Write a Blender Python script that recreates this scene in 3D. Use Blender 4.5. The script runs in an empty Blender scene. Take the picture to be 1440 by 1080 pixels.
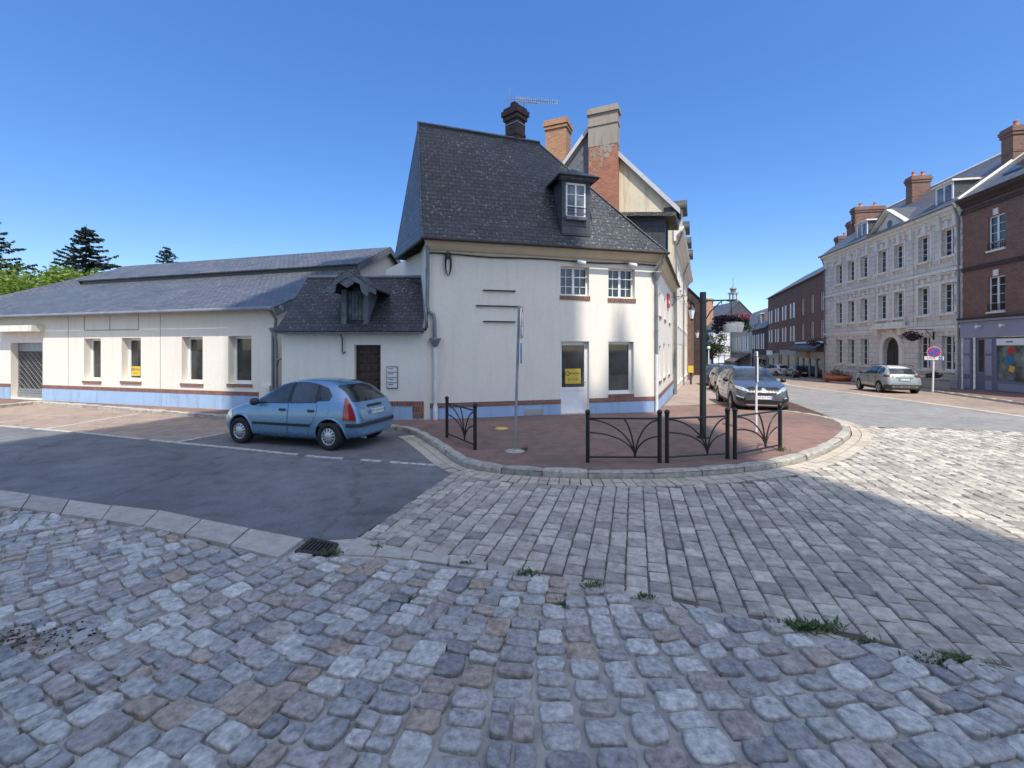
import bpy, bmesh, math, random
from mathutils.interpolate import poly_3d_calc
from mathutils import Vector, Matrix
from mathutils.bvhtree import BVHTree
R = math.radians
S = bpy.context.scene
COL = S.collection
rnd = random.Random(7)

# ------------------------------------------------------------------ camera, sky, sun, exposure
CAM_H, FPX, CX, HY = 2.1, 620.0, 720.0, 490.0      # eye height; focal length and horizon of the 1440 px wide photograph
cam = bpy.data.cameras.new('camera'); camo = bpy.data.objects.new('camera', cam); COL.objects.link(camo)
camo.location = (0, 0, CAM_H); camo.rotation_euler = (R(90), 0, 0)
cam.sensor_width = 36; cam.lens = 36 * FPX / 1440; cam.shift_y = -50 / 1440
cam.clip_start = 0.05; cam.clip_end = 6000
S.camera = camo
SUN_EL, SUN_DX, SUN_DY = 58.0, -0.2, 0.98          # direction the light travels, in plan
world = bpy.data.worlds.new('World'); S.world = world; world.use_nodes = True
wn = world.node_tree; bg = wn.nodes['Background']
sky = wn.nodes.new('ShaderNodeTexSky'); sky.sky_type = 'NISHITA'; sky.sun_disc = False
sky.sun_elevation = R(SUN_EL); sky.sun_rotation = math.atan2(-SUN_DX, -SUN_DY)
sky.altitude = 50; sky.air_density = 1.0; sky.dust_density = 0.3; sky.ozone_density = 4.0
hs_ = wn.nodes.new('ShaderNodeHueSaturation'); hs_.inputs['Saturation'].default_value = 1.22; hs_.inputs['Hue'].default_value = .508; hs_.inputs['Value'].default_value = 0.92
wn.links.new(sky.outputs[0], hs_.inputs['Color'])
_ce = math.cos(R(SUN_EL)); _n = math.hypot(SUN_DX, SUN_DY)
# deeper blue towards the horizon than the stock sky, and a warm glow added round the sun, behind the viewpoint, to brighten the shade
wtc = wn.nodes.new('ShaderNodeTexCoord'); wsx = wn.nodes.new('ShaderNodeSeparateXYZ'); wn.links.new(wtc.outputs['Generated'], wsx.inputs[0])
wmr = wn.nodes.new('ShaderNodeMapRange'); wmr.inputs[1].default_value = 0.0; wmr.inputs[2].default_value = .55; wmr.inputs[3].default_value = .69; wmr.inputs[4].default_value = .95
wn.links.new(wsx.outputs[2], wmr.inputs[0])
wsc = wn.nodes.new('ShaderNodeVectorMath'); wsc.operation = 'SCALE'; wn.links.new(hs_.outputs[0], wsc.inputs[0]); wn.links.new(wmr.outputs[0], wsc.inputs['Scale'])
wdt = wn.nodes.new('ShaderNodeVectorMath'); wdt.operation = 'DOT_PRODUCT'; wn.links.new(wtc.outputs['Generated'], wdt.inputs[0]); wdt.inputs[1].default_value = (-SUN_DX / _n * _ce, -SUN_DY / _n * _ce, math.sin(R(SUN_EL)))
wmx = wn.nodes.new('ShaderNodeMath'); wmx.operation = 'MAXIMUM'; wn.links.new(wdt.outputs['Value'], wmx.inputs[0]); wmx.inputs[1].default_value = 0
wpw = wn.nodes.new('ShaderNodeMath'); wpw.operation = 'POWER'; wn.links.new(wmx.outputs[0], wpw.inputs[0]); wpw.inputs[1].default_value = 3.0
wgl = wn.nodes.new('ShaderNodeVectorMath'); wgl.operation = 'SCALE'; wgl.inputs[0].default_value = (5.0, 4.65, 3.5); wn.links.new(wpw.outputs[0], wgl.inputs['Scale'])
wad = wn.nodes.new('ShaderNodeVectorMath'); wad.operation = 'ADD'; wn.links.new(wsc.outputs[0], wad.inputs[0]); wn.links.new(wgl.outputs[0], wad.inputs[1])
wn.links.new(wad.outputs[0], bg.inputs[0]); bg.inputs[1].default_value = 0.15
sun = bpy.data.lights.new('sun', 'SUN'); suno = bpy.data.objects.new('sun', sun); COL.objects.link(suno)
sun.energy = 2.75; sun.angle = R(0.53); sun.color = (1.0, 0.94, 0.84)
_ce = math.cos(R(SUN_EL)); _n = math.hypot(SUN_DX, SUN_DY)
SUNDIR = Vector((SUN_DX / _n * _ce, SUN_DY / _n * _ce, -math.sin(R(SUN_EL))))
suno.rotation_euler = SUNDIR.to_track_quat('-Z', 'Y').to_euler()
suno.location = (0, -40, 60)
S.view_settings.view_transform = 'Standard'; S.view_settings.look = 'None'
S.view_settings.exposure = 0.9; S.view_settings.gamma = 1.0
S.render.engine = 'CYCLES'

# ------------------------------------------------------------------ helpers
def sstep(t):
    t = max(0.0, min(1.0, t)); return t * t * (3 - 2 * t)
def gz(x, y):                                        # pavement level: flat square, main street falls away
    return -0.03 * max(0.0, y - 13.0) * sstep(x / 6.0)
def G(px, py, off=0.0):                              # ground point seen at a pixel of the photograph
    Y = 10.0
    dx = (px - CX) / FPX; k = (py - HY) / FPX
    lo, hi = 0.5, 400.0
    for _ in range(60):
        Y = (lo + hi) / 2
        if CAM_H - k * Y > gz(dx * Y, Y) + off: lo = Y
        else: hi = Y
    return Vector((dx * Y, Y, gz(dx * Y, Y) + off))
def U(px, py, Y):
    return Vector(((px - CX) / FPX * Y, Y, CAM_H + (HY - py) / FPX * Y))

class Frame:                                         # a facade: u along it (left to right seen from outside), d outwards, z up
    def __init__(s, a, b):
        s.a = Vector((a[0], a[1])); s.b = Vector((b[0], b[1])); s.L = (s.b - s.a).length
        s.u = (s.b - s.a) / s.L; s.n = Vector((s.u.y, -s.u.x))
    def p(s, u, d, z):
        q = s.a + s.u * u + s.n * d
        return Vector((q.x, q.y, z))
    def hit(s, px, py, d=0.0):
        r = Vector(((px - CX) / FPX, 1.0)); o = s.a + s.n * d
        t = o.dot(s.n) / r.dot(s.n)
        q = r * t
        return (q - o).dot(s.u), CAM_H + (HY - py) / FPX * t
    def rect(s, l, r, t, b, d=0.0):                  # opening seen between pixel columns l..r, rows t..b (rows taken at its middle)
        m = (l + r) / 2
        return (s.hit(l, t, d)[0], s.hit(r, t, d)[0], s.hit(m, b, d)[1], s.hit(m, t, d)[1])

def wloc(o):
    v = Vector((0, 0, 0))
    while o is not None:
        v += o.location; o = o.parent
    return v

class MB:
    def __init__(s): s.v = []; s.f = []; s.sm = []
    def face(s, pts, smooth=False):
        i = len(s.v); s.v.extend([tuple(p) for p in pts]); s.f.append(tuple(range(i, i + len(pts)))); s.sm.append(smooth); return s
    def raw(s, vs, fs, smooth=False):
        i = len(s.v); s.v.extend([tuple(p) for p in vs])
        for f in fs: s.f.append(tuple(k + i for k in f)); s.sm.append(smooth)
        return s
    def hexa(s, p):                                  # bottom 4 then top 4
        return s.raw(p, [(3, 2, 1, 0), (4, 5, 6, 7), (0, 1, 5, 4), (1, 2, 6, 5), (2, 3, 7, 6), (3, 0, 4, 7)])
    def fbox(s, fr, u0, u1, d0, d1, z0, z1):
        q = [(u0, d1), (u1, d1), (u1, d0), (u0, d0)]
        return s.hexa([fr.p(u, d, z0) for u, d in q] + [fr.p(u, d, z1) for u, d in q])
    def box(s, c, sz, rz=0.0):
        cs, sn = math.cos(rz), math.sin(rz); hx, hy, hz = sz[0] / 2, sz[1] / 2, sz[2] / 2
        P = []
        for z in (-hz, hz):
            for x, y in ((-hx, -hy), (hx, -hy), (hx, hy), (-hx, hy)):
                P.append((c[0] + x * cs - y * sn, c[1] + x * sn + y * cs, c[2] + z))
        return s.hexa(P)
    def prism(s, pts, vec):
        n = len(pts); vec = Vector(vec); a = [Vector(p) for p in pts]; b = [p + vec for p in a]
        s.raw(a + b, [tuple(range(n - 1, -1, -1)), tuple(range(n, 2 * n))] + [(i, (i + 1) % n, n + (i + 1) % n, n + i) for i in range(n)])
        return s
    def tube(s, pts, r, seg=8, r2=None, cap=True):
        pts = [Vector(p) for p in pts]; n = len(pts); vs = []
        up = None
        for i, p in enumerate(pts):
            t = (pts[min(i + 1, n - 1)] - pts[max(i - 1, 0)])
            if t.length < 1e-9: t = Vector((0, 0, 1))
            t.normalize()
            if up is None:
                up = Vector((0, 0, 1)) if abs(t.z) < .9 else Vector((1, 0, 0))
            a = t.cross(up)
            if a.length < 1e-6: a = t.orthogonal()
            a.normalize(); b = a.cross(t).normalized(); up = b
            rr = r if r2 is None else r + (r2 - r) * i / (n - 1)
            for k in range(seg):
                w = 2 * math.pi * k / seg
                vs.append(p + a * (math.cos(w) * rr) + b * (math.sin(w) * rr))
        fs = []
        for i in range(n - 1):
            for k in range(seg):
                k2 = (k + 1) % seg
                fs.append((i * seg + k, i * seg + k2, (i + 1) * seg + k2, (i + 1) * seg + k))
        s.raw(vs, fs, True)
        if cap:
            s.face(vs[:seg][::-1]); s.face(vs[-seg:])
        return s
    def lathe(s, prof, c=(0, 0, 0), seg=16, axis='z', smooth=True, mtx=None):
        vs = []
        for r, h in prof:
            for k in range(seg):
                w = 2 * math.pi * k / seg; x, y, z = r * math.cos(w), r * math.sin(w), h
                if axis == 'y': x, y, z = x, h, y
                if axis == 'x': x, y, z = h, x, y
                q = Vector((x, y, z))
                if mtx is not None: q = mtx @ q
                vs.append(q + Vector(c))
        fs = []
        for i in range(len(prof) - 1):
            for k in range(seg):
                k2 = (k + 1) % seg
                fs.append((i * seg + k, i * seg + k2, (i + 1) * seg + k2, (i + 1) * seg + k))
        s.raw(vs, fs, smooth)
        return s
    def ball(s, c, r, seg=10, sz=1.0):
        n = seg // 2
        return s.lathe([(max(1e-4, r * math.sin(math.pi * i / n)), -r * sz * math.cos(math.pi * i / n)) for i in range(n + 1)], c, seg)
    def text(s, body, origin, ux, uz, size, thick=0.002, align='CENTER'):
        cu = bpy.data.curves.new('t', 'FONT'); cu.body = body; cu.size = size; cu.align_x = align; cu.align_y = 'CENTER'
        cu.resolution_u = 2
        o = bpy.data.objects.new('t', cu); COL.objects.link(o)
        bpy.context.view_layer.update()
        me = bpy.data.meshes.new_from_object(o.evaluated_get(bpy.context.evaluated_depsgraph_get()))
        ux = Vector(ux).normalized(); uz = Vector(uz).normalized(); nn = ux.cross(uz)
        s.raw([Vector(origin) + ux * v.co.x + uz * v.co.y + nn * thick for v in me.vertices], [tuple(p.vertices) for p in me.polygons])
        bpy.data.objects.remove(o); bpy.data.curves.remove(cu); bpy.data.meshes.remove(me)
        return s
    def build(s, name, mat, parent=None, local=False, loc=None, smooth=None, merge=False):
        me = bpy.data.meshes.new(name)
        off = Vector((0, 0, 0))
        if parent is not None and not local: off = wloc(parent)
        if loc is not None: off = Vector(loc)
        me.from_pydata([(v[0] - off.x, v[1] - off.y, v[2] - off.z) for v in s.v], [], s.f)
        me.polygons.foreach_set('use_smooth', s.sm if smooth is None else [smooth] * len(s.f))
        if merge:
            bm = bmesh.new(); bm.from_mesh(me); bmesh.ops.remove_doubles(bm, verts=bm.verts, dist=1e-4)
            bmesh.ops.recalc_face_normals(bm, faces=bm.faces); bm.to_mesh(me); bm.free()
        autouv(me)
        me.update()
        if getattr(s, 'vn', None): me.normals_split_custom_set_from_vertices([tuple(n_) for n_ in s.vn])
        o = bpy.data.objects.new(name, me); COL.objects.link(o)
        if mat is not None: me.materials.append(mat)
        if parent is not None: o.parent = parent
        elif loc is not None: o.location = loc
        return o

def autouv(me):                                       # metres along / up every face
    uv = me.uv_layers.new(name='metres').data
    vs = me.vertices
    for p in me.polygons:
        n = p.normal
        if abs(n.z) > .995: a = Vector((1, 0, 0)); b = Vector((0, 1, 0))
        else:
            a = Vector((-n.y, n.x, 0)).normalized(); b = n.cross(a)
            if b.z < 0: b = -b
        for li in p.loop_indices:
            c = vs[me.loops[li].vertex_index].co
            uv[li].uv = (c.dot(a), c.dot(b))

def empty(name, loc, label=None, cat=None, group=None, rz=0.0):
    o = bpy.data.objects.new(name, None); COL.objects.link(o); o.location = loc; o.rotation_euler = (0, 0, rz)
    o.empty_display_size = .3
    if label: tag(o, label, cat, group)
    return o
def tag(o, label, cat, group=None):
    o['label'] = label; o['category'] = cat
    if group: o['group'] = group
    return o
def struct(o):
    o['kind'] = 'structure'; return o
def stuff(o, label=None, cat=None):
    o['kind'] = 'stuff'
    if label: o['label'] = label; o['category'] = cat
    return o
def copy_tree(o, parent=None):
    c = o.copy(); COL.objects.link(c)
    if parent is not None: c.parent = parent
    for ch in list(o.children): copy_tree(ch, c)
    return c

# ------------------------------------------------------------------ materials
def newmat(name):
    m = bpy.data.materials.new(name); m.use_nodes = True
    nt = m.node_tree; b = nt.nodes['Principled BSDF']
    return m, nt, b
def N(nt, t, **k):
    n = nt.nodes.new(t)
    for a, v in k.items():
        if a in n.inputs: n.inputs[a].default_value = v
        else: setattr(n, a, v)
    return n
def mixc(nt, fac, a, b, mode='MIX'):
    n = nt.nodes.new('ShaderNodeMix'); n.data_type = 'RGBA'; n.blend_type = mode
    for i, v in ((0, fac), (6, a), (7, b)):
        if hasattr(v, 'is_linked') or hasattr(v, 'links'): nt.links.new(v, n.inputs[i])
        elif i == 0: n.inputs[0].default_value = v
        else: n.inputs[i].default_value = (*v, 1) if len(v) == 3 else v
    return n.outputs[2]
def ramp(nt, src, stops):
    r = nt.nodes.new('ShaderNodeValToRGB'); e = r.color_ramp.elements
    while len(e) < len(stops): e.new(0.5)
    for i, (p, c) in enumerate(stops):
        e[i].position = p; e[i].color = (*c, 1) if len(c) == 3 else c
    nt.links.new(src, r.inputs[0]); return r.outputs[0]
def vec(nt, uv=True):
    if uv: return N(nt, 'ShaderNodeUVMap', uv_map='metres').outputs[0]
    return N(nt, 'ShaderNodeTexCoord').outputs['Object']
def noise(nt, v, scale, detail=4, rough=.55):
    n = N(nt, 'ShaderNodeTexNoise', Scale=scale, Detail=detail, Roughness=rough); nt.links.new(v, n.inputs['Vector']); return n.outputs['Fac']
def bump(nt, b, h, strength=.3, dist=.02):
    n = N(nt, 'ShaderNodeBump', Strength=strength, Distance=dist); nt.links.new(h, n.inputs['Height']); nt.links.new(n.outputs[0], b.inputs['Normal'])
def plain(name, c, rough=.5, metal=0.0, var=.12, scale=6.0, bmp=0.0, spec=.5, coat=0.0):
    m, nt, b = newmat(name)
    v = vec(nt, False); f = noise(nt, v, scale)
    lo = tuple(x * (1 - var) for x in c); hi = tuple(min(1, x * (1 + var)) for x in c)
    nt.links.new(ramp(nt, f, [(.3, lo), (.7, hi)]), b.inputs['Base Color'])
    b.inputs['Roughness'].default_value = rough; b.inputs['Metallic'].default_value = metal
    b.inputs['Specular IOR Level'].default_value = spec; b.inputs['Coat Weight'].default_value = coat
    if coat: b.inputs['Coat Roughness'].default_value = .03
    if bmp: bump(nt, b, noise(nt, v, scale * 8), bmp, .01)
    return m
def plaster(name, c, stain=.5, stainc=(.45, .41, .36)):
    m, nt, b = newmat(name); v = vec(nt, False)
    big = noise(nt, v, .7, 5, .65); fine = noise(nt, v, 9, 6)
    mp = N(nt, 'ShaderNodeMapping'); mp.inputs['Scale'].default_value = (3.2, 3.2, .35); nt.links.new(v, mp.inputs[0])
    streak = noise(nt, mp.outputs[0], 1.4, 5, .7)
    base = mixc(nt, ramp(nt, fine, [(.35, (0, 0, 0)), (.7, (1, 1, 1))]), tuple(x * .95 for x in c), c)
    base = mixc(nt, ramp(nt, streak, [(.5, (0, 0, 0)), (.8, (stain, stain, stain))]), base, stainc)
    base = mixc(nt, ramp(nt, big, [(.5, (0, 0, 0)), (.8, (stain * .35,) * 3)]), base, stainc)
    nt.links.new(base, b.inputs['Base Color']); b.inputs['Roughness'].default_value = .9; b.inputs['Specular IOR Level'].default_value = .2
    bump(nt, b, noise(nt, v, 60, 5), .25, .006); return m
def bricky(name, c1, c2, mortar, bw, bh, gap, rough=.85, bstr=.5, dirt=.35, dirtc=(.03, .03, .03), offset=.5, spots=None, mort_smooth=.1, dirtscale=1.1):
    m, nt, b = newmat(name); v = vec(nt, True); vo = vec(nt, False)
    wob = N(nt, 'ShaderNodeTexNoise', Scale=7.0); nt.links.new(v, wob.inputs['Vector'])
    add = N(nt, 'ShaderNodeVectorMath', operation='MULTIPLY_ADD'); nt.links.new(wob.outputs['Color'], add.inputs[0])
    add.inputs[1].default_value = (gap * .9,) * 3; nt.links.new(v, add.inputs[2])
    t = N(nt, 'ShaderNodeTexBrick', Scale=1.0); t.offset = offset; t.inputs['Brick Width'].default_value = bw; t.inputs['Row Height'].default_value = bh
    t.inputs['Mortar Size'].default_value = gap; t.inputs['Mortar Smooth'].default_value = mort_smooth; t.inputs['Bias'].default_value = 0
    t.inputs['Color1'].default_value = (*c1, 1); t.inputs['Color2'].default_value = (*c2, 1); t.inputs['Mortar'].default_value = (*mortar, 1)
    nt.links.new(add.outputs[0], t.inputs['Vector'])
    d = noise(nt, vo, dirtscale, 6, .7)
    col = mixc(nt, ramp(nt, d, [(.42, (0, 0, 0)), (.75, (dirt,) * 3)]), t.outputs['Color'], dirtc)
    fine = noise(nt, v, 28, 3)
    col = mixc(nt, .35, col, ramp(nt, fine, [(.25, (.45,) * 3), (.75, (1, 1, 1))]), 'MULTIPLY')
    if spots:
        sc, amt, spc = spots
        a = noise(nt, vo, sc, 3, .5); bb = noise(nt, vo, .55, 3)
        mul = N(nt, 'ShaderNodeMath', operation='MULTIPLY_ADD'); nt.links.new(bb, mul.inputs[0]); mul.inputs[1].default_value = .25; nt.links.new(a, mul.inputs[2])
        col = mixc(nt, ramp(nt, mul.outputs[0], [(amt, (0, 0, 0)), (amt + .05, (.8, .8, .8))]), col, spc)
    nt.links.new(col, b.inputs['Base Color']); b.inputs['Roughness'].default_value = rough; b.inputs['Specular IOR Level'].default_value = .35
    inv = N(nt, 'ShaderNodeMath', operation='SUBTRACT'); inv.inputs[0].default_value = 1; nt.links.new(t.outputs['Fac'], inv.inputs[1])
    ad = N(nt, 'ShaderNodeMath', operation='MULTIPLY_ADD'); nt.links.new(fine, ad.inputs[0]); ad.inputs[1].default_value = .5; nt.links.new(inv.outputs[0], ad.inputs[2])
    bump(nt, b, ad.outputs[0], bstr, .015); return m
def island(name, stops, rough=.75, var=.35, nscale=14.0, bstr=.4, stain=None):
    m, nt, b = newmat(name); v = vec(nt, False)
    g = nt.nodes.new('ShaderNodeNewGeometry')
    col = ramp(nt, g.outputs['Random Per Island'], stops)
    f = noise(nt, v, nscale, 6, .65)
    col = mixc(nt, 1.0, col, ramp(nt, f, [(.3, (1 - var,) * 3), (.7, (1 + var * .3,) * 3)]), 'MULTIPLY')
    if stain:
        s2 = noise(nt, v, stain[0], 6, .7)
        col = mixc(nt, ramp(nt, s2, [(stain[1], (0, 0, 0)), (stain[1] + .12, (stain[2],) * 3)]), col, stain[3])
    nt.links.new(col, b.inputs['Base Color']); b.inputs['Roughness'].default_value = rough
    bump(nt, b, noise(nt, v, nscale * 3, 6, .7), bstr, .01); return m
def asphalt(name, c, patch, grain=.3, crack=True, rough=.85):
    m, nt, b = newmat(name); v = vec(nt, False)
    big = noise(nt, v, .35, 6, .6); fine = noise(nt, v, 120, 2); med = noise(nt, v, 3.0, 6, .7)
    col = mixc(nt, ramp(nt, big, [(.4, (0, 0, 0)), (.62, (1, 1, 1))]), c, patch)
    col = mixc(nt, 1.0, col, ramp(nt, fine, [(.3, (1 - grain,) * 3), (.7, (1 + grain,) * 3)]), 'MULTIPLY')
    col = mixc(nt, 1.0, col, ramp(nt, med, [(.28, (.62,) * 3), (.5, (.98,) * 3), (.72, (1.2,) * 3)]), 'MULTIPLY')
    if crack:
        wv = N(nt, 'ShaderNodeTexNoise', Scale=1.5, Detail=4.0); nt.links.new(v, wv.inputs['Vector'])
        ad = N(nt, 'ShaderNodeVectorMath', operation='MULTIPLY_ADD'); nt.links.new(wv.outputs['Color'], ad.inputs[0]); ad.inputs[1].default_value = (.8, .8, 0); nt.links.new(v, ad.inputs[2])
        vo = N(nt, 'ShaderNodeTexVoronoi', feature='DISTANCE_TO_EDGE', Scale=.27); nt.links.new(ad.outputs[0], vo.inputs['Vector'])
        col = mixc(nt, ramp(nt, vo.outputs['Distance'], [(.002, (.35, .35, .35)), (.009, (0, 0, 0))]), col, tuple(x * .35 for x in c))
    nt.links.new(col, b.inputs['Base Color']); b.inputs['Roughness'].default_value = rough
    bump(nt, b, fine, .35, .008); return m
def leafmat(name, stops, trans=.25):
    m, nt, b = newmat(name)
    g = nt.nodes.new('ShaderNodeNewGeometry')
    col = ramp(nt, g.outputs['Random Per Island'], stops)
    nt.links.new(col, b.inputs['Base Color']); b.inputs['Roughness'].default_value = .6
    tr = nt.nodes.new('ShaderNodeBsdfTranslucent'); nt.links.new(col, tr.inputs[0])
    mx = nt.nodes.new('ShaderNodeMixShader'); mx.inputs[0].default_value = trans
    nt.links.new(b.outputs[0], mx.inputs[1]); nt.links.new(tr.outputs[0], mx.inputs[2])
    nt.links.new(mx.outputs[0], nt.nodes['Material Output'].inputs[0]); return m
def glassy(name, c=(.015, .02, .024), rough=.02, wob=.0):
    m, nt, b = newmat(name); v = vec(nt, False)
    f = noise(nt, v, 1.7, 3)
    nt.links.new(ramp(nt, f, [(.35, tuple(x * .4 for x in c)), (.65, tuple(x * 2.4 for x in c))]), b.inputs['Base Color'])
    b.inputs['Roughness'].default_value = rough; b.inputs['IOR'].default_value = 1.6; b.inputs['Specular IOR Level'].default_value = .6
    if wob: bump(nt, b, noise(nt, v, .8, 2), wob, .02)
    return m

M = {}
M['cream'] = plaster('cream_render', (.82, .77, .67), .3, (.50, .455, .39))
M['cream_old'] = plaster('old_cream_render', (.70, .62, .46), .8, (.34, .28, .2))
M['blue'] = plaster('blue_plinth_paint', (.36, .50, .70), .75, (.20, .22, .27))
M['beige'] = plain('beige_cornice_paint', (.60, .50, .36), .6, var=.08, scale=2)
M['slate'] = bricky('slate', (.060, .067, .082), (.030, .034, .044), (.008, .008, .010), .24, .15, .012, .5, 1.0, .5, (.062, .068, .064), .5, (12.0, .745, (.23, .23, .205)))
M['slate_clean'] = bricky('clean_slate', (.125, .130, .142), (.075, .08, .09), (.022, .024, .028), .26, .16, .012, .42, .9, .5, (.165, .165, .165), .5, (7.0, .77, (.24, .24, .23)))
M['slate_old'] = bricky('mossy_old_slate', (.085, .082, .078), (.05, .05, .052), (.02, .02, .02), .22, .115, .006, .6, .9, .35, (.12, .11, .085), .5, (19.0, .70, (.26, .25, .21)))
M['slate_hung'] = bricky('hung_slate_cladding', (.085, .09, .105), (.062, .066, .078), (.02, .02, .025), .5, .25, .007, .45, .7, .2, (.1, .1, .11), .5)
M['brick_red'] = bricky('red_brick', (.34, .085, .042), (.47, .16, .08), (.40, .31, .24), .22, .07, .010, .85, .6, .3, (.10, .06, .05))
M['brick_dark'] = bricky('dark_brick', (.075, .048, .042), (.13, .08, .068), (.05, .045, .042), .22, .07, .009, .85, .6, .5, (.018, .017, .018))
M['brick_town'] = bricky('town_house_brick', (.15, .060, .042), (.26, .115, .080), (.30, .25, .21), .22, .07, .010, .85, .4, .3, (.07, .045, .04))
M['brick_orange'] = bricky('orange_brick', (.40, .15, .065), (.56, .29, .14), (.45, .37, .28), .22, .07, .010, .85, .6, .3, (.3, .16, .09))
M['brick_band'] = bricky('sill_brick', (.23, .085, .060), (.33, .14, .10), (.32, .25, .21), .075, .21, .009, .8, .6, .3, (.08, .05, .045))
M['cement'] = plaster('grey_cement', (.34, .30, .25), .7, (.16, .13, .10))
M['stone'] = bricky('pale_ashlar', (.84, .78, .69), (.76, .70, .62), (.30, .27, .24), .8, .38, .011, .9, .6, .55, (.42, .39, .35))
M['stone_trim'] = plaster('pale_stone_trim', (.82, .76, .67), .7, (.34, .31, .28))
M['stone_base'] = plaster('stained_stone_base', (.42, .39, .35), .7, (.2, .19, .17))
M['church'] = bricky('church_stone', (.45, .42, .37), (.40, .37, .33), (.3, .28, .25), .9, .4, .01, .9, .4, .4, (.2, .19, .17))
M['white'] = plain('white_window_paint', (.80, .80, .80), .35, var=.04)
M['whitewood'] = plain('white_barge_board', (.50, .51, .53), .5, var=.08, scale=3)
M['glass'] = glassy('window_glass', (.018, .021, .022), .03, .06)
M['glass_net'] = glassy('net_curtained_glass', (.10, .105, .115), .04, .05)
M['glass_car'] = glassy('car_glass', (.022, .027, .030), .015)
M['zinc'] = plain('zinc_grey_metal', (.21, .22, .24), .55, .25, .15, 3)
M['pipe_white'] = plain('white_painted_pipe', (.70, .70, .68), .5, var=.1)
M['black'] = plain('black_paint', (.012, .013, .014), .35, var=.2)
M['rubber'] = plain('rubber', (.016, .016, .017), .8, var=.2)
M['plastic'] = plain('grey_black_plastic', (.035, .037, .04), .6, var=.15)
M['darkgreen'] = plain('dark_green_post_paint', (.018, .028, .026), .4, var=.15)
M['silver'] = plain('silver_wheel_paint', (.50, .51, .52), .35, .6, .06)
M['chrome'] = plain('chrome', (.75, .76, .78), .12, 1.0, .03)
M['galv'] = plain('galvanised_steel', (.36, .37, .38), .45, .6, .12)
M['wood_door'] = plain('dark_brown_door_wood', (.055, .028, .020), .5, var=.35, scale=9, bmp=.3)
M['wood_old'] = plain('weathered_blue_green_boards', (.10, .135, .13), .8, var=.5, scale=7, bmp=.4)
M['wood_grey'] = plain('weathered_grey_wood', (.12, .135, .16), .8, var=.3, scale=6, bmp=.4)
M['yellow'] = plain('yellow_sign_board', (.66, .47, .07), .5, var=.05)
M['ink'] = plain('dark_lettering', (.02, .02, .025), .6, var=.05)
M['red_sign'] = plain('red_sign_paint', (.60, .03, .03), .4, var=.05)
M['blue_sign'] = plain('blue_sign_paint', (.03, .13, .50), .4, var=.05)
M['white_sign'] = plain('white_sign_paint', (.82, .82, .82), .4, var=.03)
M['plate_white'] = plain('number_plate', (.75, .76, .75), .4, var=.03)
M['terracotta'] = plain('terracotta', (.50, .17, .085), .7, var=.25, scale=5)
M['awning'] = plain('dark_awning_cloth', (.10, .07, .07), .8, var=.2)
M['soil'] = plain('dark_soil', (.035, .028, .02), .95, var=.4, scale=12)
M['shop_grey'] = plain('lilac_grey_shop_paint', (.30, .31, .39), .5, var=.06)
M['shop_dark'] = plain('slate_blue_shop_paint', (.17, .18, .24), .5, var=.08)
M['shop_pale'] = plain('pale_shopfront_paint', (.40, .39, .36), .6, var=.1)
M['street'] = asphalt('dark_asphalt', (.118, .124, .13), (.18, .183, .186), .5)
M['street_pale'] = asphalt('worn_grey_asphalt', (.22, .215, .205), (.26, .25, .235))
M['bay'] = asphalt('tan_brown_asphalt', (.33, .25, .195), (.26, .20, .165), .25)
M['bay_grey'] = asphalt('bay_grey_asphalt', (.16, .155, .155), (.13, .13, .135), .25)
M['pave_tan'] = asphalt('pale_tan_pavement_asphalt', (.37, .285, .235), (.30, .24, .20), .25, False)
M['pave_red'] = asphalt('reddish_pavement_asphalt', (.235, .138, .108), (.165, .108, .090), .25, False)
M['joint'] = plain('dark_joint_sand', (.11, .10, .085), .95, var=.4, scale=9, bmp=.3)
M['mortar'] = plain('cobble_mortar', (.37, .355, .32), .95, var=.3, scale=5, bmp=.8)
M['sett'] = island('paver_stone', [(0, (.42, .38, .315)), (.2, (.57, .51, .42)), (.4, (.35, .32, .275)), (.6, (.51, .455, .375)), (.8, (.65, .585, .48)), (.92, (.29, .265, .235)), (1, (.47, .42, .345))], .7, .45, 11, .7, (.8, .56, .6, (.17, .15, .125)))
M['sett_pale'] = island('pale_paver_stone', [(0, (.50, .43, .33)), (.5, (.56, .49, .39)), (1, (.42, .36, .28))], .75, .25, 10, .4)
M['cobble'] = island('cobble_stone', [(0, (.48, .465, .43)), (.15, (.66, .63, .57)), (.3, (.37, .36, .345)), (.45, (.54, .52, .47)), (.58, (.74, .71, .64)), (.68, (.40, .33, .305)), (.78, (.50, .46, .405)), (.86, (.50, .38, .28)), (.93, (.37, .36, .35)), (1, (.29, .285, .275))], .5, .6, 19, 1.0, (5.0, .57, .6, (.60, .55, .49)))
M['kerb'] = island('kerb_stone', [(0, (.42, .39, .33)), (.5, (.50, .46, .39)), (1, (.36, .335, .29))], .8, .45, 9, .7, (3.5, .58, .6, (.13, .12, .10)))
M['slab'] = island('pale_concrete_edging', [(0, (.44, .40, .34)), (.5, (.50, .46, .40)), (1, (.38, .35, .31))], .85, .3, 9, .5, (1.6, .6, .4, (.22, .2, .18)))
M['line'] = plain('worn_line_setts', (.46, .44, .40), .7, var=.3, scale=14)
M['terrain'] = plain('hill_ground', (.13, .125, .105), .95, var=.3, scale=.02)
M['iron'] = plain('rusty_cast_iron', (.055, .045, .04), .7, .3, .4, 20)
M['leaf_lime'] = leafmat('lime_green_leaf', [(0, (.10, .17, .018)), (.5, (.17, .26, .03)), (1, (.23, .33, .05))], .35)
M['leaf_dark'] = leafmat('dark_green_leaf', [(0, (.02, .045, .014)), (.5, (.04, .075, .022)), (1, (.06, .10, .03))])
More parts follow.
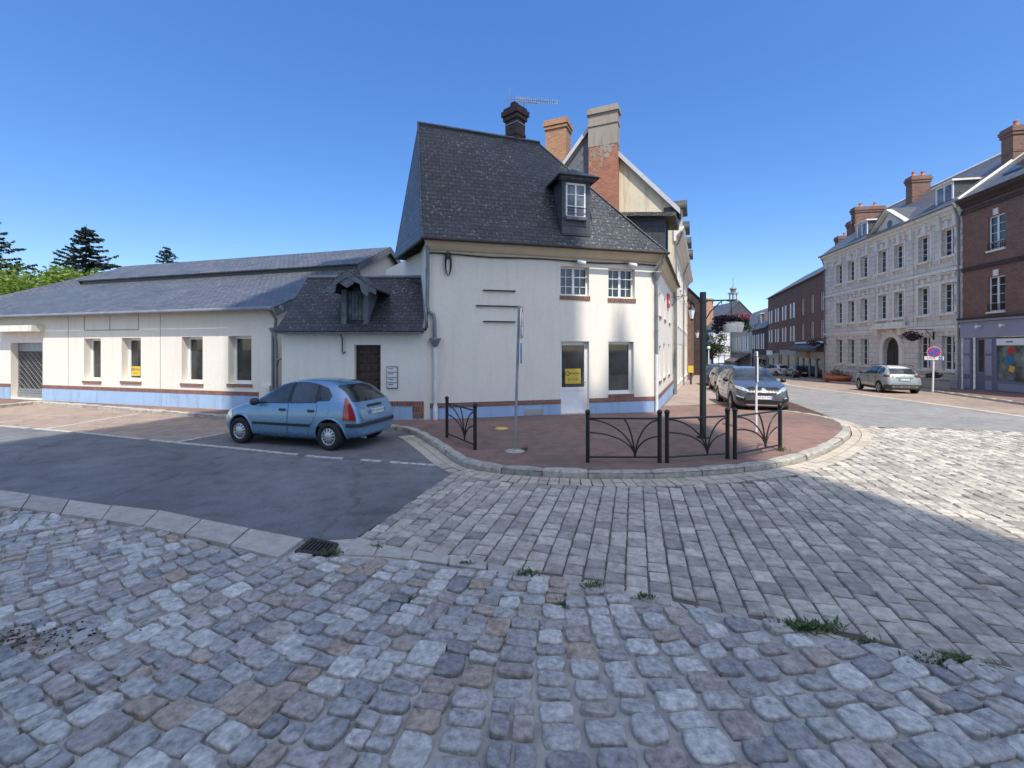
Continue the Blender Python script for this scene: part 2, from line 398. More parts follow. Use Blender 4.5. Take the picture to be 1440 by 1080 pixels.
M['needle'] = leafmat('conifer_needle', [(0, (.018, .035, .028)), (.5, (.032, .055, .043)), (1, (.055, .08, .062))], .12)
M['grass'] = leafmat('weed_leaf', [(0, (.05, .09, .02)), (.6, (.08, .14, .035)), (1, (.14, .18, .06))])
M['petal_pink'] = leafmat('pink_petal', [(0, (.55, .06, .12)), (.4, (.65, .22, .30)), (.7, (.70, .45, .48)), (1, (.45, .02, .05))])
M['petal_purple'] = leafmat('dark_purple_leaf', [(0, (.03, .015, .03)), (.6, (.06, .02, .05)), (1, (.03, .05, .02))])
M['petal_mix'] = leafmat('mixed_petal', [(0, (.50, .04, .06)), (.35, (.62, .25, .32)), (.6, (.70, .62, .45)), (.8, (.25, .32, .06)), (1, (.60, .10, .05))])
M['bark'] = plain('bark', (.07, .055, .045), .9, var=.3, scale=5, bmp=.5)
# ------------------------------------------------------------------ ground, roads, paving
def zone(name, pts, off, mat, cell=2.0, lift=None):
    bm = bmesh.new()
    f = bm.faces.new([bm.verts.new((p[0], p[1], 0)) for p in pts])
    bmesh.ops.triangulate(bm, faces=bm.faces[:])
    xs = [p[0] for p in pts]; ys = [p[1] for p in pts]
    if cell:
        x = math.floor(min(xs) / cell) * cell + cell
        while x < max(xs):
            bmesh.ops.bisect_plane(bm, geom=bm.verts[:] + bm.edges[:] + bm.faces[:], plane_co=(x, 0, 0), plane_no=(1, 0, 0)); x += cell
        y = math.floor(min(ys) / cell) * cell + cell
        while y < max(ys):
            bmesh.ops.bisect_plane(bm, geom=bm.verts[:] + bm.edges[:] + bm.faces[:], plane_co=(0, y, 0), plane_no=(0, 1, 0)); y += cell
    for v in bm.verts: v.co.z = gz(v.co.x, v.co.y) + off + (lift(v.co.x, v.co.y) if lift else 0)
    bmesh.ops.recalc_face_normals(bm, faces=bm.faces)
    for f in bm.faces:
        if f.normal.z < 0: f.normal_flip()
    me = bpy.data.meshes.new(name); bm.to_mesh(me); bm.free(); autouv(me)
    o = bpy.data.objects.new(name, me); COL.objects.link(o); me.materials.append(mat); struct(o); return o
def GP(lst, off): return [G(a, b, off).xy for a, b in lst]
def inside(p, poly):
    x, y = p; c = False; n = len(poly)
    for i in range(n):
        x1, y1 = poly[i][0], poly[i][1]; x2, y2 = poly[(i + 1) % n][0], poly[(i + 1) % n][1]
        if (y1 > y) != (y2 > y) and x < (x2 - x1) * (y - y1) / (y2 - y1) + x1: c = not c
    return c
def catmull(pts, n=6):
    out = []
    P = [Vector(p) for p in pts]
    for i in range(len(P) - 1):
        a, b, c, d = P[max(i - 1, 0)], P[i], P[i + 1], P[min(i + 2, len(P) - 1)]
        for k in range(n):
            t = k / n
            out.append(.5 * ((2 * b) + (c - a) * t + (2 * a - 5 * b + 4 * c - d) * t * t + (3 * b - a - 3 * c + d) * t ** 3))
    out.append(P[-1]); return out

# base terrain, one sheet to the horizon, rising to hills far off
def terrain():
    vs, fs = [], []
    xs = [-900, -500, -250, -120, -60, -30, -15, -8, -4, 0, 2, 4, 6, 10, 15, 20, 30, 45, 70, 110, 180, 300, 500, 900]
    ys = [-300, -120, -60, -20, -6, 0, 4, 8, 11, 13, 16, 20, 26, 34, 45, 60, 80, 110, 150, 200, 260, 330, 420, 560, 800, 1500]
    for y in ys:
        for x in xs:
            z = -0.03 * max(0, min(y, 220) - 13) * sstep(x / 6) - .2
            if y > 200: z += 34 * sstep((y - 230) / 350) * (1 + .25 * math.sin(x * .011 + 1.3) + .15 * math.sin(x * .031))
            vs.append((x, y, z))
    nx = len(xs)
    for j in range(len(ys) - 1):
        for i in range(nx - 1): fs.append((j * nx + i, j * nx + i + 1, (j + 1) * nx + i + 1, (j + 1) * nx + i))
    return struct(MB().raw(vs, fs, True).build('ground', M['terrain']))
terrain()
RD = -0.10                                           # road level below the pavement
# kerb line round the pavement nose (foot of the kerb), from behind the blue car to the parked cars on the main street
KERB = catmull([G(a, b, RD).xy for a, b in [(541, 605), (560, 606), (582, 612), (610, 629), (650, 656), (700, 666), (760, 671), (830, 674), (900, 674), (960, 672),
        (1040, 666), (1100, 657), (1150, 643), (1184, 625), (1197, 610), (1186, 598), (1160, 590)]], 5)
KERB2 = [G(a, b, RD).xy for a, b in [(1160, 590), (1135, 585), (1105, 581.5), (1060, 578), (1026, 571), (1004, 554)]]
KERB_L = [G(a, b, RD).xy for a, b in [(-160, 589), (0, 574), (50, 568.5), (180, 579), (325, 591), (541, 605)]]
A0, A1 = Vector((-2.52, 13.0)), Vector((4.88, 14.97))
D0, D1 = Vector((-21.6, 18.6)), Vector((-7.79, 14.6))
UB = Vector((.40, .916)); UB.normalize()
far_st = A1 + UB * 60
far_k = KERB2[-1] + UB * 56
# pavement
zone('pavement', [tuple(p) for p in KERB_L] + [tuple(p) for p in KERB[1:]] + [tuple(p) for p in KERB2[1:]] + [tuple(far_k), tuple(far_st + Vector((-3, 2))), tuple(A1 + Vector((-1.5, 1.5))),
     tuple(A0 + Vector((0, 1.5))), (-8, 16), (-21.6, 20.2), (-40, 25)], 0.0, M['pave_red'])
zone('street_pavement', [tuple(A1 + UB * 2.2 + Vector((.08, -.03))), *[tuple(KERB2[i] + Vector((-.16, -.05))) for i in (4, 5)], tuple(far_k + Vector((-.2, 0))), tuple(far_st + Vector((.1, 0)))], .004, M['pave_tan'], 3)
# kerb stones
def kerb_run(path, w, top, name, seg=.95, lo=-.14, r=rnd):
    mb = MB(); pts = [Vector(p) for p in path]
    d = [0]
    for i in range(1, len(pts)): d.append(d[-1] + (pts[i] - pts[i - 1]).length)
    def at(t):
        for i in range(1, len(pts)):
            if d[i] >= t: break
        k = (t - d[i - 1]) / max(1e-6, d[i] - d[i - 1]); return pts[i - 1].lerp(pts[i], k), (pts[i] - pts[i - 1]).normalized()
    t = 0
    while t < d[-1] - .05:
        L = min(seg * r.uniform(.75, 1.2), d[-1] - t); n = 4; vs = []; dz = r.uniform(-.012, .008); dw = r.uniform(-.012, .012)
        for i in range(n + 1):
            q, tg = at(t + .008 + (L - .016) * i / n); nn = Vector((-tg.y, tg.x)); z = gz(q.x, q.y)
            j = lambda: r.uniform(-.005, .005)
            e = .02 if i in (0, n) else 0
            for dd, zz in ((-dw, lo), (-dw + j(), top + dz - .035 - e), (.03 - dw + j(), top + dz - e + j()), (w * .6, top + dz + .004 - e + j()), (w - .02, top + dz - e + j()), (w, top + dz - .03), (w, lo)):
                p = q + nn * dd; vs.append((p.x, p.y, z + zz))
        fs = []
        for i in range(n):
            for k in range(6): fs.append((i * 7 + k, i * 7 + k + 1, (i + 1) * 7 + k + 1, (i + 1) * 7 + k))
        fs.append(tuple(range(7))); fs.append(tuple(range(n * 7, n * 7 + 7))[::-1])
        mb.raw(vs, fs, False); t += L
    return struct(mb.build(name, M['kerb'], merge=False))
kerb_run(KERB_L + KERB, .20, .03, 'kerb')
kerb_run(KERB2 + [far_k], .16, .012, 'flush_kerb', 1.1)
# pale channel stones round the nose, at road level
mbc = MB(); r2 = random.Random(3)
kp = KERB[10:]
acc = 0
for i in range(len(kp) - 1):
    a, b = kp[i], kp[i + 1]; tg = (b - a).normalized(); nn = Vector((tg.y, -tg.x)); L = (b - a).length; k = max(1, round(L / .28))
    for j in range(k):
        for c0, c1 in ((.02, .20), (.215, .40)):
            p0 = a + tg * (L * j / k + .006); p1 = a + tg * (L * (j + 1) / k - .006)
            na = nn
            z = RD + .012 + r2.uniform(-.004, .004)
            q = [p0 + na * c0, p1 + na * c0, p1 + na * c1, p0 + na * c1]
            mbc.hexa([(v.x, v.y, gz(v.x, v.y) + z - .06) for v in q] + [(v.x, v.y, gz(v.x, v.y) + z) for v in q])
struct(mbc.build('kerb_channel', M['sett_pale']))

# left street, parking bays
KLf = [tuple(p) for p in KERB_L]
zone('street', [(-60, 34), *KLf, *[tuple(p) for p in KERB[1:26]], *GP([(650, 660), (500, 757)], RD), *GP([(425, 762), (320, 742), (100, 708), (0, 694)], RD), (-20, 8.8), (-60, 13)], RD - .002, M['street'])
line1 = GP([(0, 599), (110, 608), (247, 622.5)], RD)
zone('parking_bay', [*[tuple(p) for p in KERB_L[:5]], *GP([(328, 607.5), (247, 622.5), (110, 608), (0, 599)], RD), (-21, 13.4), (-40, 19)], RD + .003, M['bay'], 2.5)
zone('parking_lane', [*GP([(328, 607.5)], RD), tuple(KERB_L[4]), tuple(KERB_L[5]), *[tuple(p) for p in KERB[1:22]], *GP([(640, 656.5), (450, 643), (330, 630.5), (247, 622.5)], RD)], RD + .003, M['bay_grey'], 2.5)
mbl = MB(); r3 = random.Random(5)
def line_setts(pxl, w=.11, l=.2, miss=.15):
    P = [G(a, b, RD).xy for a, b in pxl]
    for a, b in zip(P[:-1], P[1:]):
        L = (b - a).length; t = 0; tg = (b - a) / L; nn = Vector((-tg.y, tg.x))
        while t < L - .05:
            ll = min(l * r3.uniform(.7, 1.3), L - t)
            if r3.random() > miss:
                q = [a + tg * (t + .012) - nn * w / 2, a + tg * (t + ll - .012) - nn * w / 2 * r3.uniform(.8, 1.1), a + tg * (t + ll - .012) + nn * w / 2, a + tg * (t + .012) + nn * w / 2]
                z = RD + .010 + r3.uniform(-.003, .004)
                mbl.hexa([(v.x, v.y, z - .05) for v in q] + [(v.x, v.y, z) for v in q])
            t += ll
line_setts([(0, 599), (110, 608), (247, 622.5), (330, 630.5), (450, 643), (640, 656.5)])
line_setts([(247, 622.5), (330, 606.5)], .10); line_setts([(60, 604), (195, 582)], .10, .3, .05)
struct(mbl.build('bay_line', M['line']))

# main street on the right
R1 = [(1085, 531), (1108, 541), (1140, 546), (1200, 553), (1260, 561), (1350, 573), (1440, 586), (1600, 612)]
KR = [tuple(p) for p in KERB[66:]] + [tuple(p) for p in KERB2[1:]]
paverfar = GP([(1197, 600), (1300, 602), (1440, 608), (1560, 613)], RD)
R1w = GP(R1, RD)
zone('road', [*paverfar, *R1w[::-1], tuple(far_k + Vector((6, 0))), tuple(far_k), *[tuple(p) for p in KERB2[::-1]], tuple(KERB[-1])], RD - .003, M['street_pale'], 3)
R2 = GP([(1083, 521), (1120, 530), (1150, 536), (1240, 543.5), (1300, 549), (1440, 569), (1600, 592)], RD)
zone('parking_strip', [*R1w, *R2[::-1]], RD - .001, M['sett_pale'] if False else M['bay'], 3)
farw = [Vector((40, 68.9)), Vector((31.4, 44.2)), Vector((28.5, 27.9)), Vector((26.2, 15.0))]
zone('far_pavement', [*R2, (27.5, 15), *[tuple(p + Vector((.6, 0))) for p in farw[::-1]]], 0.0, M['pave_red'], 3)
kerb_run([Vector(p) for p in R2[::-1]], .18, .012, 'far_kerb', 1.2)
# light paved crossing beyond the asphalt
crossing = GP([(1003, 545), (1060, 546), (1108, 546.5), (1168, 549.5), (1140, 541), (1108, 536), (1085, 528), (1000, 528)], RD)
# pale edge line of setts between asphalt and parking strip
mbe = MB()
for a, b in zip(R1w[:-1], R1w[1:]):
    L = (b - a).length; tg = (b - a) / L; nn = Vector((-tg.y, tg.x)); k = max(1, int(L / .5))
    for j in range(k):
        q = [a + tg * (L * j / k + .01) - nn * .15, a + tg * (L * (j + 1) / k - .01) - nn * .15, a + tg * (L * (j + 1) / k - .01) + nn * .15, a + tg * (L * j / k + .01) + nn * .15]
        mbe.hexa([(v.x, v.y, gz(v.x, v.y) + RD - .05) for v in q] + [(v.x, v.y, gz(v.x, v.y) + RD + .006) for v in q])
struct(mbe.build('edge_stones', M['sett_pale']))

# square pavers
PAV = [*GP([(500, 758), (650, 661)], RD), *[tuple(p - (p - Vector((3.5, 11))).normalized() * -.40) for p in KERB[26:80]], *paverfar, (24, 9.0), (24, -6), *GP([(1700, 1012), (1440, 944), (1260, 912), (1100, 880), (940, 845), (800, 815), (740, 806), (610, 781)], RD)]
zone('paver_bed', [(p[0], p[1]) for p in PAV], RD - .012, M['joint'], 3)
def setts(name, poly, ang, cw, lmin, lmax, gap, mat, h=.012, seed=1, smooth=False, bowl=None):
    r = random.Random(seed); mb = MB(); c, s = math.cos(ang), math.sin(ang)
    ax = Vector((s, c)); ay = Vector((c, -s))          # ax along the courses
    us = [ax.dot(Vector((p[0], p[1]))) for p in poly]; vs_ = [ay.dot(Vector((p[0], p[1]))) for p in poly]
    v = min(vs_)
    while v < max(vs_):
        w = cw * r.uniform(.94, 1.06); u = min(us) - r.random() * .3
        while u < max(us):
            l = r.uniform(lmin, lmax); cc = ax * (u + l / 2) + ay * (v + w / 2)
            if cc.y > -1 and inside(cc, poly):
                z = gz(cc.x, cc.y) + RD + r.uniform(-.004, .006); tx, ty = r.uniform(-.006, .006), r.uniform(-.006, .006)
                g = gap / 2; b = .012 * r.uniform(.6, 1.4); ring = []; top = []
                for a_, b_ in ((-1, -1), (1, -1), (1, 1), (-1, 1)):
                    j = lambda: r.uniform(-.005, .005)
                    q = cc + ax * (a_ * (l / 2 - g * 1.5) + j()) + ay * (b_ * (w / 2 - g) + j())
                    ring.append((q.x, q.y, z - .012 + a_ * tx + b_ * ty))
                    q2 = cc + ax * (a_ * (l / 2 - g * 1.5 - b)) + ay * (b_ * (w / 2 - g - b))
                    top.append((q2.x, q2.y, z + h * .3 + a_ * tx + b_ * ty))
                base = [(p[0], p[1], z - .05) for p in ring]
                vv = base + ring + top
                mb.raw(vv, [(0, 1, 5, 4), (1, 2, 6, 5), (2, 3, 7, 6), (3, 0, 4, 7), (4, 5, 9, 8), (5, 6, 10, 9), (6, 7, 11, 10), (7, 4, 8, 11), (8, 9, 10, 11)], False)
            u += l
        v += w
    return struct(mb.build(name, mat))
setts('square_pavers', [(p[0], p[1]) for p in PAV], R(15.5), .20, .19, .218, .013, M['sett'], seed=4)

# cobbled forecourt in the foreground
def coblift(x, y): return .05 * sstep((4.2 - y) / 3.0)
seam = [(1760, 1030), (1440, 950), (1270, 918), (1100, 887), (940, 852), (800, 822), (740, 813), (600, 792), (480, 784), (395, 785), (300, 765), (150, 735), (0, 714), (-200, 692)]
COB = [*GP(seam, RD), (-12, 6), (-12, -2.5), (9, -2.5)]
zone('cobble_bed', [(p[0], p[1]) for p in COB], RD - .002, M['mortar'], .5, coblift)
def cobbles():
    r = random.Random(11); mb = MB(); C = Vector((.9, 10.2))
    poly = [(p[0], p[1]) for p in COB]
    th = -1.45
    while th < .95:
        dth = .0315 * r.uniform(.86, 1.14); rad = 4.6 + r.random() * .3
        while rad < 14:
            w = dth * rad
            nsub = 2 if w > .262 else 1
            l = r.uniform(.12, .20) if r.random() < .85 else r.uniform(.20, .26); a0 = th + .012 * math.sin(rad * 1.7 + th * 9)
            for isub in range(nsub):
              a = a0 + dth * (isub + .5) / nsub
              w = dth * rad / nsub
              cc = C + Vector((math.sin(a), -math.cos(a))) * (rad + l / 2)
              if 1.2 < cc.y and abs(cc.x) < 8 + cc.y and inside(cc, poly):
                  ax = Vector((math.sin(a), -math.cos(a))); ay = Vector((ax.y, -ax.x))
                  rot = r.uniform(-.07, .07); ax, ay = ax * math.cos(rot) + ay * math.sin(rot), ay * math.cos(rot) - ax * math.sin(rot)
                  w2 = min(w, .27) / 2 - .006 * r.uniform(.4, 2.2); l2 = l / 2 - .006 * r.uniform(.4, 2.4)
                  z = RD + coblift(cc.x, cc.y) + r.uniform(-.008, .006); hh = r.uniform(.020, .036); tx, ty = r.uniform(-.011, .011), r.uniform(-.011, .011)
                  n = 12; rings = []
                  ph = [r.uniform(.95, 1.03) if i % 3 != 1 else r.uniform(.86, 1.03) for i in range(n)]
                  for k, (sc, zz) in enumerate(((1.0, -.03), (1.0, .58), (.97, .9), (.87, 1.0), (.45, .98))):
                      ring = []
                      for i in range(n):
                          t = 2 * math.pi * (i + .5) / n; cx_, sx_ = math.cos(t), math.sin(t)
                          m = (abs(cx_) ** 11.0 + abs(sx_) ** 11.0) ** (-1 / 11.0)
                          fx, fy = cx_ * m * ph[i] * sc, sx_ * m * ph[i] * sc
                          q = cc + ax * (fx * l2) + ay * (fy * w2)
                          ring.append((q.x, q.y, z + (hh * zz + (tx * fx + ty * fy) + r.uniform(-.0035, .0035) if zz > 0 else -.03)))
                      rings += ring
                  fs = []
                  for k in range(4):
                      for i in range(n): fs.append((k * n + i, k * n + (i + 1) % n, (k + 1) * n + (i + 1) % n, (k + 1) * n + i))
                  fs.append(tuple(range(4 * n, 5 * n)))
                  mb.raw(rings, fs, True)
            rad += l
        th += dth
    return struct(mb.build('cobblestones', M['cobble']))
cobbles()
# pale edging slabs: gutter band on the left, flat slabs along the seam
mbs = MB(); r4 = random.Random(8)
def band(top, bot, n, z, gap=.012):
    T = [G(a, b, z).xy for a, b in top]; B = [G(a, b, z).xy for a, b in bot]
    def at(P, t):
        d = [0]
        for i in range(1, len(P)): d.append(d[-1] + (P[i] - P[i - 1]).length)
        s = t * d[-1]
        for i in range(1, len(P)):
            if d[i] >= s - 1e-9: break
        return P[i - 1].lerp(P[i], (s - d[i - 1]) / (d[i] - d[i - 1]))
    for k in range(n):
        t0, t1 = k / n, (k + 1) / n; e = gap / max(.2, (at(T, t1) - at(T, t0)).length) / n
        q = [at(B, t0 + e), at(B, t1 - e), at(T, t1 - e), at(T, t0 + e)]; dz = r4.uniform(-.006, .006)
        mbs.hexa([(v.x, v.y, z - .08) for v in q] + [(v.x, v.y, z + dz + r4.uniform(-.004, .004)) for v in q])
band([(-220, 660), (0, 689), (120, 706), (220, 717), (330, 739), (428, 757)], [(-260, 683), (0, 711), (120, 726), (220, 743), (310, 763), (392, 783)], 12, RD + .045)
band([(478, 769), (540, 768), (600, 776), (680, 790), (740, 803)], [(472, 779), (540, 781), (600, 789), (680, 801), (742, 812)], 5, RD + .015)
band([(740, 803), (800, 814), (940, 844), (1100, 879), (1260, 911), (1440, 943), (1700, 1011)], [(742, 812), (800, 822), (940, 852), (1100, 887), (1270, 918), (1440, 950), (1760, 1030)], 34, RD + .004, .02)
struct(mbs.build('edging_slabs', M['slab']))
zone('gutter_patch', GP([(418, 752), (504, 755), (620, 784), (600, 790), (480, 790), (392, 786)], RD), RD - .004, M['slab'], 0)
# drain grate
gc = [G(417, 779, RD), G(438, 762, RD), G(474, 769, RD), G(462, 783, RD)]
t = empty('drain_grate', tuple(gc[0]), 'rusty slotted drain grate set in the gutter where the cobbles begin', 'drain')
mb = MB(); z = RD + .012
for k in range(8):
    f0, f1 = k / 8 + .02, k / 8 + .075
    a0, a1 = gc[0].lerp(gc[3], f0), gc[0].lerp(gc[3], f1); b0, b1 = gc[1].lerp(gc[2], f0), gc[1].lerp(gc[2], f1)
    mb.hexa([(v.x, v.y, z - .06) for v in (a0, a1, b1, b0)] + [(v.x, v.y, z + .02) for v in (a0, a1, b1, b0)])
mb.build('slats', M['iron'], t)
mb = MB()
for a, b in ((0, 1), (1, 2), (2, 3), (3, 0)):
    mb.tube([(gc[a].x, gc[a].y, z + .012), (gc[b].x, gc[b].y, z + .012)], .022, 6)
mb.build('rim', M['iron'], t)
MB().face([(v.x, v.y, z - .035) for v in gc]).build('sump', M['black'], t)
# ------------------------------------------------------------------ building helpers
def wall(mb, fr, u0, u1, z0, z1, holes=(), rev=.2, d=0.0):
    us = sorted({u0, u1, *[x for h in holes for x in h[:2] if u0 < x < u1]}); zs = sorted({z0, z1, *[x for h in holes for x in h[2:] if z0 < x < z1]})
    for i in range(len(us) - 1):
        for j in range(len(zs) - 1):
            a, b, c, e = us[i], us[i + 1], zs[j], zs[j + 1]; mu, mz = (a + b) / 2, (c + e) / 2
            if any(h[0] < mu < h[1] and h[2] < mz < h[3] for h in holes): continue
            mb.face([fr.p(a, d, c), fr.p(b, d, c), fr.p(b, d, e), fr.p(a, d, e)])
    for h in holes:
        a, b, c, e = h
        for p, q in (((a, c), (a, e)), ((a, e), (b, e)), ((b, e), (b, c)), ((b, c), (a, c))):
            mb.face([fr.p(p[0], d, p[1]), fr.p(q[0], d, q[1]), fr.p(q[0], d - rev, q[1]), fr.p(p[0], d - rev, p[1])])
    return mb
def window(fr, h, parent, rev=.2, d=0.0, mull=1, bars=(0, 0), fw=.06, mat='white', glass='glass', sill=None, sillmat='brick_band', name='window', thick=.05):
    a, b, c, e = h; dd = d - rev + .004; mb = MB()
    mb.fbox(fr, a, a + fw, dd, dd + thick, c, e); mb.fbox(fr, b - fw, b, dd, dd + thick, c, e)
    mb.fbox(fr, a + fw, b - fw, dd, dd + thick - .002, c, c + fw * 1.2); mb.fbox(fr, a + fw, b - fw, dd, dd + thick - .002, e - fw, e)
    for k in range(1, mull):
        x = a + (b - a) * k / mull; mb.fbox(fr, x - fw * .75, x + fw * .75, dd, dd + thick + .006, c + fw * 1.2, e - fw)
    nb, nh = bars
    for k in range(mull):
        p, q = a + (b - a) * k / mull, a + (b - a) * (k + 1) / mull
        for i in range(1, nb): x = p + (q - p) * i / nb; mb.fbox(fr, x - .011, x + .011, dd, dd + thick * .7, c + fw, e - fw)
    for i in range(1, nh): z = c + (e - c) * i / nh; mb.fbox(fr, a + fw, b - fw, dd, dd + thick * .66, z - .011, z + .011)
    w = mb.build(name, M[mat], parent)
    MB().face([fr.p(a, dd + .012, c), fr.p(b, dd + .012, c), fr.p(b, dd + .012, e), fr.p(a, dd + .012, e)]).build('pane', M[glass], w)
    if sill:
        so, st, sp = sill                              # overhang sideways, height, projection
        MB().fbox(fr, a - so, b + so, d - rev + .05, d + sp, c - st, c - .002).build('sill', M[sillmat], w)
    return w
def slab(pts, th):                                     # roof sheet of some thickness, pts counter-clockwise from above
    a = [Vector(p) for p in pts]; n = (a[1] - a[0]).cross(a[2] - a[0]).normalized()
    if n.z < 0: n = -n
    return [p for p in a], -n * th
def roof(mb, pts, th=.07):
    a, v = slab(pts, th); mb.prism(a, v); return mb
def pipe_run(fr, pts, r, seg=10): return MB().tube([fr.p(*p) for p in pts], r, seg)

# ------------------------------------------------------------------ corner house (steep slate roof, shop on the ground floor)
FA = Frame(A0, A1); FB = Frame(A1, A1 + UB * 8.8)
house = empty('corner_house', (A0.x, A0.y, 0), 'cream rendered corner house with steep slate roof and blue plinth', 'house')
ZE = 5.0
fw1 = FA.rect(788.4, 828.4, 375, 416); fw2 = FA.rect(855.6, 892.7, 377.5, 419.5)
fdo = FA.rect(788.4, 828.4, 480, 582); fw3 = FA.rect(855.6, 891, 480.5, 554)
fdo = (fdo[0], fdo[1], .04, fdo[3])
mb = MB(); wall(mb, FA, 0, FA.L, -.6, ZE + .3, [fw1, fw2, fdo, fw3], .22)
sw = [(1.1, 1.9, .9, 2.2), (3.0, 3.9, .9, 2.3), (5.6, 6.5, .9, 2.3), (1.2, 1.9, 3.3, 4.2), (3.4, 4.1, 3.3, 4.2), (6.0, 6.7, 3.3, 4.2)]
wall(mb, FB, 0, FB.L, -.9, ZE + .3, sw, .18)
for a_, b_ in (((-3.02, 14.62), A0), ((-5.1, 17.9), (-3.02, 14.62))): FL = Frame(a_, b_); wall(mb, FL, 0, FL.L, -.3, ZE + .3)   # left flank, mostly hidden by the link house
mb.build('wall', M['cream'], house)
window(FA, fw1, house, .22, mull=2, bars=(2, 3), fw=.055, sill=(.03, .13, .03)); window(FA, fw2, house, .22, mull=2, bars=(2, 3), fw=.055, sill=(.03, .13, .03))
window(FA, fw3, house, .22, mull=1, fw=.09, sill=(.0, .17, .035))
for h in sw: window(FB, h, house, .18, mull=1, fw=.06, sill=(.03, .1, .03))
# glazed door with white lower panel
dm = MB(); a, b, c, e = fdo; dd = -.21
zm = FA.hit(808, 545)[1]
dm.fbox(FA, a, b, dd, dd + .05, e - .12, e); dm.fbox(FA, a, a + .1, dd, dd + .05, c, e - .12); dm.fbox(FA, b - .1, b, dd, dd + .05, c, e - .12)
dm.fbox(FA, a + .1, b - .1, dd, dd + .046, zm - .1, zm); dm.fbox(FA, a + .1, b - .1, dd, dd + .03, c + .02, zm - .1); dm.fbox(FA, a + .1, b - .1, dd, dd + .046, c, c + .09)
door = dm.build('door', M['white'], house)
MB().face([FA.p(a + .1, dd + .02, zm), FA.p(b - .1, dd + .02, zm), FA.p(b - .1, dd + .02, e - .12), FA.p(a + .1, dd + .02, e - .12)]).build('pane', M['glass'], door)
MB().tube([FA.p(b - .07, dd + .05, 1.0), FA.p(b - .07, dd + .10, 1.0), FA.p(b - .17, dd + .10, 1.0)], .011).build('handle', M['galv'], door)
MB().fbox(FA, a - .02, b + .02, -.2, .06, -.05, .035).build('doorstep', M['stone_trim'], house)
# brick band + plinth
bands, pl = MB(), MB()
for u0, u1 in ((.1, a - .0), (b + .0, FA.L - .02)):
    bands.fbox(FA, u0, u1, .002, .032, .335, .475); pl.fbox(FA, u0, u1, .002, .022, -.3, .334)
bands.fbox(FB, .05, FB.L, .002, .032, .30, .44); pl.fbox(FB, .05, FB.L, .002, .022, -.7, .299)
bands.build('brick_band', M['brick_band'], house); pl.build('plinth', M['blue'], house)
MB().fbox(FA, *[FA.hit(x, 580)[0] for x in (737, 763)], .02, .04, .03, .2).build('vent_patch', M['stone_base'], house)
# cornice under the eaves, coved
def cornice(fr, u0, u1, prof, e0=0.0, e1=0.0):
    m = MB(); n = len(prof)
    vs = [fr.p(u0 - e0 * d, d, z) for d, z in prof] + [fr.p(u1 + e1 * d, d, z) for d, z in prof]
    return m.raw(vs, [(i, i + 1, n + i + 1, n + i) for i in range(n - 1)] + [tuple(range(n))[::-1], tuple(range(n, 2 * n))])
cv = [(.002, 4.93), (.03, 4.93), (.03, 4.99), (.09, 5.02), (.16, 5.10), (.21, 5.20), (.24, 5.22), (.27, 5.30), (.0, 5.30)]
m1 = cornice(FA, 0, FA.L, cv, .3, .6); m2 = cornice(FB, 0, FB.L, cv, .35, 0)
m1.v += m2.v; m1.f += [tuple(i + len(m1.v) - len(m2.v) for i in f) for f in m2.f]; m1.sm += m2.sm
m1.build('cornice', M['beige'], house)
# main roof
EL, ER = FA.p(-.12, .34, 5.30), FA.p(FA.L + .2, .36, 5.30)
RLp, RRp = U(588, 174, 14.5), U(757, 200, 15.85)
RRp.z = RLp.z - .02
BLp = U(554, 361, 15.7); BLp.z = 5.28
BRp = Vector((6.2, 17.4, 5.4)); MIDB = Vector((1.0, 18.0, 5.3))
ov = [RLp.lerp(EL, .86), RRp.lerp(ER, .80)]            # flared foot
FLr = lambda p, k: p + Vector((FA.n.x, FA.n.y, 0)) * k
fl, frr = FLr(RLp.lerp(EL, .84), -.09), FLr(RRp.lerp(ER, .82), -.07)
mb = MB()
roof(mb, [EL, ER, frr, fl], .06); roof(mb, [fl, frr, RRp, RLp], .06)
rf = mb.build('roof', M['slate'], house)
rl = RLp.lerp(BLp, .9) + Vector((.05, .02, 0))
mb = MB(); mb.prism([EL, fl, RLp, BLp], Vector((.05, .03, -.02))); 
roof(mb, [RLp, RRp, MIDB, BLp], .05); roof(mb, [ER, BRp, RRp, frr], .05); roof(mb, [RRp, BRp, MIDB], .05)
mb.build('roof_side', M['slate_clean'], house)
mb = MB(); mb.tube([RLp + Vector((-.03, 0, .03)), RRp + Vector((.05, 0, .03))], .055, 8); mb.build('ridge_cap', M['slate_clean'], house)
MB().tube([RLp + Vector((0, -.02, .02)), fl + Vector((-.02, -.03, .02)), EL], .03, 6).build('hip_flashing', M['slate_clean'], house); MB().tube([RRp, frr + Vector((0, -.02, .03)), ER + Vector((0, 0, .02))], .03, 6).build('hip_flashing', M['slate_clean'], house)
mb = MB(); mb.tube([EL + Vector((-.05, -.05, -.04)), ER + Vector((.05, -.05, -.04))], .05, 8); mb.build('gutter', M['iron'], house)
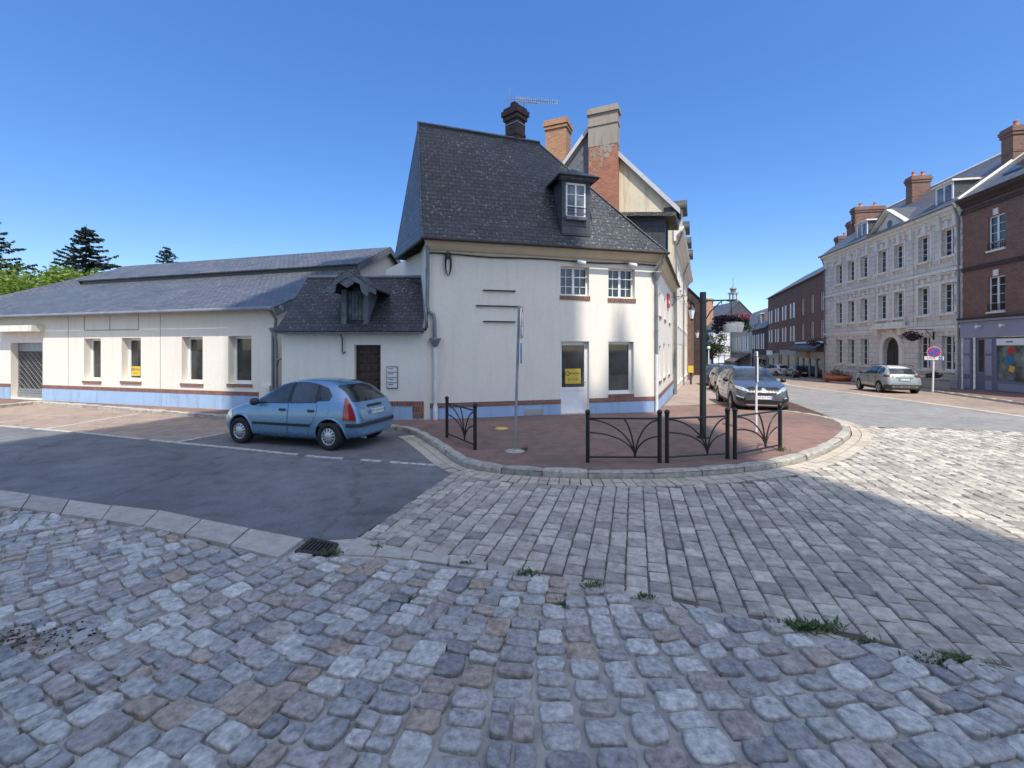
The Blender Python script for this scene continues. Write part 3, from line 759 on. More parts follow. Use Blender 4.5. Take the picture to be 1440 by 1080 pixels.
# dormer on the front slope
dd = .14
du = lambda x, y: FA.hit(x, y, dd)
uL, uR = du(790.5, 290)[0], du(830, 290)[0]; zb, zt = du(808, 331)[1], du(808, 250)[1]
dorm = MB(); wo = (du(795.5, 280)[0], du(823, 280)[0], du(808, 306)[1], du(808, 258)[1])
wall(dorm, FA, uL, uR, zb, zt, [wo], .06, dd)
for u in (uL, uR):                                     # slate-hung cheeks
    dorm.face([FA.p(u, dd, zb), FA.p(u, dd, zt), FA.p(u, -2.2, zt), FA.p(u, -2.2, zb)])
do = dorm.build('dormer', M['slate_hung'], house)
dw = MB(); a, b, c, e = wo
for q in ((a, a + .05, c, e), (b - .05, b, c, e), (a, b, c, c + .05), (a, b, e - .06, e), ((a + b) / 2 - .03, (a + b) / 2 + .03, c, e)): dw.fbox(FA, q[0], q[1], dd - .05, dd + .015 + .002 * (q[0] == a), q[2], q[3])
for k in (1, 2): dw.fbox(FA, a, b, dd - .045, dd, c + (e - c) * k / 3 - .012, c + (e - c) * k / 3 + .012)
dw.build('dormer_frame', M['white'], do)
MB().face([FA.p(a, dd - .03, c), FA.p(b, dd - .03, c), FA.p(b, dd - .03, e), FA.p(a, dd - .03, e)]).build('pane', M['glass_net'], do)
mr = MB(); o_ = .22
e0, e1, e2, e3 = FA.p(uL - o_, dd + .3, zt - .02), FA.p(uR + o_, dd + .3, zt - .02), FA.p(uR + o_, -1.7, zt - .02), FA.p(uL - o_, -1.7, zt - .02)
pk = FA.p((uL + uR) / 2, dd - .35, zt + .42); pkb = FA.p((uL + uR) / 2, -2.0, zt + .42)
for f in ([e0, e1, pk], [e1, e2, pkb, pk], [e3, e0, pk, pkb]): roof(mr, f, .05)
mr.build('dormer_roof', M['slate'], do)
mr = MB(); mr.fbox(FA, uL - .12, uR + .12, dd - .02, dd + .2, zt - .10, zt - .025); mr.build('dormer_soffit', M['wood_grey'], do)
rb = MB(); rb.tube([FA.p(a, dd + .09, c + .28), FA.p(b, dd + .09, c + .28)], .014); rb.tube([FA.p(a, dd + .09, c + .1), FA.p(b, dd + .09, c + .1)], .01); rb.build('window_rail', M['iron'], do)
rb = MB(); rb.fbox(FA, a - .02, b + .02, dd + .002, dd + .13, c - .1, c - .002); rb.build('dormer_sill', M['wood_grey'], do)
fl2 = MB(); rr = random.Random(3)
# low roof and street dormer of the wing along the main street
mb = MB(); roof(mb, [FB.p(.6, .38, 5.28), FB.p(8.8, .38, 5.28), FB.p(8.8, -2.6, 7.3), FB.p(2.4, -2.6, 7.3)], .06); mb.build('wing_roof', M['slate'], house)
sd = MB(); s0, s1 = 3.75, 5.6
zq = 7.72
sd.face([FB.p(s0, .0, 5.4), FB.p(s0, .0, zq), FB.p(s0, -2.9, zq), FB.p(s0, -2.9, 5.4)]); sd.face([FB.p(s1, .0, 5.4), FB.p(s1, .0, zq), FB.p(s1, -2.9, zq), FB.p(s1, -2.9, 5.4)])
wall(sd, FB, s0, s1, 5.4, zq, [(s0 + .4, s1 - .4, 5.7, 7.3)], .08)
sdo = sd.build('street_dormer', M['slate_hung'], house)
mb = MB(); roof(mb, [FB.p(s0 - .3, .45, zq - .05), FB.p(s1 + .3, .45, zq - .05), FB.p(s1 + .3, -3.0, zq + .35), FB.p(s0 - .3, -3.0, zq + .35)], .16); mb.build('dormer_roof', M['slate_old'], sdo)
MB().face([FB.p(s0 + .4, -.07, 5.7), FB.p(s1 - .4, -.07, 5.7), FB.p(s1 - .4, -.07, 7.3), FB.p(s0 + .4, -.07, 7.3)]).build('pane', M['glass'], sdo)
# black chimney on the ridge
def chimney(c, w, dpt, z0, z1, rz, mat, parent, cap=True, pots=0, capmat=None, name='chimney', bands=True):
    m = MB(); m.box((c[0], c[1], (z0 + z1) / 2), (w, dpt, z1 - z0), rz)
    h = min(.5, (z1 - z0) * .2)
    if cap:
        m.box((c[0], c[1], z1 - h * .75), (w + .12, dpt + .12, h * .35), rz); m.box((c[0], c[1], z1 - h * .30), (w + .22, dpt + .22, h * .45), rz); m.box((c[0], c[1], z1 + h * .07), (w + .10, dpt + .10, h * .26), rz)
    if bands: m.box((c[0], c[1], z0 + (z1 - z0) * .55), (w + .05, dpt + .05, .07), rz)
    o = m.build(name, M[mat], parent)
    cs, sn = math.cos(rz), math.sin(rz)
    for k in range(pots):
        f = (k + .5) / pots - .5; x, y = c[0] + f * w * cs, c[1] + f * w * sn
        MB().lathe([(.15, z1 + h * .2), (.17, z1 + h * .2 + .06), (.13, z1 + h * .2 + .12), (.12, z1 + h * .2 + .38), (.15, z1 + h * .2 + .42), (.10, z1 + h * .2 + .42), (.09, z1 + .1)], (x, y, 0), 12).build('chimney_pot', M['terracotta'], o)
    return o
cq = U(724.5, 190, 15.85); ch = chimney((cq.x, cq.y), .45, .55, 8.6, U(724, 156, 15.8).z, R(48), 'brick_dark', house)
MB().box((cq.x - .03, cq.y, U(724, 149, 15.8).z), (.2, .2, .26), R(48)).build('flue_stack', M['brick_dark'], ch)
MB().box((cq.x, cq.y, U(724, 176, 15.8).z), (.475, .575, .03), R(48)).build('chimney_strap', M['galv'], ch)
# rain pipes: left corner (bent, hopper, white lower length) and right corner
pv = MB(); Pp = lambda x, y, d=.07: FA.p(FA.hit(x, y, d)[0], d, FA.hit(x, y, d)[1])
dp = MB(); dp.tube([Pp(600, 345, .12), Pp(601.5, 356, .1), Pp(601.5, 372), Pp(601, 430), Pp(603, 438), Pp(609, 442, .09), Pp(611, 450, .09), Pp(611.5, 476, .09)], .055, 10)
dp.lathe([(.07, -.16), (.08, -.12), (.17, .05), (.17, .10), (.1, .1)], Pp(612, 480, .1), 12)
dpo = dp.build('downpipe', M['zinc'], house)
dp = MB(); dp.tube([Pp(612, 486, .09), Pp(612, 588, .09)], .055, 10); dp.lathe([(.07, 0), (.075, .04), (.07, .4), (.056, .42)], FA.p(FA.hit(612, 588, .09)[0], .09, .0), 10)
for y in (495, 560): dp.lathe([(.066, -.03), (.066, .03)], Pp(612, y, .09), 10)
dp.build('lower_pipe', M['pipe_white'], dpo)
dp = MB(); ur = FA.L - .02
dp.tube([FA.p(ur + .12, .36, 5.2), FA.p(ur + .05, .3, 4.95), FA.p(ur, .1, 4.75), FA.p(ur, .1, 4.62)], .05); dp.lathe([(.06, -.2), (.07, -.14), (.16, .02), (.16, .06), (.1, .06)], FA.p(ur, .1, 4.62), 12)
dp.tube([FA.p(ur, .09, 4.5), FA.p(ur, .09, 1.9)], .05)
for z in (2.7, 3.2, 3.9): dp.lathe([(.062, -.03), (.062, .03)], FA.p(ur, .09, z), 10)
dpo2 = dp.build('downpipe', M['zinc'], house)
MB().tube([FA.p(ur, .09, 1.9), FA.p(ur, .09, -.1)], .053).build('lower_pipe', M['pipe_white'], dpo2)
MB().tube([FB.p(8.6, .1, 5.2), FB.p(8.6, .1, -.4)], .05).build('downpipe', M['zinc'], house)
# black cable along the cornice
cb = MB(); pts = [FA.p(u, .05 + .01 * math.sin(u * 3), 4.90 + .02 * math.sin(u * 1.9 + 1)) for u in [FA.L * k / 24 for k in range(25)]]
cb.tube(pts, .022, 6); pts = [FA.p(.03, .05, 4.9), FA.p(-.02, .05, 4.4), FA.p(.0, .06, 3.4), FA.p(.03, .06, 2.7)]; cb.tube(pts, .016, 6)
cb.build('wall_cable', M['black'], house)

# things fixed to the corner house
t = empty('cable_coil', tuple(FA.p(FA.hit(630, 370)[0], .06, FA.hit(630, 385)[1])), 'black coil of cable hanging high on the cream wall beside the rain pipe', 'cable coil')
m = MB(); uc = FA.hit(630, 370)[0]
for k in range(3):
    cpts = [FA.p(uc + (.06 + .018 * k) * math.cos(w), .06 + .015 * k, FA.hit(630, 374 - 1.5 * k)[1] + (.30 + .03 * k) * math.sin(w)) for w in [2 * math.pi * i / 16 for i in range(17)]]
    m.tube(cpts, .011, 6)
m.build('coil', M['black'], t); MB().fbox(FA, uc - .05, uc + .05, .002, .1, FA.hit(630, 364)[1], FA.hit(630, 356)[1]).build('junction_box', M['plastic'], t)
for (x0, x1, y, lab) in ((679, 724.5, 408.3, 'short dark horizontal sign bracket, topmost of the three on the blank wall'), (669, 731, 430, 'longest dark horizontal sign bracket, middle of the three on the blank wall'), (679, 724.5, 452.2, 'short dark horizontal sign bracket, lowest of the three on the blank wall')):
    u0, z = FA.hit(x0, y); u1, _ = FA.hit(x1, y)
    m = MB(); m.fbox(FA, u0, u1, .03, .055, z - .022, z + .022); m.fbox(FA, u0 + .08, u0 + .12, .0, .03, z - .015, z + .015); m.fbox(FA, u1 - .12, u1 - .08, .0, .03, z - .015, z + .015)
    o = m.build('sign_bracket', M['plastic'], None, loc=tuple(FA.p(u0, 0, z))); tag(o, lab, 'bracket', 'dark bars left on the wall by an old sign')
for (x, y, lab) in ((817, 371, 'small white floodlight on an arm above the left upstairs window'), (888, 374, 'small white floodlight on an arm above the right upstairs window')):
    u, z = FA.hit(x, y); u -= .05
    t = empty('floodlight', tuple(FA.p(u - .2, .0, z)), lab, 'lamp', 'floodlights over the upstairs windows')
    MB().tube([FA.p(u - .28, .0, z + .05), FA.p(u - .28, .10, z + .07), FA.p(u - .1, .16, z + .03)], .014).build('arm', M['black'], t)
    m = MB(); m.tube([FA.p(u - .15, .18, z + .04), FA.p(u + .10, .2, z - .03)], .055, 10, .085); m.build('lamp_head', M['white'], t)
def fp_poster(fr, x0, x1, y0, y1, d, label, texts, logo=True):
    u0, u1, z0, z1 = fr.rect(x0, x1, y0, y1, d)
    m = MB().fbox(fr, u0, u1, d, d + .006, z0, z1); o = m.build('sale_sign', M['yellow'], None, loc=tuple(fr.p((u0 + u1) / 2, d, z0)))
    tag(o, label, 'sign', 'yellow estate agent signs')
    h = z1 - z0; w = u1 - u0; ux = Vector((fr.u.x, fr.u.y, 0)); zz = Vector((0, 0, 1))
    for body, fx, fz, sz in texts:
        MB().text(body, fr.p(u0 + w * fx, d + .007, z0 + h * fz), ux, zz, h * sz, .001).build('lettering', M['ink'], o)
    if logo:
        lc = fr.p(u0 + w * .16, d + .008, z0 + h * .68); pts = [lc + ux * (h * .13 * math.cos(2 * math.pi * k / 20)) + zz * (h * .13 * math.sin(2 * math.pi * k / 20)) for k in range(21)]
        MB().tube(pts, h * .025, 4, cap=False).build('logo_ring', M['ink'], o)
    return o
fp_poster(FA, 794.5, 816.5, 518.5, 539.5, -.186, 'yellow sale sign behind the glass of the white shop door', [('VENDRE', .58, .68, .20), ('06 12 34', .5, .28, .20)])
# red sign on the street side
u, z = FB.hit(938, 422); m = MB(); m.fbox(FB, u - .1, u + .9, .02, .07, z - .28, z + .28)
o = m.build('wall_sign', M['red_sign'], None, loc=tuple(FB.p(u, .02, z))); tag(o, 'red and white sign high on the street side of the corner house', 'sign')
MB().fbox(FB, u + .05, u + .75, .071, .076, z - .12, z + .02).build('white_stripe', M['white_sign'], o)
# old-fashioned wall lantern
def lantern(base, n, label, z, reach=.95):
    t = empty('wall_lantern', tuple(base), label, 'lantern', 'old-fashioned lanterns along the main street')
    n = Vector((n.x, n.y, 0)); b = Vector(base); zz = Vector((0, 0, 1))
    m = MB(); pts = [b + n * .02 + zz * .62, b + n * (reach * .55) + zz * .66]
    for k in range(14):
        w = math.pi / 2 - k * .42; r = .22 * (1 - k / 18)
        pts.append(b + n * (reach - .12 + r * math.cos(w)) + zz * (.44 + r * math.sin(w)))
    m.tube(pts, .016, 6); m.tube([b + n * .02 + zz * .2, b + n * .25 + zz * .45, b + n * .5 + zz * .62], .012, 6); m.tube([b + n * reach + zz * .30, b + n * reach + zz * .2], .012, 6)
    m.build('bracket', M['black'], t)
    c = b + n * reach
    m = MB(); m.lathe([(.02, .22), (.05, .17), (.20, .0), (.215, -.02), (.20, -.03)], c, 6, smooth=False); m.lathe([(.09, -.5), (.10, -.47), (.02, -.56)], c, 6, smooth=False)
    for k in range(6):
        w = 2 * math.pi * k / 6; d = Vector((math.cos(w), math.sin(w), 0)); m.tube([c + d * .195 - zz * .03, c + d * .095 - zz * .49], .010, 4)
    m.build('lamp_frame', M['black'], t); MB().lathe([(.185, -.03), (.088, -.48)], c, 6, smooth=False).build('lamp_glass', M['white_sign'], t)
    return t
lantern(FB.p(7.4, 0, 4.0), FB.n, 'black lantern on a scrolled bracket on the near corner of the cream street row', 4.0)

# ------------------------------------------------------------------ link house: low, slate roof with hatch dormer
C0, C1 = Vector((-6.82, 13.06)), Vector((-2.50, 12.99))
FC = Frame(C0, C1)
link = empty('link_house', (C0.x, C0.y, 0), 'low cream link house with mossy slate roof, hatch dormer and studded brown door', 'house')
ZL = 2.62
cdo = FC.rect(498.2, 535.3, 485, 580); cdo = (cdo[0], cdo[1], .04, cdo[3])
mb = MB(); wall(mb, FC, 0, FC.L, -.4, ZL, [cdo], .22); mb.face([FC.p(0, 0, -.4), FC.p(0, -3.6, -.4), FC.p(0, -3.6, 2.4), FC.p(0, -1.6, 4.3), FC.p(0, 0, ZL)]); mb.build('wall', M['cream'], link)
dm = MB(); a, b, c, e = cdo; d0 = -.2
dm.fbox(FC, a, b, d0, d0 + .04, c, e)
for i in range(3):
    for j in range(8):
        u0 = a + .08 + (b - a - .16) * i / 3; u1 = a + .08 + (b - a - .16) * (i + 1) / 3; z0 = c + .08 + (e - c - .16) * j / 8; z1 = c + .08 + (e - c - .16) * (j + 1) / 8
        q = [FC.p(u0 + .03, d0 + .042, z0 + .03), FC.p(u1 - .03, d0 + .042, z0 + .03), FC.p(u1 - .03, d0 + .042, z1 - .03), FC.p(u0 + .03, d0 + .042, z1 - .03)]
        k = .06; q2 = [FC.p(u0 + k, d0 + .075, z0 + k), FC.p(u1 - k, d0 + .075, z0 + k), FC.p(u1 - k, d0 + .075, z1 - k), FC.p(u0 + k, d0 + .075, z1 - k)]
        dm.hexa(q + q2)
dro = dm.build('door', M['wood_door'], link); MB().ball(FC.p(a + .1, d0 + .08, 1.05), .035, 8).build('handle', M['galv'], dro)
bands, pl = MB(), MB()
for u0, u1 in ((b, FC.L - .42), (.2, a)): bands.fbox(FC, u0, u1, .002, .03, .40, .54); pl.fbox(FC, u0, u1, .002, .02, -.3, .398)
bands.fbox(FC, FC.L - .42, FC.L - .1, .002, .034, .05, .54); pl.fbox(FC, FC.L - .42, FC.L - .1, .002, .02, -.3, .048)
bands.build('brick_band', M['brick_band'], link); pl.build('plinth', M['blue'], link)
zr = 4.45; dr = -1.6
mb = MB(); k0, k1 = [FC.p(-.08, .26, ZL - .02), FC.p(FC.L - .05, .26, ZL - .02)], [FC.p(-.05, -.12, ZL + .34), FC.p(FC.L - .02, -.12, ZL + .34)]
roof(mb, [k0[0], k0[1], k1[1], k1[0]], .05); roof(mb, [k1[0], k1[1], FC.p(FC.L + .3, dr, zr), FC.p(-.0, dr, zr)], .05); roof(mb, [FC.p(-.0, dr, zr), FC.p(FC.L + .3, dr, zr), FC.p(FC.L + .3, -4.4, 2.4), FC.p(-.0, -4.4, 2.4)], .05)
mb.build('roof', M['slate'], link)
MB().tube([FC.p(0, dr, zr + .02), FC.p(FC.L + .1, dr, zr + .02)], .06, 6).build('ridge_cap', M['zinc'], link)
m = MB(); m.tube([FC.p(FC.L - .06, .22, ZL + .05), FC.p(FC.L - .08, -.12, ZL + .38), FC.p(FC.L - .50, dr, zr + .03)], .045, 5); m.build('verge_flashing', M['zinc'], link)
m = MB(); m.fbox(FC, -.05, FC.L - .06, .18, .27, ZL - .09, ZL - .045); m.build('eaves_board', M['wood_grey'], link)
# hatch dormer
d0 = .02; q = lambda x, y, d=d0: FC.hit(x, y, d)
uL, uR = q(480, 430)[0], q(518, 430)[0]; zb, zt = q(500, 456)[1], q(500, 408)[1]; um = q(491.6, 376)[0] + .08; za = q(491.6, 378, .4)[1]
dz = MB(); dz.fbox(FC, uL, uL + .14, d0 - .12, d0, zb - .1, zt + .02); dz.fbox(FC, uR - .14, uR, d0 - .12, d0, zb - .1, zt + .02); dz.fbox(FC, uL + .14, uR - .14, d0 - .1, d0 + .03, zb - .12, zb - .02)
for u in (uL + .02, uR - .02): dz.face([FC.p(u, d0 - .1, zb - .2), FC.p(u, d0 - .1, zt), FC.p(u, -1.6, zt), FC.p(u, -1.6, zb - .2)])
dh = dz.build('dormer', M['wood_grey'], link)
m = MB(); n = 5
for k in range(n):
    u0 = uL + .15 + (uR - uL - .3) * k / n; m.fbox(FC, u0 + .006, u0 + (uR - uL - .3) / n - .006, d0 - .17 - .004 * (k % 2), d0 - .13, zb - .02, zt - .02)
m.build('shutter_boards', M['wood_old'], dh)
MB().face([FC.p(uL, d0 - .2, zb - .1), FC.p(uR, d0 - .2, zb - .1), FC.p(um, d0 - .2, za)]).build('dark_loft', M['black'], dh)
m = MB(); ev = .36; fo = .45                            # gable roof with cut barge boards
gL, gR = FC.p(uL - ev, fo, zt - .0), FC.p(uR + ev, fo, zt - .0); gA = FC.p(um, fo, za)
bL, bR, bA = FC.p(uL - ev, -1.35, zt), FC.p(uR + ev, -1.35, zt), FC.p(um, -1.75, za)
roof(m, [gL, gA, bA, bL], .05); roof(m, [gA, gR, bR, bA], .05); m.build('dormer_roof', M['slate_old'], dh)
m = MB()
for a_, b_ in ((gL, gA), (gR, gA)):
    dn = Vector((0, 0, -.20)); nn = Vector((FC.n.x, FC.n.y, 0)) * -.05
    m.prism([a_ + Vector((0, 0, -.05)), b_ + Vector((0, 0, -.05)), b_ + dn * 1.3, a_.lerp(b_, .55) + dn * 1.0, a_.lerp(b_, .5) + dn * 1.9, a_.lerp(b_, .3) + dn * 2.0, a_.lerp(b_, .22) + dn * 1.1, a_ + dn * .9], nn)
m.prism([FC.p(um - .28, fo - .02, za - .12), FC.p(um - .2, fo - .02, za - .42), FC.p(um, fo - .02, za - .55), FC.p(um + .2, fo - .02, za - .42), FC.p(um + .28, fo - .02, za - .12)], Vector((-FC.n.x, -FC.n.y, 0)) * .04)
m.build('barge_boards', M['wood_grey'], dh)
m = MB(); m.tube([bR + Vector((0, 0, .02)), bA + Vector((0, 0, .02))], .05, 5); m.build('flashing', M['zinc'], dh)
m = MB(); ux = q(482, 470)[0]; m.tube([FC.p(ux, .22, ZL - .05), FC.p(ux, .06, ZL - .2), FC.p(ux, .05, ZL - .62), FC.p(ux + .04, .07, ZL - .68), FC.p(ux + .1, .07, ZL - .62)], .018, 6); m.build('hook_pipe', M['iron'], link)
# letter boxes by the door
u0, u1, z0, z1 = FC.rect(545, 558.6, 516, 545.5)
t = empty('letter_boxes', tuple(FC.p((u0 + u1) / 2, 0, z0)), 'grey panel of four letter boxes on the wall right of the studded door', 'letter boxes')
MB().fbox(FC, u0 - .02, u1 + .02, .0, .03, z0 - .02, z1 + .02).build('backing_panel', M['zinc'], t)
for k in range(4):
    h = (z1 - z0) / 4; m = MB(); m.fbox(FC, u0, u1, .031, .055, z0 + h * k + .012, z0 + h * (k + 1) - .012); bx = m.build('box_door', M['pipe_white'], t)
    MB().fbox(FC, u0 + .04, u1 - .1, .056, .058, z0 + h * k + h * .62, z0 + h * k + h * .74).build('slot', M['ink'], bx)

# ------------------------------------------------------------------ long low building on the left
FD = Frame(D0, D1)
low = empty('low_shop_building', (D0.x, D0.y, 0), 'long low cream building with grey slate roof and tall narrow windows', 'building')
ZW = 3.42
hw = [FD.rect(118, 141.7, 476, 535.5), FD.rect(171, 198, 475, 536), FD.rect(255.5, 285, 473.5, 539), FD.rect(321, 353.6, 472.5, 540)]
hg = FD.rect(15, 60, 482, 558); hg = (hg[0], hg[1], .03, hg[3])
us, ue = -6.0, FD.L + .02
mb = MB(); wall(mb, FD, us, ue, -.4, ZW + .1, hw + [hg], .30)
FDe = Frame(FD.p(ue, 0, 0).xy, FD.p(ue, -9.2, 0).xy)
mb.face([FDe.p(0, 0, 0), FDe.p(9.2, 0, 0), FDe.p(9.2, 0, 5.3), FDe.p(6.55, 0, 6.75), FDe.p(4.2, 0, 5.5), FDe.p(0, 0, 3.5)])
mb.build('wall', M['cream'], low)
for h in hw: window(FD, h, low, .30, mull=1, fw=.09, sill=(.04, .10, .04))
mg = MB(); a, b, c, e = hg; d0 = -.28
mg.fbox(FD, a, b, d0, d0 + .05, c, .42)
for k in range(4): mg.fbox(FD, a, b, d0 + .05, d0 + .07, c + .02 + k * .1, c + .07 + k * .1)
mg.fbox(FD, a, a + .05, d0, d0 + .06, .42, e); mg.fbox(FD, b - .05, b, d0, d0 + .06, .42, e); mg.fbox(FD, a, b, d0, d0 + .055, e - .35, e)
n = 20; W = b - a; H = e - .35 - .42
for k in range(-n, n):
    for sgn in (1, -1):
        if sgn < 0 and k % 2: continue
        p0, p1 = k / n * H * 1.6, k / n * H * 1.6 + W * .8
        pts = []
        x0 = a; z0 = .42 + p0 if sgn > 0 else .42 + p0 + W * .8; z1 = .42 + p1 if sgn > 0 else .42 + p0
        P0, P1 = Vector((a, z0)), Vector((b, z1))
        lo, hi = .42, e - .35
        def clip(P, Q):
            t0, t1 = 0, 1; dz = Q.y - P.y
            for bound, s in ((lo, 1), (hi, -1)):
                fa, fb = s * (P.y - bound), s * (Q.y - bound)
                if fa < 0 and fb < 0: return None
                if fa < 0: t0 = max(t0, fa / (fa - fb))
                if fb < 0: t1 = min(t1, fa / (fa - fb))
            return (P.lerp(Q, t0), P.lerp(Q, t1)) if t0 < t1 else None
        cc = clip(P0, P1)
        if cc: mg.tube([FD.p(cc[0].x, d0 + .03 + .008 * sgn, cc[0].y), FD.p(cc[1].x, d0 + .03 + .008 * sgn, cc[1].y)], .014, 4, cap=False)
go = mg.build('grille_door', M['galv'], low)
MB().face([FD.p(a, d0 - .03, c), FD.p(b, d0 - .03, c), FD.p(b, d0 - .03, e), FD.p(a, d0 - .03, e)]).build('pane', M['glass'], go)
u0, u1, z0, z1 = FD.rect(4, 63, 460, 466); MB().fbox(FD, u0, u1, .002, .42, z0 - .02, z1 + .05).build('canopy', M['stone_trim'], low)
bands, pl = MB(), MB(); ux = FD.hit(364, 545)[0]
for u0, u1 in ((us, hg[0]), (hg[1], ux)): bands.fbox(FD, u0, u1, .002, .03, .50, .63); pl.fbox(FD, u0, u1, .002, .02, -.3, .498)
bands.build('brick_band', M['brick_band'], low); pl.build('plinth', M['blue'], low)
m = MB()
for x in (96, 225.6): u = FD.hit(x, 480)[0]; m.fbox(FD, u - .012, u + .012, .0015, .006, .64, ZW)
x0, x1, y0, y1 = 119, 195, 440, 464
u0, u1, z0, z1 = FD.rect(x0, x1, y0 + 3, y1)
for q in ((u0, u1, z0 - .02, z0 + .02), (u0, u1, z1 - .012, z1 + .012), (u0 - .01, u0 + .01, z0 + .021, z1 - .013), (u1 - .01, u1 + .01, z0 + .021, z1 - .013), ((u0 * .52 + u1 * .48) - .01, (u0 * .52 + u1 * .48) + .01, z0 + .021, z1 - .013)): m.fbox(FD, q[0], q[1], .0015, .012, q[2], q[3])
m.build('render_joints', M['stone_base'], low)
# roofs: lower pitch, raised strip, upper pitch
t1, z1_, z1b, t2, z2 = 4.17, 5.46, 5.68, 6.56, 6.90
eL = FD.p(us - .5, .34, ZW + .02); eR = FD.p(ue + .22, .34, ZW + .02)
def on_t(px, py, t): u, z = FD.hit(px, py, -t); return u
uS = on_t(114, 397, t1); uRi = on_t(175, 375, t2); uH = uS - 6.0
eL = FD.p(uS - 4.6, .34, ZW + .02)
mb = MB(); roof(mb, [eL, eR, FD.p(ue + .22, -t1, z1_), FD.p(uS, -t1, z1_)], .06)
roof(mb, [FD.p(uS - .05, -t1 + .12, z1b - .02), FD.p(ue + .22, -t1 + .12, z1b - .02), FD.p(ue + .22, -t2, z2), FD.p(uRi, -t2, z2)], .06)
roof(mb, [FD.p(uRi, -t2, z2), FD.p(ue + .22, -t2, z2), FD.p(ue + .22, -9.6, 5.2), FD.p(uRi - 3, -9.6, 5.2)], .06)
roof(mb, [FD.p(uS - 4.6, -9.6, 3.4), eL, FD.p(uS, -t1, z1_), FD.p(uS - .05, -t1 + .12, z1b), FD.p(uRi, -t2, z2)], .06)
mb.build('roof', M['slate_clean'], low)
MB().fbox(FD, uS, ue + .2, -t1 - .06, -t1 + .02, z1_ - .06, z1b - .06).build('roof_step', M['black'], low)
m = MB()
for p_, q_ in (((FD.p(ue + .2, .30, ZW - .04)), FD.p(ue + .2, -t1, z1_ - .08)), (FD.p(ue + .2, -t1 + .1, z1b - .08), FD.p(ue + .2, -t2, z2 - .06)), (FD.p(ue + .2, -t2, z2 - .06), FD.p(ue + .2, -9.5, 5.15))):
    m.prism([p_, q_, q_ + Vector((0, 0, -.24)), p_ + Vector((0, 0, -.24))], Vector((FD.u.x, FD.u.y, 0)) * .05)
m.build('verge_board', M['wood_grey'], low)
m = MB(); m.tube([FD.p(uS - 4.6, .40, ZW - .03), FD.p(ue + .2, .40, ZW - .03)], .07, 8); 
for k in range(22): m.lathe([(.078, -.03), (.078, .03)], FD.p(us + 1 + k * .95, .40, ZW - .03), 8, axis='x')
m.build('gutter', M['zinc'], low)
m = MB(); ud = FD.hit(388, 500)[0]
m.tube([FD.p(ud + .1, .36, ZW - .08), FD.p(ud + .1, .1, ZW - .35), FD.p(ud + .06, .09, 2.75)], .05); m.lathe([(.05, -.2), (.15, 0), (.15, .06)], FD.p(ud + .02, .1, 2.72), 10)
m.tube([FD.p(ud - .04, .09, 2.6), FD.p(ud - .04, .08, 0)], .05); m.tube([FD.p(ud + .08, .14, 2.6), FD.p(ud + .14, .13, 2.3), FD.p(ud + .12, .10, 1.9), FD.p(ud + .12, .09, 0)], .05)
m.tube([FD.p(ud + .12, .1, 1.55), FD.p(ud + .25, .16, 1.75), FD.p(ud + .55, .22, 1.78)], .045); m.build('downpipe', M['zinc'], low)
u0, u1, z0, z1 = FD.rect(369.5, 383, 542, 575); t = empty('meter_box', tuple(FD.p((u0 + u1) / 2, 0, .02)), 'pale grey meter cabinet at the foot of the wall by the downpipes', 'meter box')
MB().fbox(FD, u0, u1, .002, .12, .02, z1).build('cabinet', M['pipe_white'], t); MB().fbox(FD, u0 + .03, u1 - .03, .121, .13, .1, z1 - .04).build('cabinet_door', M['stone_trim'], t)
fp_poster(FD, 185, 197.5, 515, 528.5, -.285 + .012, 'yellow sale sign standing inside the second narrow window from the grille door', [('VENDRE', .6, .66, .20), ('06 12 34', .5, .27, .18)])
# bulk of the hidden back of these houses
# ------------------------------------------------------------------ the church behind the viewpoint whose shadow lies over the square
CHY = -16.0; TE = math.tan(R(SUN_EL)) * math.hypot(SUN_DX, SUN_DY) / SUN_DY
def caster(p): return (p[0] - SUN_DX / SUN_DY * (p[1] - CHY), p[2] + (p[1] - CHY) * TE)
def onwall(fr, x, y): u, z = fr.hit(x, y); q = fr.p(u, 0, z); return caster(q)
gsh = lambda x, y, o=RD: caster(G(x, y, o))
left = [(-16, 0), (-16, 18), gsh(-60, 632), gsh(0, 622), gsh(161, 600), gsh(233, 589.5), gsh(278, 583.5), onwall(FD, 325, 575), onwall(FD, 326, 432)]
lx, lz = left[-1]
left += [(lx + .5, lz + 2.2), (lx + 1.2, lz + 4.6), (lx + 1.9, lz + 8.2), (lx + 2.2, lz + 10)]
right = [onwall(FA, 816, 350), onwall(FA, 816, 470), onwall(FA, 827, 540), onwall(FA, 838, 556), onwall(FA, 846, 548), onwall(FA, 858, 500), onwall(FA, 870, 425), onwall(FA, 874, 425), onwall(FA, 886, 490), onwall(FA, 900, 535), onwall(FA, 912, 566),
         gsh(930, 585, 0), gsh(994, 599, 0), gsh(1037, 622, 0), gsh(1036, 646, 0), gsh(1100, 658), gsh(1240, 698), gsh(1440, 762), (gsh(1440, 762)[0] + .3, 8), (gsh(1440, 762)[0] + .3, 0)]
tx, tz = right[0]
right = [(tx - .3, tz + 8.5), (tx - .1, tz + 5)] + right
sil = left + right
t = empty('church', (0, CHY, 0), 'tall pale stone church standing behind the viewpoint, shading the square', 'church')
MB().prism([(x, CHY, z) for x, z in sil], (0, -.7, 0)).build('west_front', M['church'], t)
MB().prism([(-8.5, CHY - .7, 0), (-8.5, CHY - .7, 14), (-.5, CHY - .7, 19), (7.5, CHY - .7, 14), (7.5, CHY - .7, 0)], (0, -26, 0)).build('nave', M['church'], t)
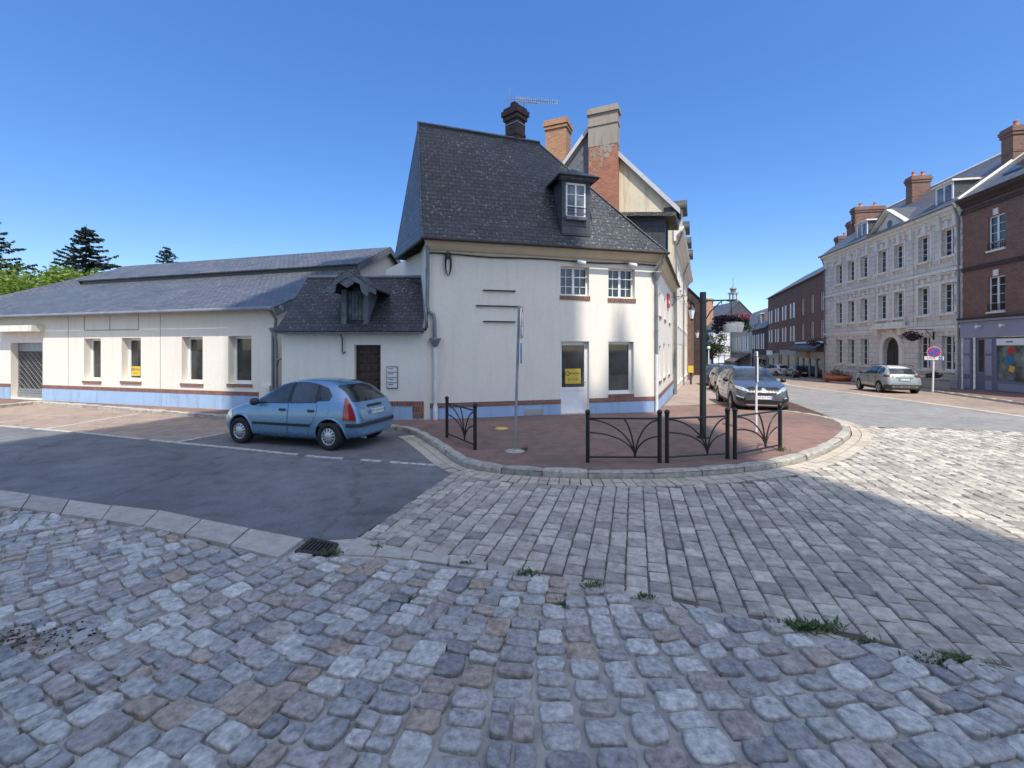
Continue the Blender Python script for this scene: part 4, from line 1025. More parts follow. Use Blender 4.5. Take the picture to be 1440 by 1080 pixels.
m = MB(); m.prism([(-1.6, CHY + .02, 0), (1.6, CHY + .02, 0), (1.6, CHY + .02, 3.2), (0, CHY + .02, 5), (-1.6, CHY + .02, 3.2)], (0, .06, 0)); m.build('portal_door', M['wood_door'], t)

# ------------------------------------------------------------------ street row beyond the corner house
FB2 = Frame(FB.p(8.8, .05, 0).xy, FB.p(28.5, .05, 0).xy)
row = empty('street_row_house', (FB2.a.x, FB2.a.y, gz(FB2.a.x, FB2.a.y)), 'tall cream row house with gable wall, brick chimneys and dentilled cornice', 'house')
bays = [1.6 + 2.3 * k for k in range(8)]
hs = []
for k, u in enumerate(bays):
    zg = -0.03 * (u * .9 + 10)
    hs += [(u, u + 1.0, 3.5, 5.3), (u, u + 1.0, 6.0, 7.3)]; hs.append((u, u + 1.1, .3 + zg * .6, 2.4))
mb = MB(); wall(mb, FB2, 0, FB2.L, -1.6, 8.3, hs, .14)
FG = Frame(FB2.p(8.8, -8.8, 0).xy if False else (FB2.a - FB2.n * 8.8), FB2.a)      # gable facing the square: u from the back to the street
ZA = 14.45
mb.build('wall', M['cream'], row)
g = MB(); g.prism([FG.p(0, 0, 0), FG.p(FG.L, 0, 0), FG.p(FG.L, 0, 9.4), FG.p(4.4, 0, ZA), FG.p(0, 0, 9.4)], Vector((-FG.n.x, -FG.n.y, 0)) * .3); g.build('gable_wall', M['cream_old'], row)
for h in hs:
    window(FB2, h, row, .14, mull=2, bars=(1, 3), fw=.06, sill=(.06, .1, .06), sillmat='stone_trim')
for k in range(64): MB().fbox(FB2, .1 + k * .3, .26 + k * .3, .02, .30, 8.0, 8.18).build('dentil', M['stone_trim'], row)
prof = [(.002, 7.7), (.12, 7.7), (.12, 7.95), (.34, 8.19), (.42, 8.22), (.5, 8.36), (.5, 8.42), (.0, 8.42)]
cornice(FB2, -.1, FB2.L, prof).build('cornice', M['stone_trim'], row)
mb = MB(); rise = (ZA - 9.4) / 4.4
roof(mb, [FB2.p(-.25, .30, 9.35), FB2.p(FB2.L, .30, 9.35), FB2.p(FB2.L, -4.4, ZA + .15), FB2.p(-.25, -4.4, ZA + .15)], .10); roof(mb, [FB2.p(-.25, -4.4, ZA + .15), FB2.p(FB2.L, -4.4, ZA + .15), FB2.p(FB2.L, -9.2, 9.1), FB2.p(-.25, -9.2, 9.1)], .10)
mb.build('roof', M['slate_old'], row)
mb = MB(); mb.face([FB2.p(-.02, .28, 8.42), FB2.p(FB2.L, .28, 8.42), FB2.p(FB2.L, -.05, 9.5), FB2.p(-.02, -.05, 9.5)]); mb.face([FB2.p(-.02, .28, 8.42), FB2.p(-.02, -.05, 9.5), FB2.p(-.02, -.5, 9.5), FB2.p(-.02, -.5, 8.42)]); mb.build('mansard', M['slate_old'], row)
m = MB()
for p_, q_ in (((FG.L + .32, 9.32), (4.4, ZA + .15)), ((4.4, ZA + .15), (-.3, 9.05))):
    a_, b_ = FG.p(p_[0], .26, p_[1]), FG.p(q_[0], .26, q_[1]); m.prism([a_, b_, b_ + Vector((0, 0, -.30)), a_ + Vector((0, 0, -.30))], Vector((-FG.n.x, -FG.n.y, 0)) * .05)
m.build('barge_board', M['whitewood'], row)
m = MB(); sl = lambda u: 9.4 + rise * u                # slate hanging on the upper left of the gable, point-down slates
poly = [(2.2, sl(2.2) - .3), (4.4, ZA - .3), (4.4, 10.0), (2.2, 10.0)]
m.prism([FG.p(u, .012, z) for u, z in poly], Vector((FG.n.x, FG.n.y, 0)) * .02)
s_ = .42
rr = random.Random(4)
for i in range(0, 14):
    for j in range(0, 26):
        u = 2.2 + i * s_ * .5 * 2 + (s_ * .5 if j % 2 else 0); z = 9.9 + j * s_ * .5
        if u > 4.35 or z + s_ * .5 > sl(u) - .45: continue
        k = s_ * .5 - .012; e = rr.uniform(0, .01)
        m.face([FG.p(u - k, .034 + e, z), FG.p(u, .046 + e, z - k), FG.p(u + k, .034 + e, z), FG.p(u, .034 + e, z + k)])
m.build('hung_slates', island('hung_slate_lozenges', [(0, (.10, .105, .12)), (1, (.17, .175, .19))], .5, .2), row)
# street dormers and their pediments, seen end on
for u in (2.6, 7.2, 11.8, 16.4):
    m = MB(); m.fbox(FB2, u - .7, u + .7, -1.2, .34, 8.45, 9.9); dmo = m.build('dormer', M['whitewood'], row)
    m = MB(); m.prism([FB2.p(u - .95, .55, 9.9), FB2.p(u + .95, .55, 9.9), FB2.p(u + .95, .55, 10.05), FB2.p(u, .55, 10.6), FB2.p(u - .95, .55, 10.05)], Vector((-FB2.n.x, -FB2.n.y, 0)) * 1.9); m.build('dormer_roof', M['slate_old'], dmo)
    MB().face([FB2.p(u - .45, .345, 8.6), FB2.p(u + .45, .345, 8.6), FB2.p(u + .45, .345, 9.75), FB2.p(u - .45, .345, 9.75)]).build('pane', M['glass'], dmo)
m = MB()
for u in (.3, 9.5): MB().tube([FB2.p(u, .42, 8.2), FB2.p(u, .1, 7.4), FB2.p(u, .1, -.9)], .05).build('downpipe', M['zinc'], row)
# tall chimney in front of the gable: rendered top, bare brick below
ru = FG.hit(849, 240, .35)[0]; fcz = lambda y: FG.hit(849, y, .35)[1]
w2 = (FG.hit(869, 240, .35)[0] - FG.hit(829, 240, .35)[0]) / 2
zb = fcz(262); zt = fcz(153); zmid = fcz(207)
m = MB(); m.fbox(FG, ru - w2, ru + w2, .02, .62, 8.0, zmid); cho = m.build('chimney', M['brick_red'], row)
m = MB(); m.fbox(FG, ru - w2 - .015, ru + w2 + .015, .005, .635, zmid, zt - .35); m.fbox(FG, ru - w2 - .05, ru + w2 + .05, -.03, .68, zt - 1.0, zt - .88); m.fbox(FG, ru - w2 - .1, ru + w2 + .1, -.08, .72, zt - .35, zt - .2); m.fbox(FG, ru - w2 - .04, ru + w2 + .04, -.03, .66, zt - .2, zt)
rr = random.Random(9)
m.build('cement_top', M['cement'], cho)
m = MB()
for k in range(26):                                     # patches where the render still clings to the brick
    u = ru + rr.uniform(-w2, w2 - .25); z = zmid - abs(rr.gauss(0, .45)); a_, b_ = rr.uniform(.08, .3), rr.uniform(.05, .22)
    pts = [(u + a_ * (.5 + .5 * math.cos(w) * rr.uniform(.7, 1.1)), z + b_ * math.sin(w) * rr.uniform(.7, 1.1)) for w in [k2 * math.pi / 4 for k2 in range(8)]]
    pts = [(min(max(p[0], ru - w2), ru + w2), p[1]) for p in pts]
    MB().face([FG.p(p[0], .6235 + .0004 * k, p[1]) for p in pts]).build('render_patch', M['cement'], cho)
oc = U(785, 200, 26.0); chimney((oc.x, oc.y), 1.25, 1.0, 9.5, U(785, 175, 26).z, R(-23.6), 'brick_orange', row, capmat=None)
# TV aerial on the black chimney
ac = U(737, 185, 15.95); t = empty('tv_aerial', tuple(U(737, 176, 15.95)), 'long white television aerial with many short rods clamped to the black chimney', 'aerial')
za = U(737, 142, 15.95).z
MB().tube([(ac.x, ac.y, U(737, 182, 15.95).z), (ac.x, ac.y, za + .05)], .018, 6).build('mast', M['galv'], t)
b0, b1 = U(716, 139, 15.95), U(783, 144, 15.6); m = MB(); m.tube([b0, b1], .012, 6); m.tube([b0.lerp(b1, .2) + Vector((0, 0, -.07)), b0.lerp(b1, .6) + Vector((0, 0, -.09))], .008, 4); m.build('boom', M['galv'], t)
m = MB(); dx = (b1 - b0).normalized(); sd_ = Vector((-dx.y, dx.x, 0)).normalized()
for k in range(20):
    q = b0.lerp(b1, .16 + .84 * k / 19); l = .16 - .004 * k
    m.tube([q - sd_ * l + Vector((0, 0, .03)), q + sd_ * l + Vector((0, 0, -.03))], .010, 4); m.tube([q + Vector((0, 0, -.08)), q + Vector((0, 0, .08))], .016, 4)
m.build('rods', M['white'], t)
m = MB(); m.tube([b0 + Vector((0, 0, -.25)), b0 + Vector((0, 0, .42))], .01, 4); m.tube([b0 + Vector((-.15, 0, -.1)), b0 + Vector((.18, 0, .22))], .01, 4); m.build('reflector', M['galv'], t)

# next houses down the left side
def simple_house(name, fr, z0, zw, zrg, depth, wmat, rmat, label, holes, parent_mats=None, rev=.15, shutters=None, trim='white', eave=.3, gable_top=False, glass='glass', bars=(1, 3), mull=2):
    t = empty(name, tuple(fr.p(fr.L / 2, 0, z0)), label, 'house')
    m = MB(); wall(m, fr, 0, fr.L, z0, zw, holes, rev)
    for u in (0, fr.L):
        m.face([fr.p(u, 0, z0), fr.p(u, -depth, z0), fr.p(u, -depth, zw), fr.p(u, -depth / 2, zrg - .1), fr.p(u, 0, zw)])
    m.build('wall', M[wmat], t)
    m = MB(); k = (zrg - zw) / (depth / 2)
    roof(m, [fr.p(-.15, eave, zw - k * eave * .3), fr.p(fr.L + .15, eave, zw - k * eave * .3), fr.p(fr.L + .15, -depth / 2, zrg), fr.p(-.15, -depth / 2, zrg)], .1); roof(m, [fr.p(-.15, -depth / 2, zrg), fr.p(fr.L + .15, -depth / 2, zrg), fr.p(fr.L + .15, -depth - eave, zw - k * eave * .3), fr.p(-.15, -depth - eave, zw - k * eave * .3)], .1)
    m.build('roof', M[rmat], t)
    for h in holes: window(fr, h, t, rev, mull=mull, bars=bars, fw=.07, mat=trim, glass=glass)
    if shutters:
        for h in shutters:
            w = (h[1] - h[0]) * .52
            for a_, b_ in ((h[0] - w - .02, h[0] - .02), (h[1] + .02, h[1] + w + .02)): MB().fbox(fr, a_, b_, .003, .05, h[2], h[3]).build('shutter', M['white'], t)
    return t
FB3 = Frame(FB.p(28.6, .3, 0).xy, FB.p(44, .3, 0).xy)
simple_house('brick_row_house', FB3, -2.4, 6.5, 10.5, 8, 'brick_town', 'slate', 'red brick house beyond the cream row on the left pavement', [(1 + 2.6 * k, 2 + 2.6 * k, z, z + 1.7) for k in range(5) for z in (.4, 3.6)])
FB4 = Frame(FB.p(44.5, 1.2, 0).xy, FB.p(62, 1.2, 0).xy)
simple_house('brick_row_house', FB4, -3, 8.0, 12.5, 8, 'brick_dark', 'slate', 'darker taller brick house farthest along the left pavement', [(1 + 2.8 * k, 2 + 2.8 * k, z, z + 1.8) for k in range(5) for z in (0, 3.2, 5.8)])
lantern(FB2.p(17, 0, 3.5), FB2.n, 'distant black lantern on a scrolled bracket farther along the cream street row', 3.5, .9)

# ------------------------------------------------------------------ white stone town house on the right
FR = Frame((31.4, 44.2), (28.5, 27.9))
gr = gz(29, 29)
stn = empty('stone_town_house', tuple(FR.p(FR.L / 2, 0, -.9)), 'pale stone town house with pediment, arched doorway and three window rows', 'town house')
cols = [(1177, 1184.4), (1193.7, 1201.5), (1211.5, 1220.4), (1237, 1246.7), (1259.3, 1270.4), (1293.7, 1306), (1326, 1341)]
hw = []
cu = [(FR.hit(l, 400)[0], FR.hit(r, 400)[0]) for l, r in cols]
cu = [((a + b) / 2 - .55, (a + b) / 2 + .55) for a, b in cu]
for k, (a, b) in enumerate(cu):
    hw += [(a, b, 8.2, 10.0), (a, b, 4.45, 6.4)]
    if k not in (3, 4): hw.append((a, b, .65, 2.95))
da, db = FR.hit(1243, 500)[0], FR.hit(1267, 500)[0]; dc = (da + db) / 2; dwid = 1.9; da, db = dc - dwid / 2, dc + dwid / 2
ztop = 2.05; dh = (da, db, -.95, ztop + dwid / 2)
mb = MB(); wall(mb, FR, 0, FR.L, -1.4, 11.0, hw + [dh], .28)
for sgn in (-1, 1):                                    # spandrels that make the door head an arch
    pts = [FR.p(dc + sgn * dwid / 2 * math.cos(w), 0, ztop + dwid / 2 * math.sin(w)) for w in [math.pi / 2 * k / 8 for k in range(9)]] + [FR.p(dc + sgn * dwid / 2, 0, ztop + dwid / 2)]
    mb.prism(pts, Vector((-FR.n.x, -FR.n.y, 0)) * .28)
for u in (0, FR.L): mb.face([FR.p(u, 0, -1.4), FR.p(u, -10, -1.4), FR.p(u, -10, 11), FR.p(u, -5, 15.4), FR.p(u, 0, 11)])
mb.build('wall', M['stone'], stn)
SW = [window(FR, h, stn, .28, mull=2, bars=(1, 4), fw=.07) for h in hw]
m = MB(); m.fbox(FR, da, db, -.27, -.2, -.95, ztop); dro = m.build('door', M['plastic'], stn)
MB().face([FR.p(da, -.25, ztop), FR.p(db, -.25, ztop), FR.p(db, -.25, ztop + 1), FR.p(da, -.25, ztop + 1)]).build('fanlight', M['glass'], dro)
m = MB()
for k in range(6):
    u0 = da + .08 + (k % 2) * (dwid / 2); z0 = -.75 + (k // 2) * .95; m.fbox(FR, u0, u0 + dwid / 2 - .16, -.2, -.17, z0, z0 + .8)
m.build('door_panels', M['plastic'], dro)
tr = MB()
tr.fbox(FR, -.05, dc - 1.5, .003, .14, 3.42, 3.6); tr.fbox(FR, dc + 1.5, FR.L + .03, .003, .14, 3.42, 3.6); tr.fbox(FR, -.05, FR.L + .03, .003, .08, 3.25, 3.42); tr.fbox(FR, -.05, FR.L + .03, .003, .12, 7.15, 7.35)
tr.build('string_course', M['stone_trim'], stn)
for (a, b, z0, z1), wo_ in zip(hw, SW):
    ks = MB()
    if z0 > 3:
        ks.fbox(FR, a - .2, b + .2, .003, .18, z0 - .16, z0 - .005); ks.fbox(FR, a - .16, a - .02, .003, .1, z0 - .42, z0 - .165); ks.fbox(FR, b + .02, b + .16, .003, .1, z0 - .42, z0 - .165)
        ks.fbox(FR, a - .16, a, .003, .05, z0, z1 + .02); ks.fbox(FR, b, b + .16, .003, .05, z0, z1 + .02); ks.fbox(FR, a - .16, b + .16, .003, .056, z1 + .021, z1 + .2)
        c = (a + b) / 2; ks.fbox(FR, c - .12, c + .12, .003, .13, z1 + .02, z1 + .5)
        for s in (a - .12, b - .08): ks.fbox(FR, s, s + .2, .003, .11, z1 + .3, z1 + .62)
        ks.fbox(FR, a - .25, b + .25, .003, .16, z1 + .62, z1 + .70)
    else:
        ks.fbox(FR, a - .15, b + .15, .003, .12, z0 - .14, z0 - .004); ks.fbox(FR, (a + b) / 2 - .12, (a + b) / 2 + .12, .003, .07, z1, z1 + .3)
    ks.build('surround', M['stone_trim'], wo_)

for u in (0, FR.L):
    qn = MB()
    for k in range(18): w = .55 if k % 2 else .38; qn.fbox(FR, 0 if u == 0 else FR.L - w, w if u == 0 else FR.L, .003, .05, -.6 + k * .62, -.02 + k * .62)
    qn.build('quoin', M['stone'], stn)
for u in ((cu[2][1] + cu[3][0]) / 2, (cu[4][1] + cu[5][0]) / 2):
    qn = MB()
    for k in range(13): w = .26 if k % 2 else .2; qn.fbox(FR, u - w, u + w, .003, .04, 3.62 + k * .55, 4.15 + k * .55)
    qn.build('quoin', M['stone'], stn)
arch = MB(); n = 14
for k in range(n):
    w0, w1 = math.pi * k / n + .01, math.pi * (k + 1) / n - .01; r0, r1 = dwid / 2 + .0, dwid / 2 + (.55 if k in (6, 7) else .38)
    q = [(r0, w0), (r1, w0), (r1, w1), (r0, w1)]
    arch.prism([FR.p(dc + r * math.cos(w), .14, ztop + r * math.sin(w)) for r, w in q], Vector((-FR.n.x, -FR.n.y, 0)) * .13)
arch.fbox(FR, da - .4, da, .003, .14, -1.0, ztop); arch.fbox(FR, db, db + .4, .003, .14, -1.0, ztop)
arch.fbox(FR, dc - 1.9, dc + 1.9, .003, .55, 3.62, 3.80); arch.fbox(FR, dc - 1.5, dc - 1.2, .003, .4, 3.1, 3.62); arch.fbox(FR, dc + 1.2, dc + 1.5, .003, .4, 3.1, 3.62); arch.fbox(FR, dc - 1.7, dc + 1.7, .15, .45, 3.8, 4.1)
arch.build('door_arch', M['stone_trim'], stn)
prof = [(.002, 10.55), (.06, 10.55), (.06, 10.8), (.16, 10.85), (.2, 11.0), (.42, 11.06), (.46, 11.25), (.5, 11.3), (.0, 11.32)]
cornice(FR, -.1, FR.L + .02, prof).build('cornice', M['stone_trim'], stn)
for k in range(13): u = .4 + k * (FR.L - .8) / 12; MB().fbox(FR, u - .14, u + .14, .003, .2, 10.0, 10.82).build('bracket', M['stone_trim'], stn)
m = MB(); u0, u1 = cu[3][0] - .5, cu[4][1] + .5; uc = (u0 + u1) / 2
m.prism([FR.p(u0, .1, 11.33), FR.p(u1, .1, 11.33), FR.p(uc, .1, 12.75)], Vector((-FR.n.x, -FR.n.y, 0)) * .3)
for a_, b_ in ((u0 - .15, uc), (u1 + .15, uc)):
    za_, zb_ = 11.34, 12.85; m.prism([FR.p(a_, .45, za_), FR.p(b_, .45, zb_), FR.p(b_, .45, zb_ + .22), FR.p(a_, .45, za_ + .22)], Vector((-FR.n.x, -FR.n.y, 0)) * .4)
m.build('pediment', M['stone_trim'], stn)
pd = [FR.p(uc + .3 * math.cos(w), .104, 11.85 + .3 * math.sin(w)) for w in [2 * math.pi * k / 16 for k in range(16)]]; MB().face(pd).build('oculus', M['glass'], stn)
mb = MB(); roof(mb, [FR.p(-.15, .45, 11.33), FR.p(FR.L, .45, 11.33), FR.p(FR.L, -5, 15.6), FR.p(-.15, -5, 15.6)], .1); roof(mb, [FR.p(-.15, -5, 15.6), FR.p(FR.L, -5, 15.6), FR.p(FR.L, -10.4, 11.2), FR.p(-.15, -10.4, 11.2)], .1)
roof(mb, [FR.p(u0 - .2, .5, 11.42), FR.p(uc, .5, 13.08), FR.p(uc, -2.2, 13.08), FR.p(u0 - .2, -.4, 11.5)], .05); roof(mb, [FR.p(uc, .5, 13.08), FR.p(u1 + .2, .5, 11.42), FR.p(u1 + .2, -.4, 11.5), FR.p(uc, -2.2, 13.08)], .05)
mb.build('roof', M['slate_clean'], stn)
MB().tube([FR.p(-.15, -5, 15.64), FR.p(FR.L, -5, 15.64)], .09, 6).build('ridge_cap', M['stone_trim'], stn)
MB().tube([FR.p(-.2, .5, 11.3), FR.p(FR.L, .5, 11.3)], .08, 6).build('gutter', M['zinc'], stn)
MB().tube([FR.p(.08, .42, 11.2), FR.p(.08, .1, 10.3), FR.p(.08, .1, -1)], .06).build('downpipe', M['zinc'], stn); MB().tube([FR.p(FR.L - .1, .42, 11.2), FR.p(FR.L - .1, .15, 10.4), FR.p(FR.L - .1, .12, -.6)], .06).build('downpipe', M['zinc'], stn)
def roofdormer(fr, u, d, zf, w, h, parent, slope):
    m = MB(); m.fbox(fr, u - w / 2, u + w / 2, d - 2.2, d, zf, zf + h); o = m.build('dormer', M['slate_clean'], parent)
    m = MB(); m.fbox(fr, u - w / 2 - .15, u + w / 2 + .15, d - 2.4, d + .2, zf + h, zf + h + .12); m.build('dormer_roof', M['stone_trim'], o)
    m = MB()
    for q in ((u - w / 2, u - w / 2 + .12, zf, zf + h - .12), (u + w / 2 - .12, u + w / 2, zf, zf + h - .12), (u - .05, u + .05, zf, zf + h - .12), (u - w / 2, u + w / 2, zf + h - .118, zf + h - .002)): m.fbox(fr, q[0], q[1], d + .002, d + .05, q[2], q[3])
    m.build('dormer_frame', M['white'], o)
    MB().face([fr.p(u - w / 2 + .1, d + .006, zf + .05), fr.p(u + w / 2 - .1, d + .006, zf + .05), fr.p(u + w / 2 - .1, d + .006, zf + h - .1), fr.p(u - w / 2 + .1, d + .006, zf + h - .1)]).build('pane', M['glass_net'], o)
for x in (1214, 1330): u = FR.hit(x, 320, -.5)[0]; roofdormer(FR, u, -.45, 12.0, 1.5, 1.15, stn, 0)
rz = math.atan2(-FR.n.y, -FR.n.x)
def rch(u, d, w, dpt, z0, z1, mat='brick_town', pots=2, parent=stn):
    q = FR.p(u, d, 0); return chimney((q.x, q.y), w, dpt, z0, z1, rz, mat, parent, pots=pots, bands=True)
rch(.5, -3.5, 2.5, .7, 12.5, 15.8); rch(6.3, -4.1, 1.35, .75, 13.0, 16.5)
rch(FR.L - .2, -3.5, 1.9, .8, 12.5, 15.8)

# ------------------------------------------------------------------ brick house with the lilac shopfront, right edge
FS = Frame((28.5, 27.9), (26.0, 13.9))
shp = empty('brick_shop_house', tuple(FS.p(4, 0, -.5)), 'dark red brick house with lilac grey shopfront at the right edge', 'house')
wn_ = [FS.rect(1391, 1411.5, 305, 353), FS.rect(1391, 1411.5, 390, 440)]
w_ = wn_[0]; u_ = (w_[0] + w_[1]) / 2; hh = []
for k in range(4): uu = u_ + 3.1 * k - .0; hh += [(uu - .55, uu + .55, 7.85, 9.85), (uu - .55, uu + .55, 4.25, 6.3)]
hh = [h for h in hh if h[1] < FS.L - .3]
mb = MB(); wall(mb, FS, .01, FS.L, 3.0, 11.4, hh, .16); mb.face([FS.p(.01, 0, 11.0), FS.p(.01, -10, 11), FS.p(.01, -5, 15)]); mb.build('wall', M['brick_town'], shp)
for h in hh:
    window(FS, h, shp, .16, mull=2, bars=(1, 4), fw=.07, sill=(.06, .1, .08), sillmat='stone_trim')
    c = (h[0] + h[1]) / 2; MB().fbox(FS, c - .16, c + .16, .002, .05, h[3] + .02, h[3] + .38).build('keystone', M['stone_trim'], shp)
    m = MB(); 
    for z in (h[2] + .1, h[2] + .4): m.fbox(FS, h[0], h[1], .0, .03, z, z + .03)
    for k in range(9): x = h[0] + (h[1] - h[0]) * k / 8; m.fbox(FS, x - .01, x + .01, .004, .024, h[2] + .13, h[2] + .4)
    m.build('window_rail', M['iron'], shp)
m = MB(); m.fbox(FS, 0, FS.L, .003, .07, 6.9, 7.15); m.fbox(FS, 0, FS.L, .003, .1, 10.5, 10.75); m.build('brick_string_course', M['brick_dark'], shp)
cornice(FS, .0, FS.L, [(.002, 10.9), (.1, 10.95), (.16, 11.1), (.34, 11.2), (.4, 11.4), (0, 11.4)]).build('cornice', M['brick_dark'], shp)
mb = MB(); roof(mb, [FS.p(0.02, .42, 11.42), FS.p(FS.L, .42, 11.42), FS.p(FS.L, -5, 15.5), FS.p(.02, -5, 15.5)], .1); mb.build('roof', M['slate_clean'], shp)
MB().tube([FS.p(.1, .3, 11.5), FS.p(.1, -5, 15.6)], .12, 5).build('verge_coping', M['stone_trim'], shp)
m = MB(); uu = FS.hit(1432, 243, -.8)[0]
m.prism([FS.p(uu - .6, -.5, 12.15), FS.p(uu + .6, -.5, 12.15), FS.p(uu + .6, -1.5, 12.95), FS.p(uu - .6, -1.5, 12.95)], (0, 0, .1)); m.build('roof_window', M['glass'], shp)
# shopfront
sf = MB(); sf.fbox(FS, .05, FS.L, .0, .16, 2.78, 3.72); sf.fbox(FS, .03, FS.L, .0, .3, 3.74, 3.86); sf.build('shop_fascia', M['shop_grey'], shp)
MB().fbox(FS, .03, FS.L, .002, .36, 3.87, 3.98).build('shop_cornice', M['iron'], shp)
sx = lambda x: FS.hit(x, 500)[0]
ps = MB(); base = MB(); dk = MB()
z0 = -.5
for l, r in ((1357, 1368.5), (1387, 1400)):
    a, b = sx(l), sx(r); dk.fbox(FS, a, b, .0, .1, z0, 2.77)
    for p, q in ((.0, .55), (.85, 2.0), (2.15, 2.65)): MB().fbox(FS, a + .09, b - .09, .102, .13, z0 + .15 + p, z0 + .15 + q if q < 2.2 else 2.65).build('shopfront_panel', M['shop_grey'], shp)
a, b = sx(1369), sx(1386); dk.fbox(FS, a, b, -.2, -.1, z0, 2.77)
a2 = sx(1404); dk.fbox(FS, sx(1400), a2, .0, .09, z0, 2.77); dk.fbox(FS, a2, FS.L, .0, .1, z0, .25); dk.fbox(FS, a2, FS.L, .0, .12, 2.25, 2.4)
MB().fbox(FS, a2 + .15, a2 + 3.0, .102, .13, -.3, .1).build('shopfront_panel', M['shop_grey'], shp)
dk.build('shopfront', M['shop_dark'], shp)
MB().face([FS.p(a2, .02, .25), FS.p(FS.L, .02, .25), FS.p(FS.L, .02, 2.77), FS.p(a2, .02, 2.77)]).build('shop_window', glassy('greenish_shop_glass', (.10, .13, .115), .04), shp)
MB().face([FS.p(a + .25, -.09, .7), FS.p(b - .25, -.09, .7), FS.p(b - .25, -.09, 2.6), FS.p(a + .25, -.09, 2.6)]).build('shop_door_pane', M['glass'], shp)
m = MB(); m.fbox(FS, sx(1405.5), FS.L - 6, .125, .15, 2.28, 2.66); sb = m.build('shop_name_board', M['white_sign'], shp)
MB().fbox(FS, sx(1419), sx(1429), .151, .154, 2.44, 2.5).build('name_stroke', M['ink'], sb)
for x in (1384.5, 1419.5): c = FS.p(FS.hit(x, 457)[0], .2, 3.4); MB().tube([c, c + Vector((FS.n.x, FS.n.y, 0)) * .25], .06, 8, .1).build('fascia_spotlight', M['white'], shp)
uc = sx(1421.5)
for (du_, z, r, mt, nm, n_) in ((0.05, 1.98, .20, 'red_sign', 'red_disc', 14), (-.05, 1.45, .30, None, 'blue_patch', 9), (.08, .95, .24, 'yellow', 'yellow_patch', 4), (.05, .48, .2, 'shop_dark', 'grey_patch', 5)):
    m = MB(); m.face([FS.p(uc + du_ + r * math.cos(w + .5), .028, z + r * math.sin(w + .5)) for w in [2 * math.pi * k / n_ for k in range(n_)]])
    if mt is None: M['teal'] = plain('teal_window_sticker', (.03, .18, .30), .6); mt = 'teal'
    m.build(nm, M[mt], shp)
MB().fbox(FS, .0, FS.L, .0, .18, -.95, z0).build('plinth', M['stone_base'], shp)

# ------------------------------------------------------------------ brick houses farther down on the right
F1 = Frame((40, 68.9), (31.4, 44.2)); usp = F1.hit(1121, 450)[0]
FK1 = Frame(F1.p(usp, 0, 0).xy, F1.b); FK2 = Frame(F1.a, F1.p(usp, 0, 0).xy)
kx = lambda fr, x: fr.hit(x, 450)[0]
wk = []
for l, r in ((1126.5, 1131), (1139.5, 1144.5), (1153, 1158.5)):
    c = (kx(FK1, l) + kx(FK1, r)) / 2; wk += [(c - .55, c + .55, 6.0, 7.9), (c - .55, c + .55, 3.1, 5.0)]
t = simple_house('brick_town_house', FK1, -1.6, 9.9, 13.2, 10, 'brick_town', 'slate_clean', 'dark brick house over a black shop blind, next to the pale stone house', wk, rev=.16, bars=(1, 3))
def shopfront(fr, t, z0, u0, u1, zf, mat='shop_pale', cells=4, fascia='shop_pale'):
    m = MB(); m.fbox(fr, u0, u1, .003, .12, zf - .7, zf); m.fbox(fr, u0, u1, .003, .1, z0, z0 + .5)
    for k in range(cells + 1): u = u0 + .02 + (u1 - u0 - .34) * k / cells; m.fbox(fr, u, u + .3, .003, .11, z0 + .5, zf - .7)
    o = m.build('shopfront', M[mat], t); MB().face([fr.p(u0, .02, z0 + .3), fr.p(u1, .02, z0 + .3), fr.p(u1, .02, zf - .6), fr.p(u0, .02, zf - .6)]).build('shop_window', M['glass'], o)
shopfront(FK1, t, -1.5, .1, FK1.L - .1, 1.75)
MB().prism([FK1.p(.1, .1, 2.65), FK1.p(FK1.L - .1, .1, 2.65), FK1.p(FK1.L - .1, .8, 2.15), FK1.p(.1, .8, 2.15)], (0, 0, -.35)).build('awning', M['black'], t)
MB().fbox(FK1, .1, FK1.L - .1, .1, .25, 2.66, 2.86).build('awning_box', M['white'], t)
o_ = MB().fbox(FK1, FK1.L * .42, FK1.L * .55, .125, .16, 1.1, 1.72).build('shop_sign', M['terracotta'], t)
q = F1.p(usp + 1, -4.5, 0); chimney((q.x, q.y), 1.6, .8, 11, 15.0, rz, 'brick_town', t, pots=1)
q = FK1.p(FK1.L - .5, -3, 0); chimney((q.x, q.y), 1.8, .8, 11, 14.6, rz, 'brick_town', t, pots=2)
wk = []
for k in range(4): c = FK2.L * (k + .5) / 4; wk += [(c - .5, c + .5, 5.9, 7.8), (c - .5, c + .5, 3.0, 4.9)]
t = simple_house('brick_town_house', FK2, -2.2, 9.9, 13.2, 10, 'brick_town', 'slate_clean', 'brick house with many white shutters at the far right of the street', wk, rev=.16, shutters=wk)
shopfront(FK2, t, -2.2, .1, FK2.L * .45, 1.4, cells=2); shopfront(FK2, t, -2.0, FK2.L * .5, FK2.L - .1, 1.9, cells=2)
MB().fbox(FK2, .5, 4.0, .13, .3, 1.1, 1.8).build('shop_sign', M['white_sign'], t)
F3 = Frame((46.3, 85), (40, 68.9)); wk = [(1.6 + 5 * k, 3.0 + 5 * k, 2.0, 4.6) for k in range(3)]
t = simple_house('slate_town_house', F3, -3, 5.6, 12.0, 9, 'brick_dark', 'slate_clean', 'low dark house with grey shutters and a tall slate roof beyond the shuttered brick house', wk, shutters=wk)
for k in range(2): roofdormer(F3, 4.5 + 8 * k, -.6, 5.7, 4.2, 2.6, t, 0)
shopfront(F3, t, -2.9, .3, F3.L - .3, 1.0, cells=4, mat='wood_door')
F4 = Frame((52.5, 105), (46.3, 85)); wk = [(1.4 + 4.6 * k, 3.0 + 4.6 * k, 1.6, 4.6) for k in range(4)]
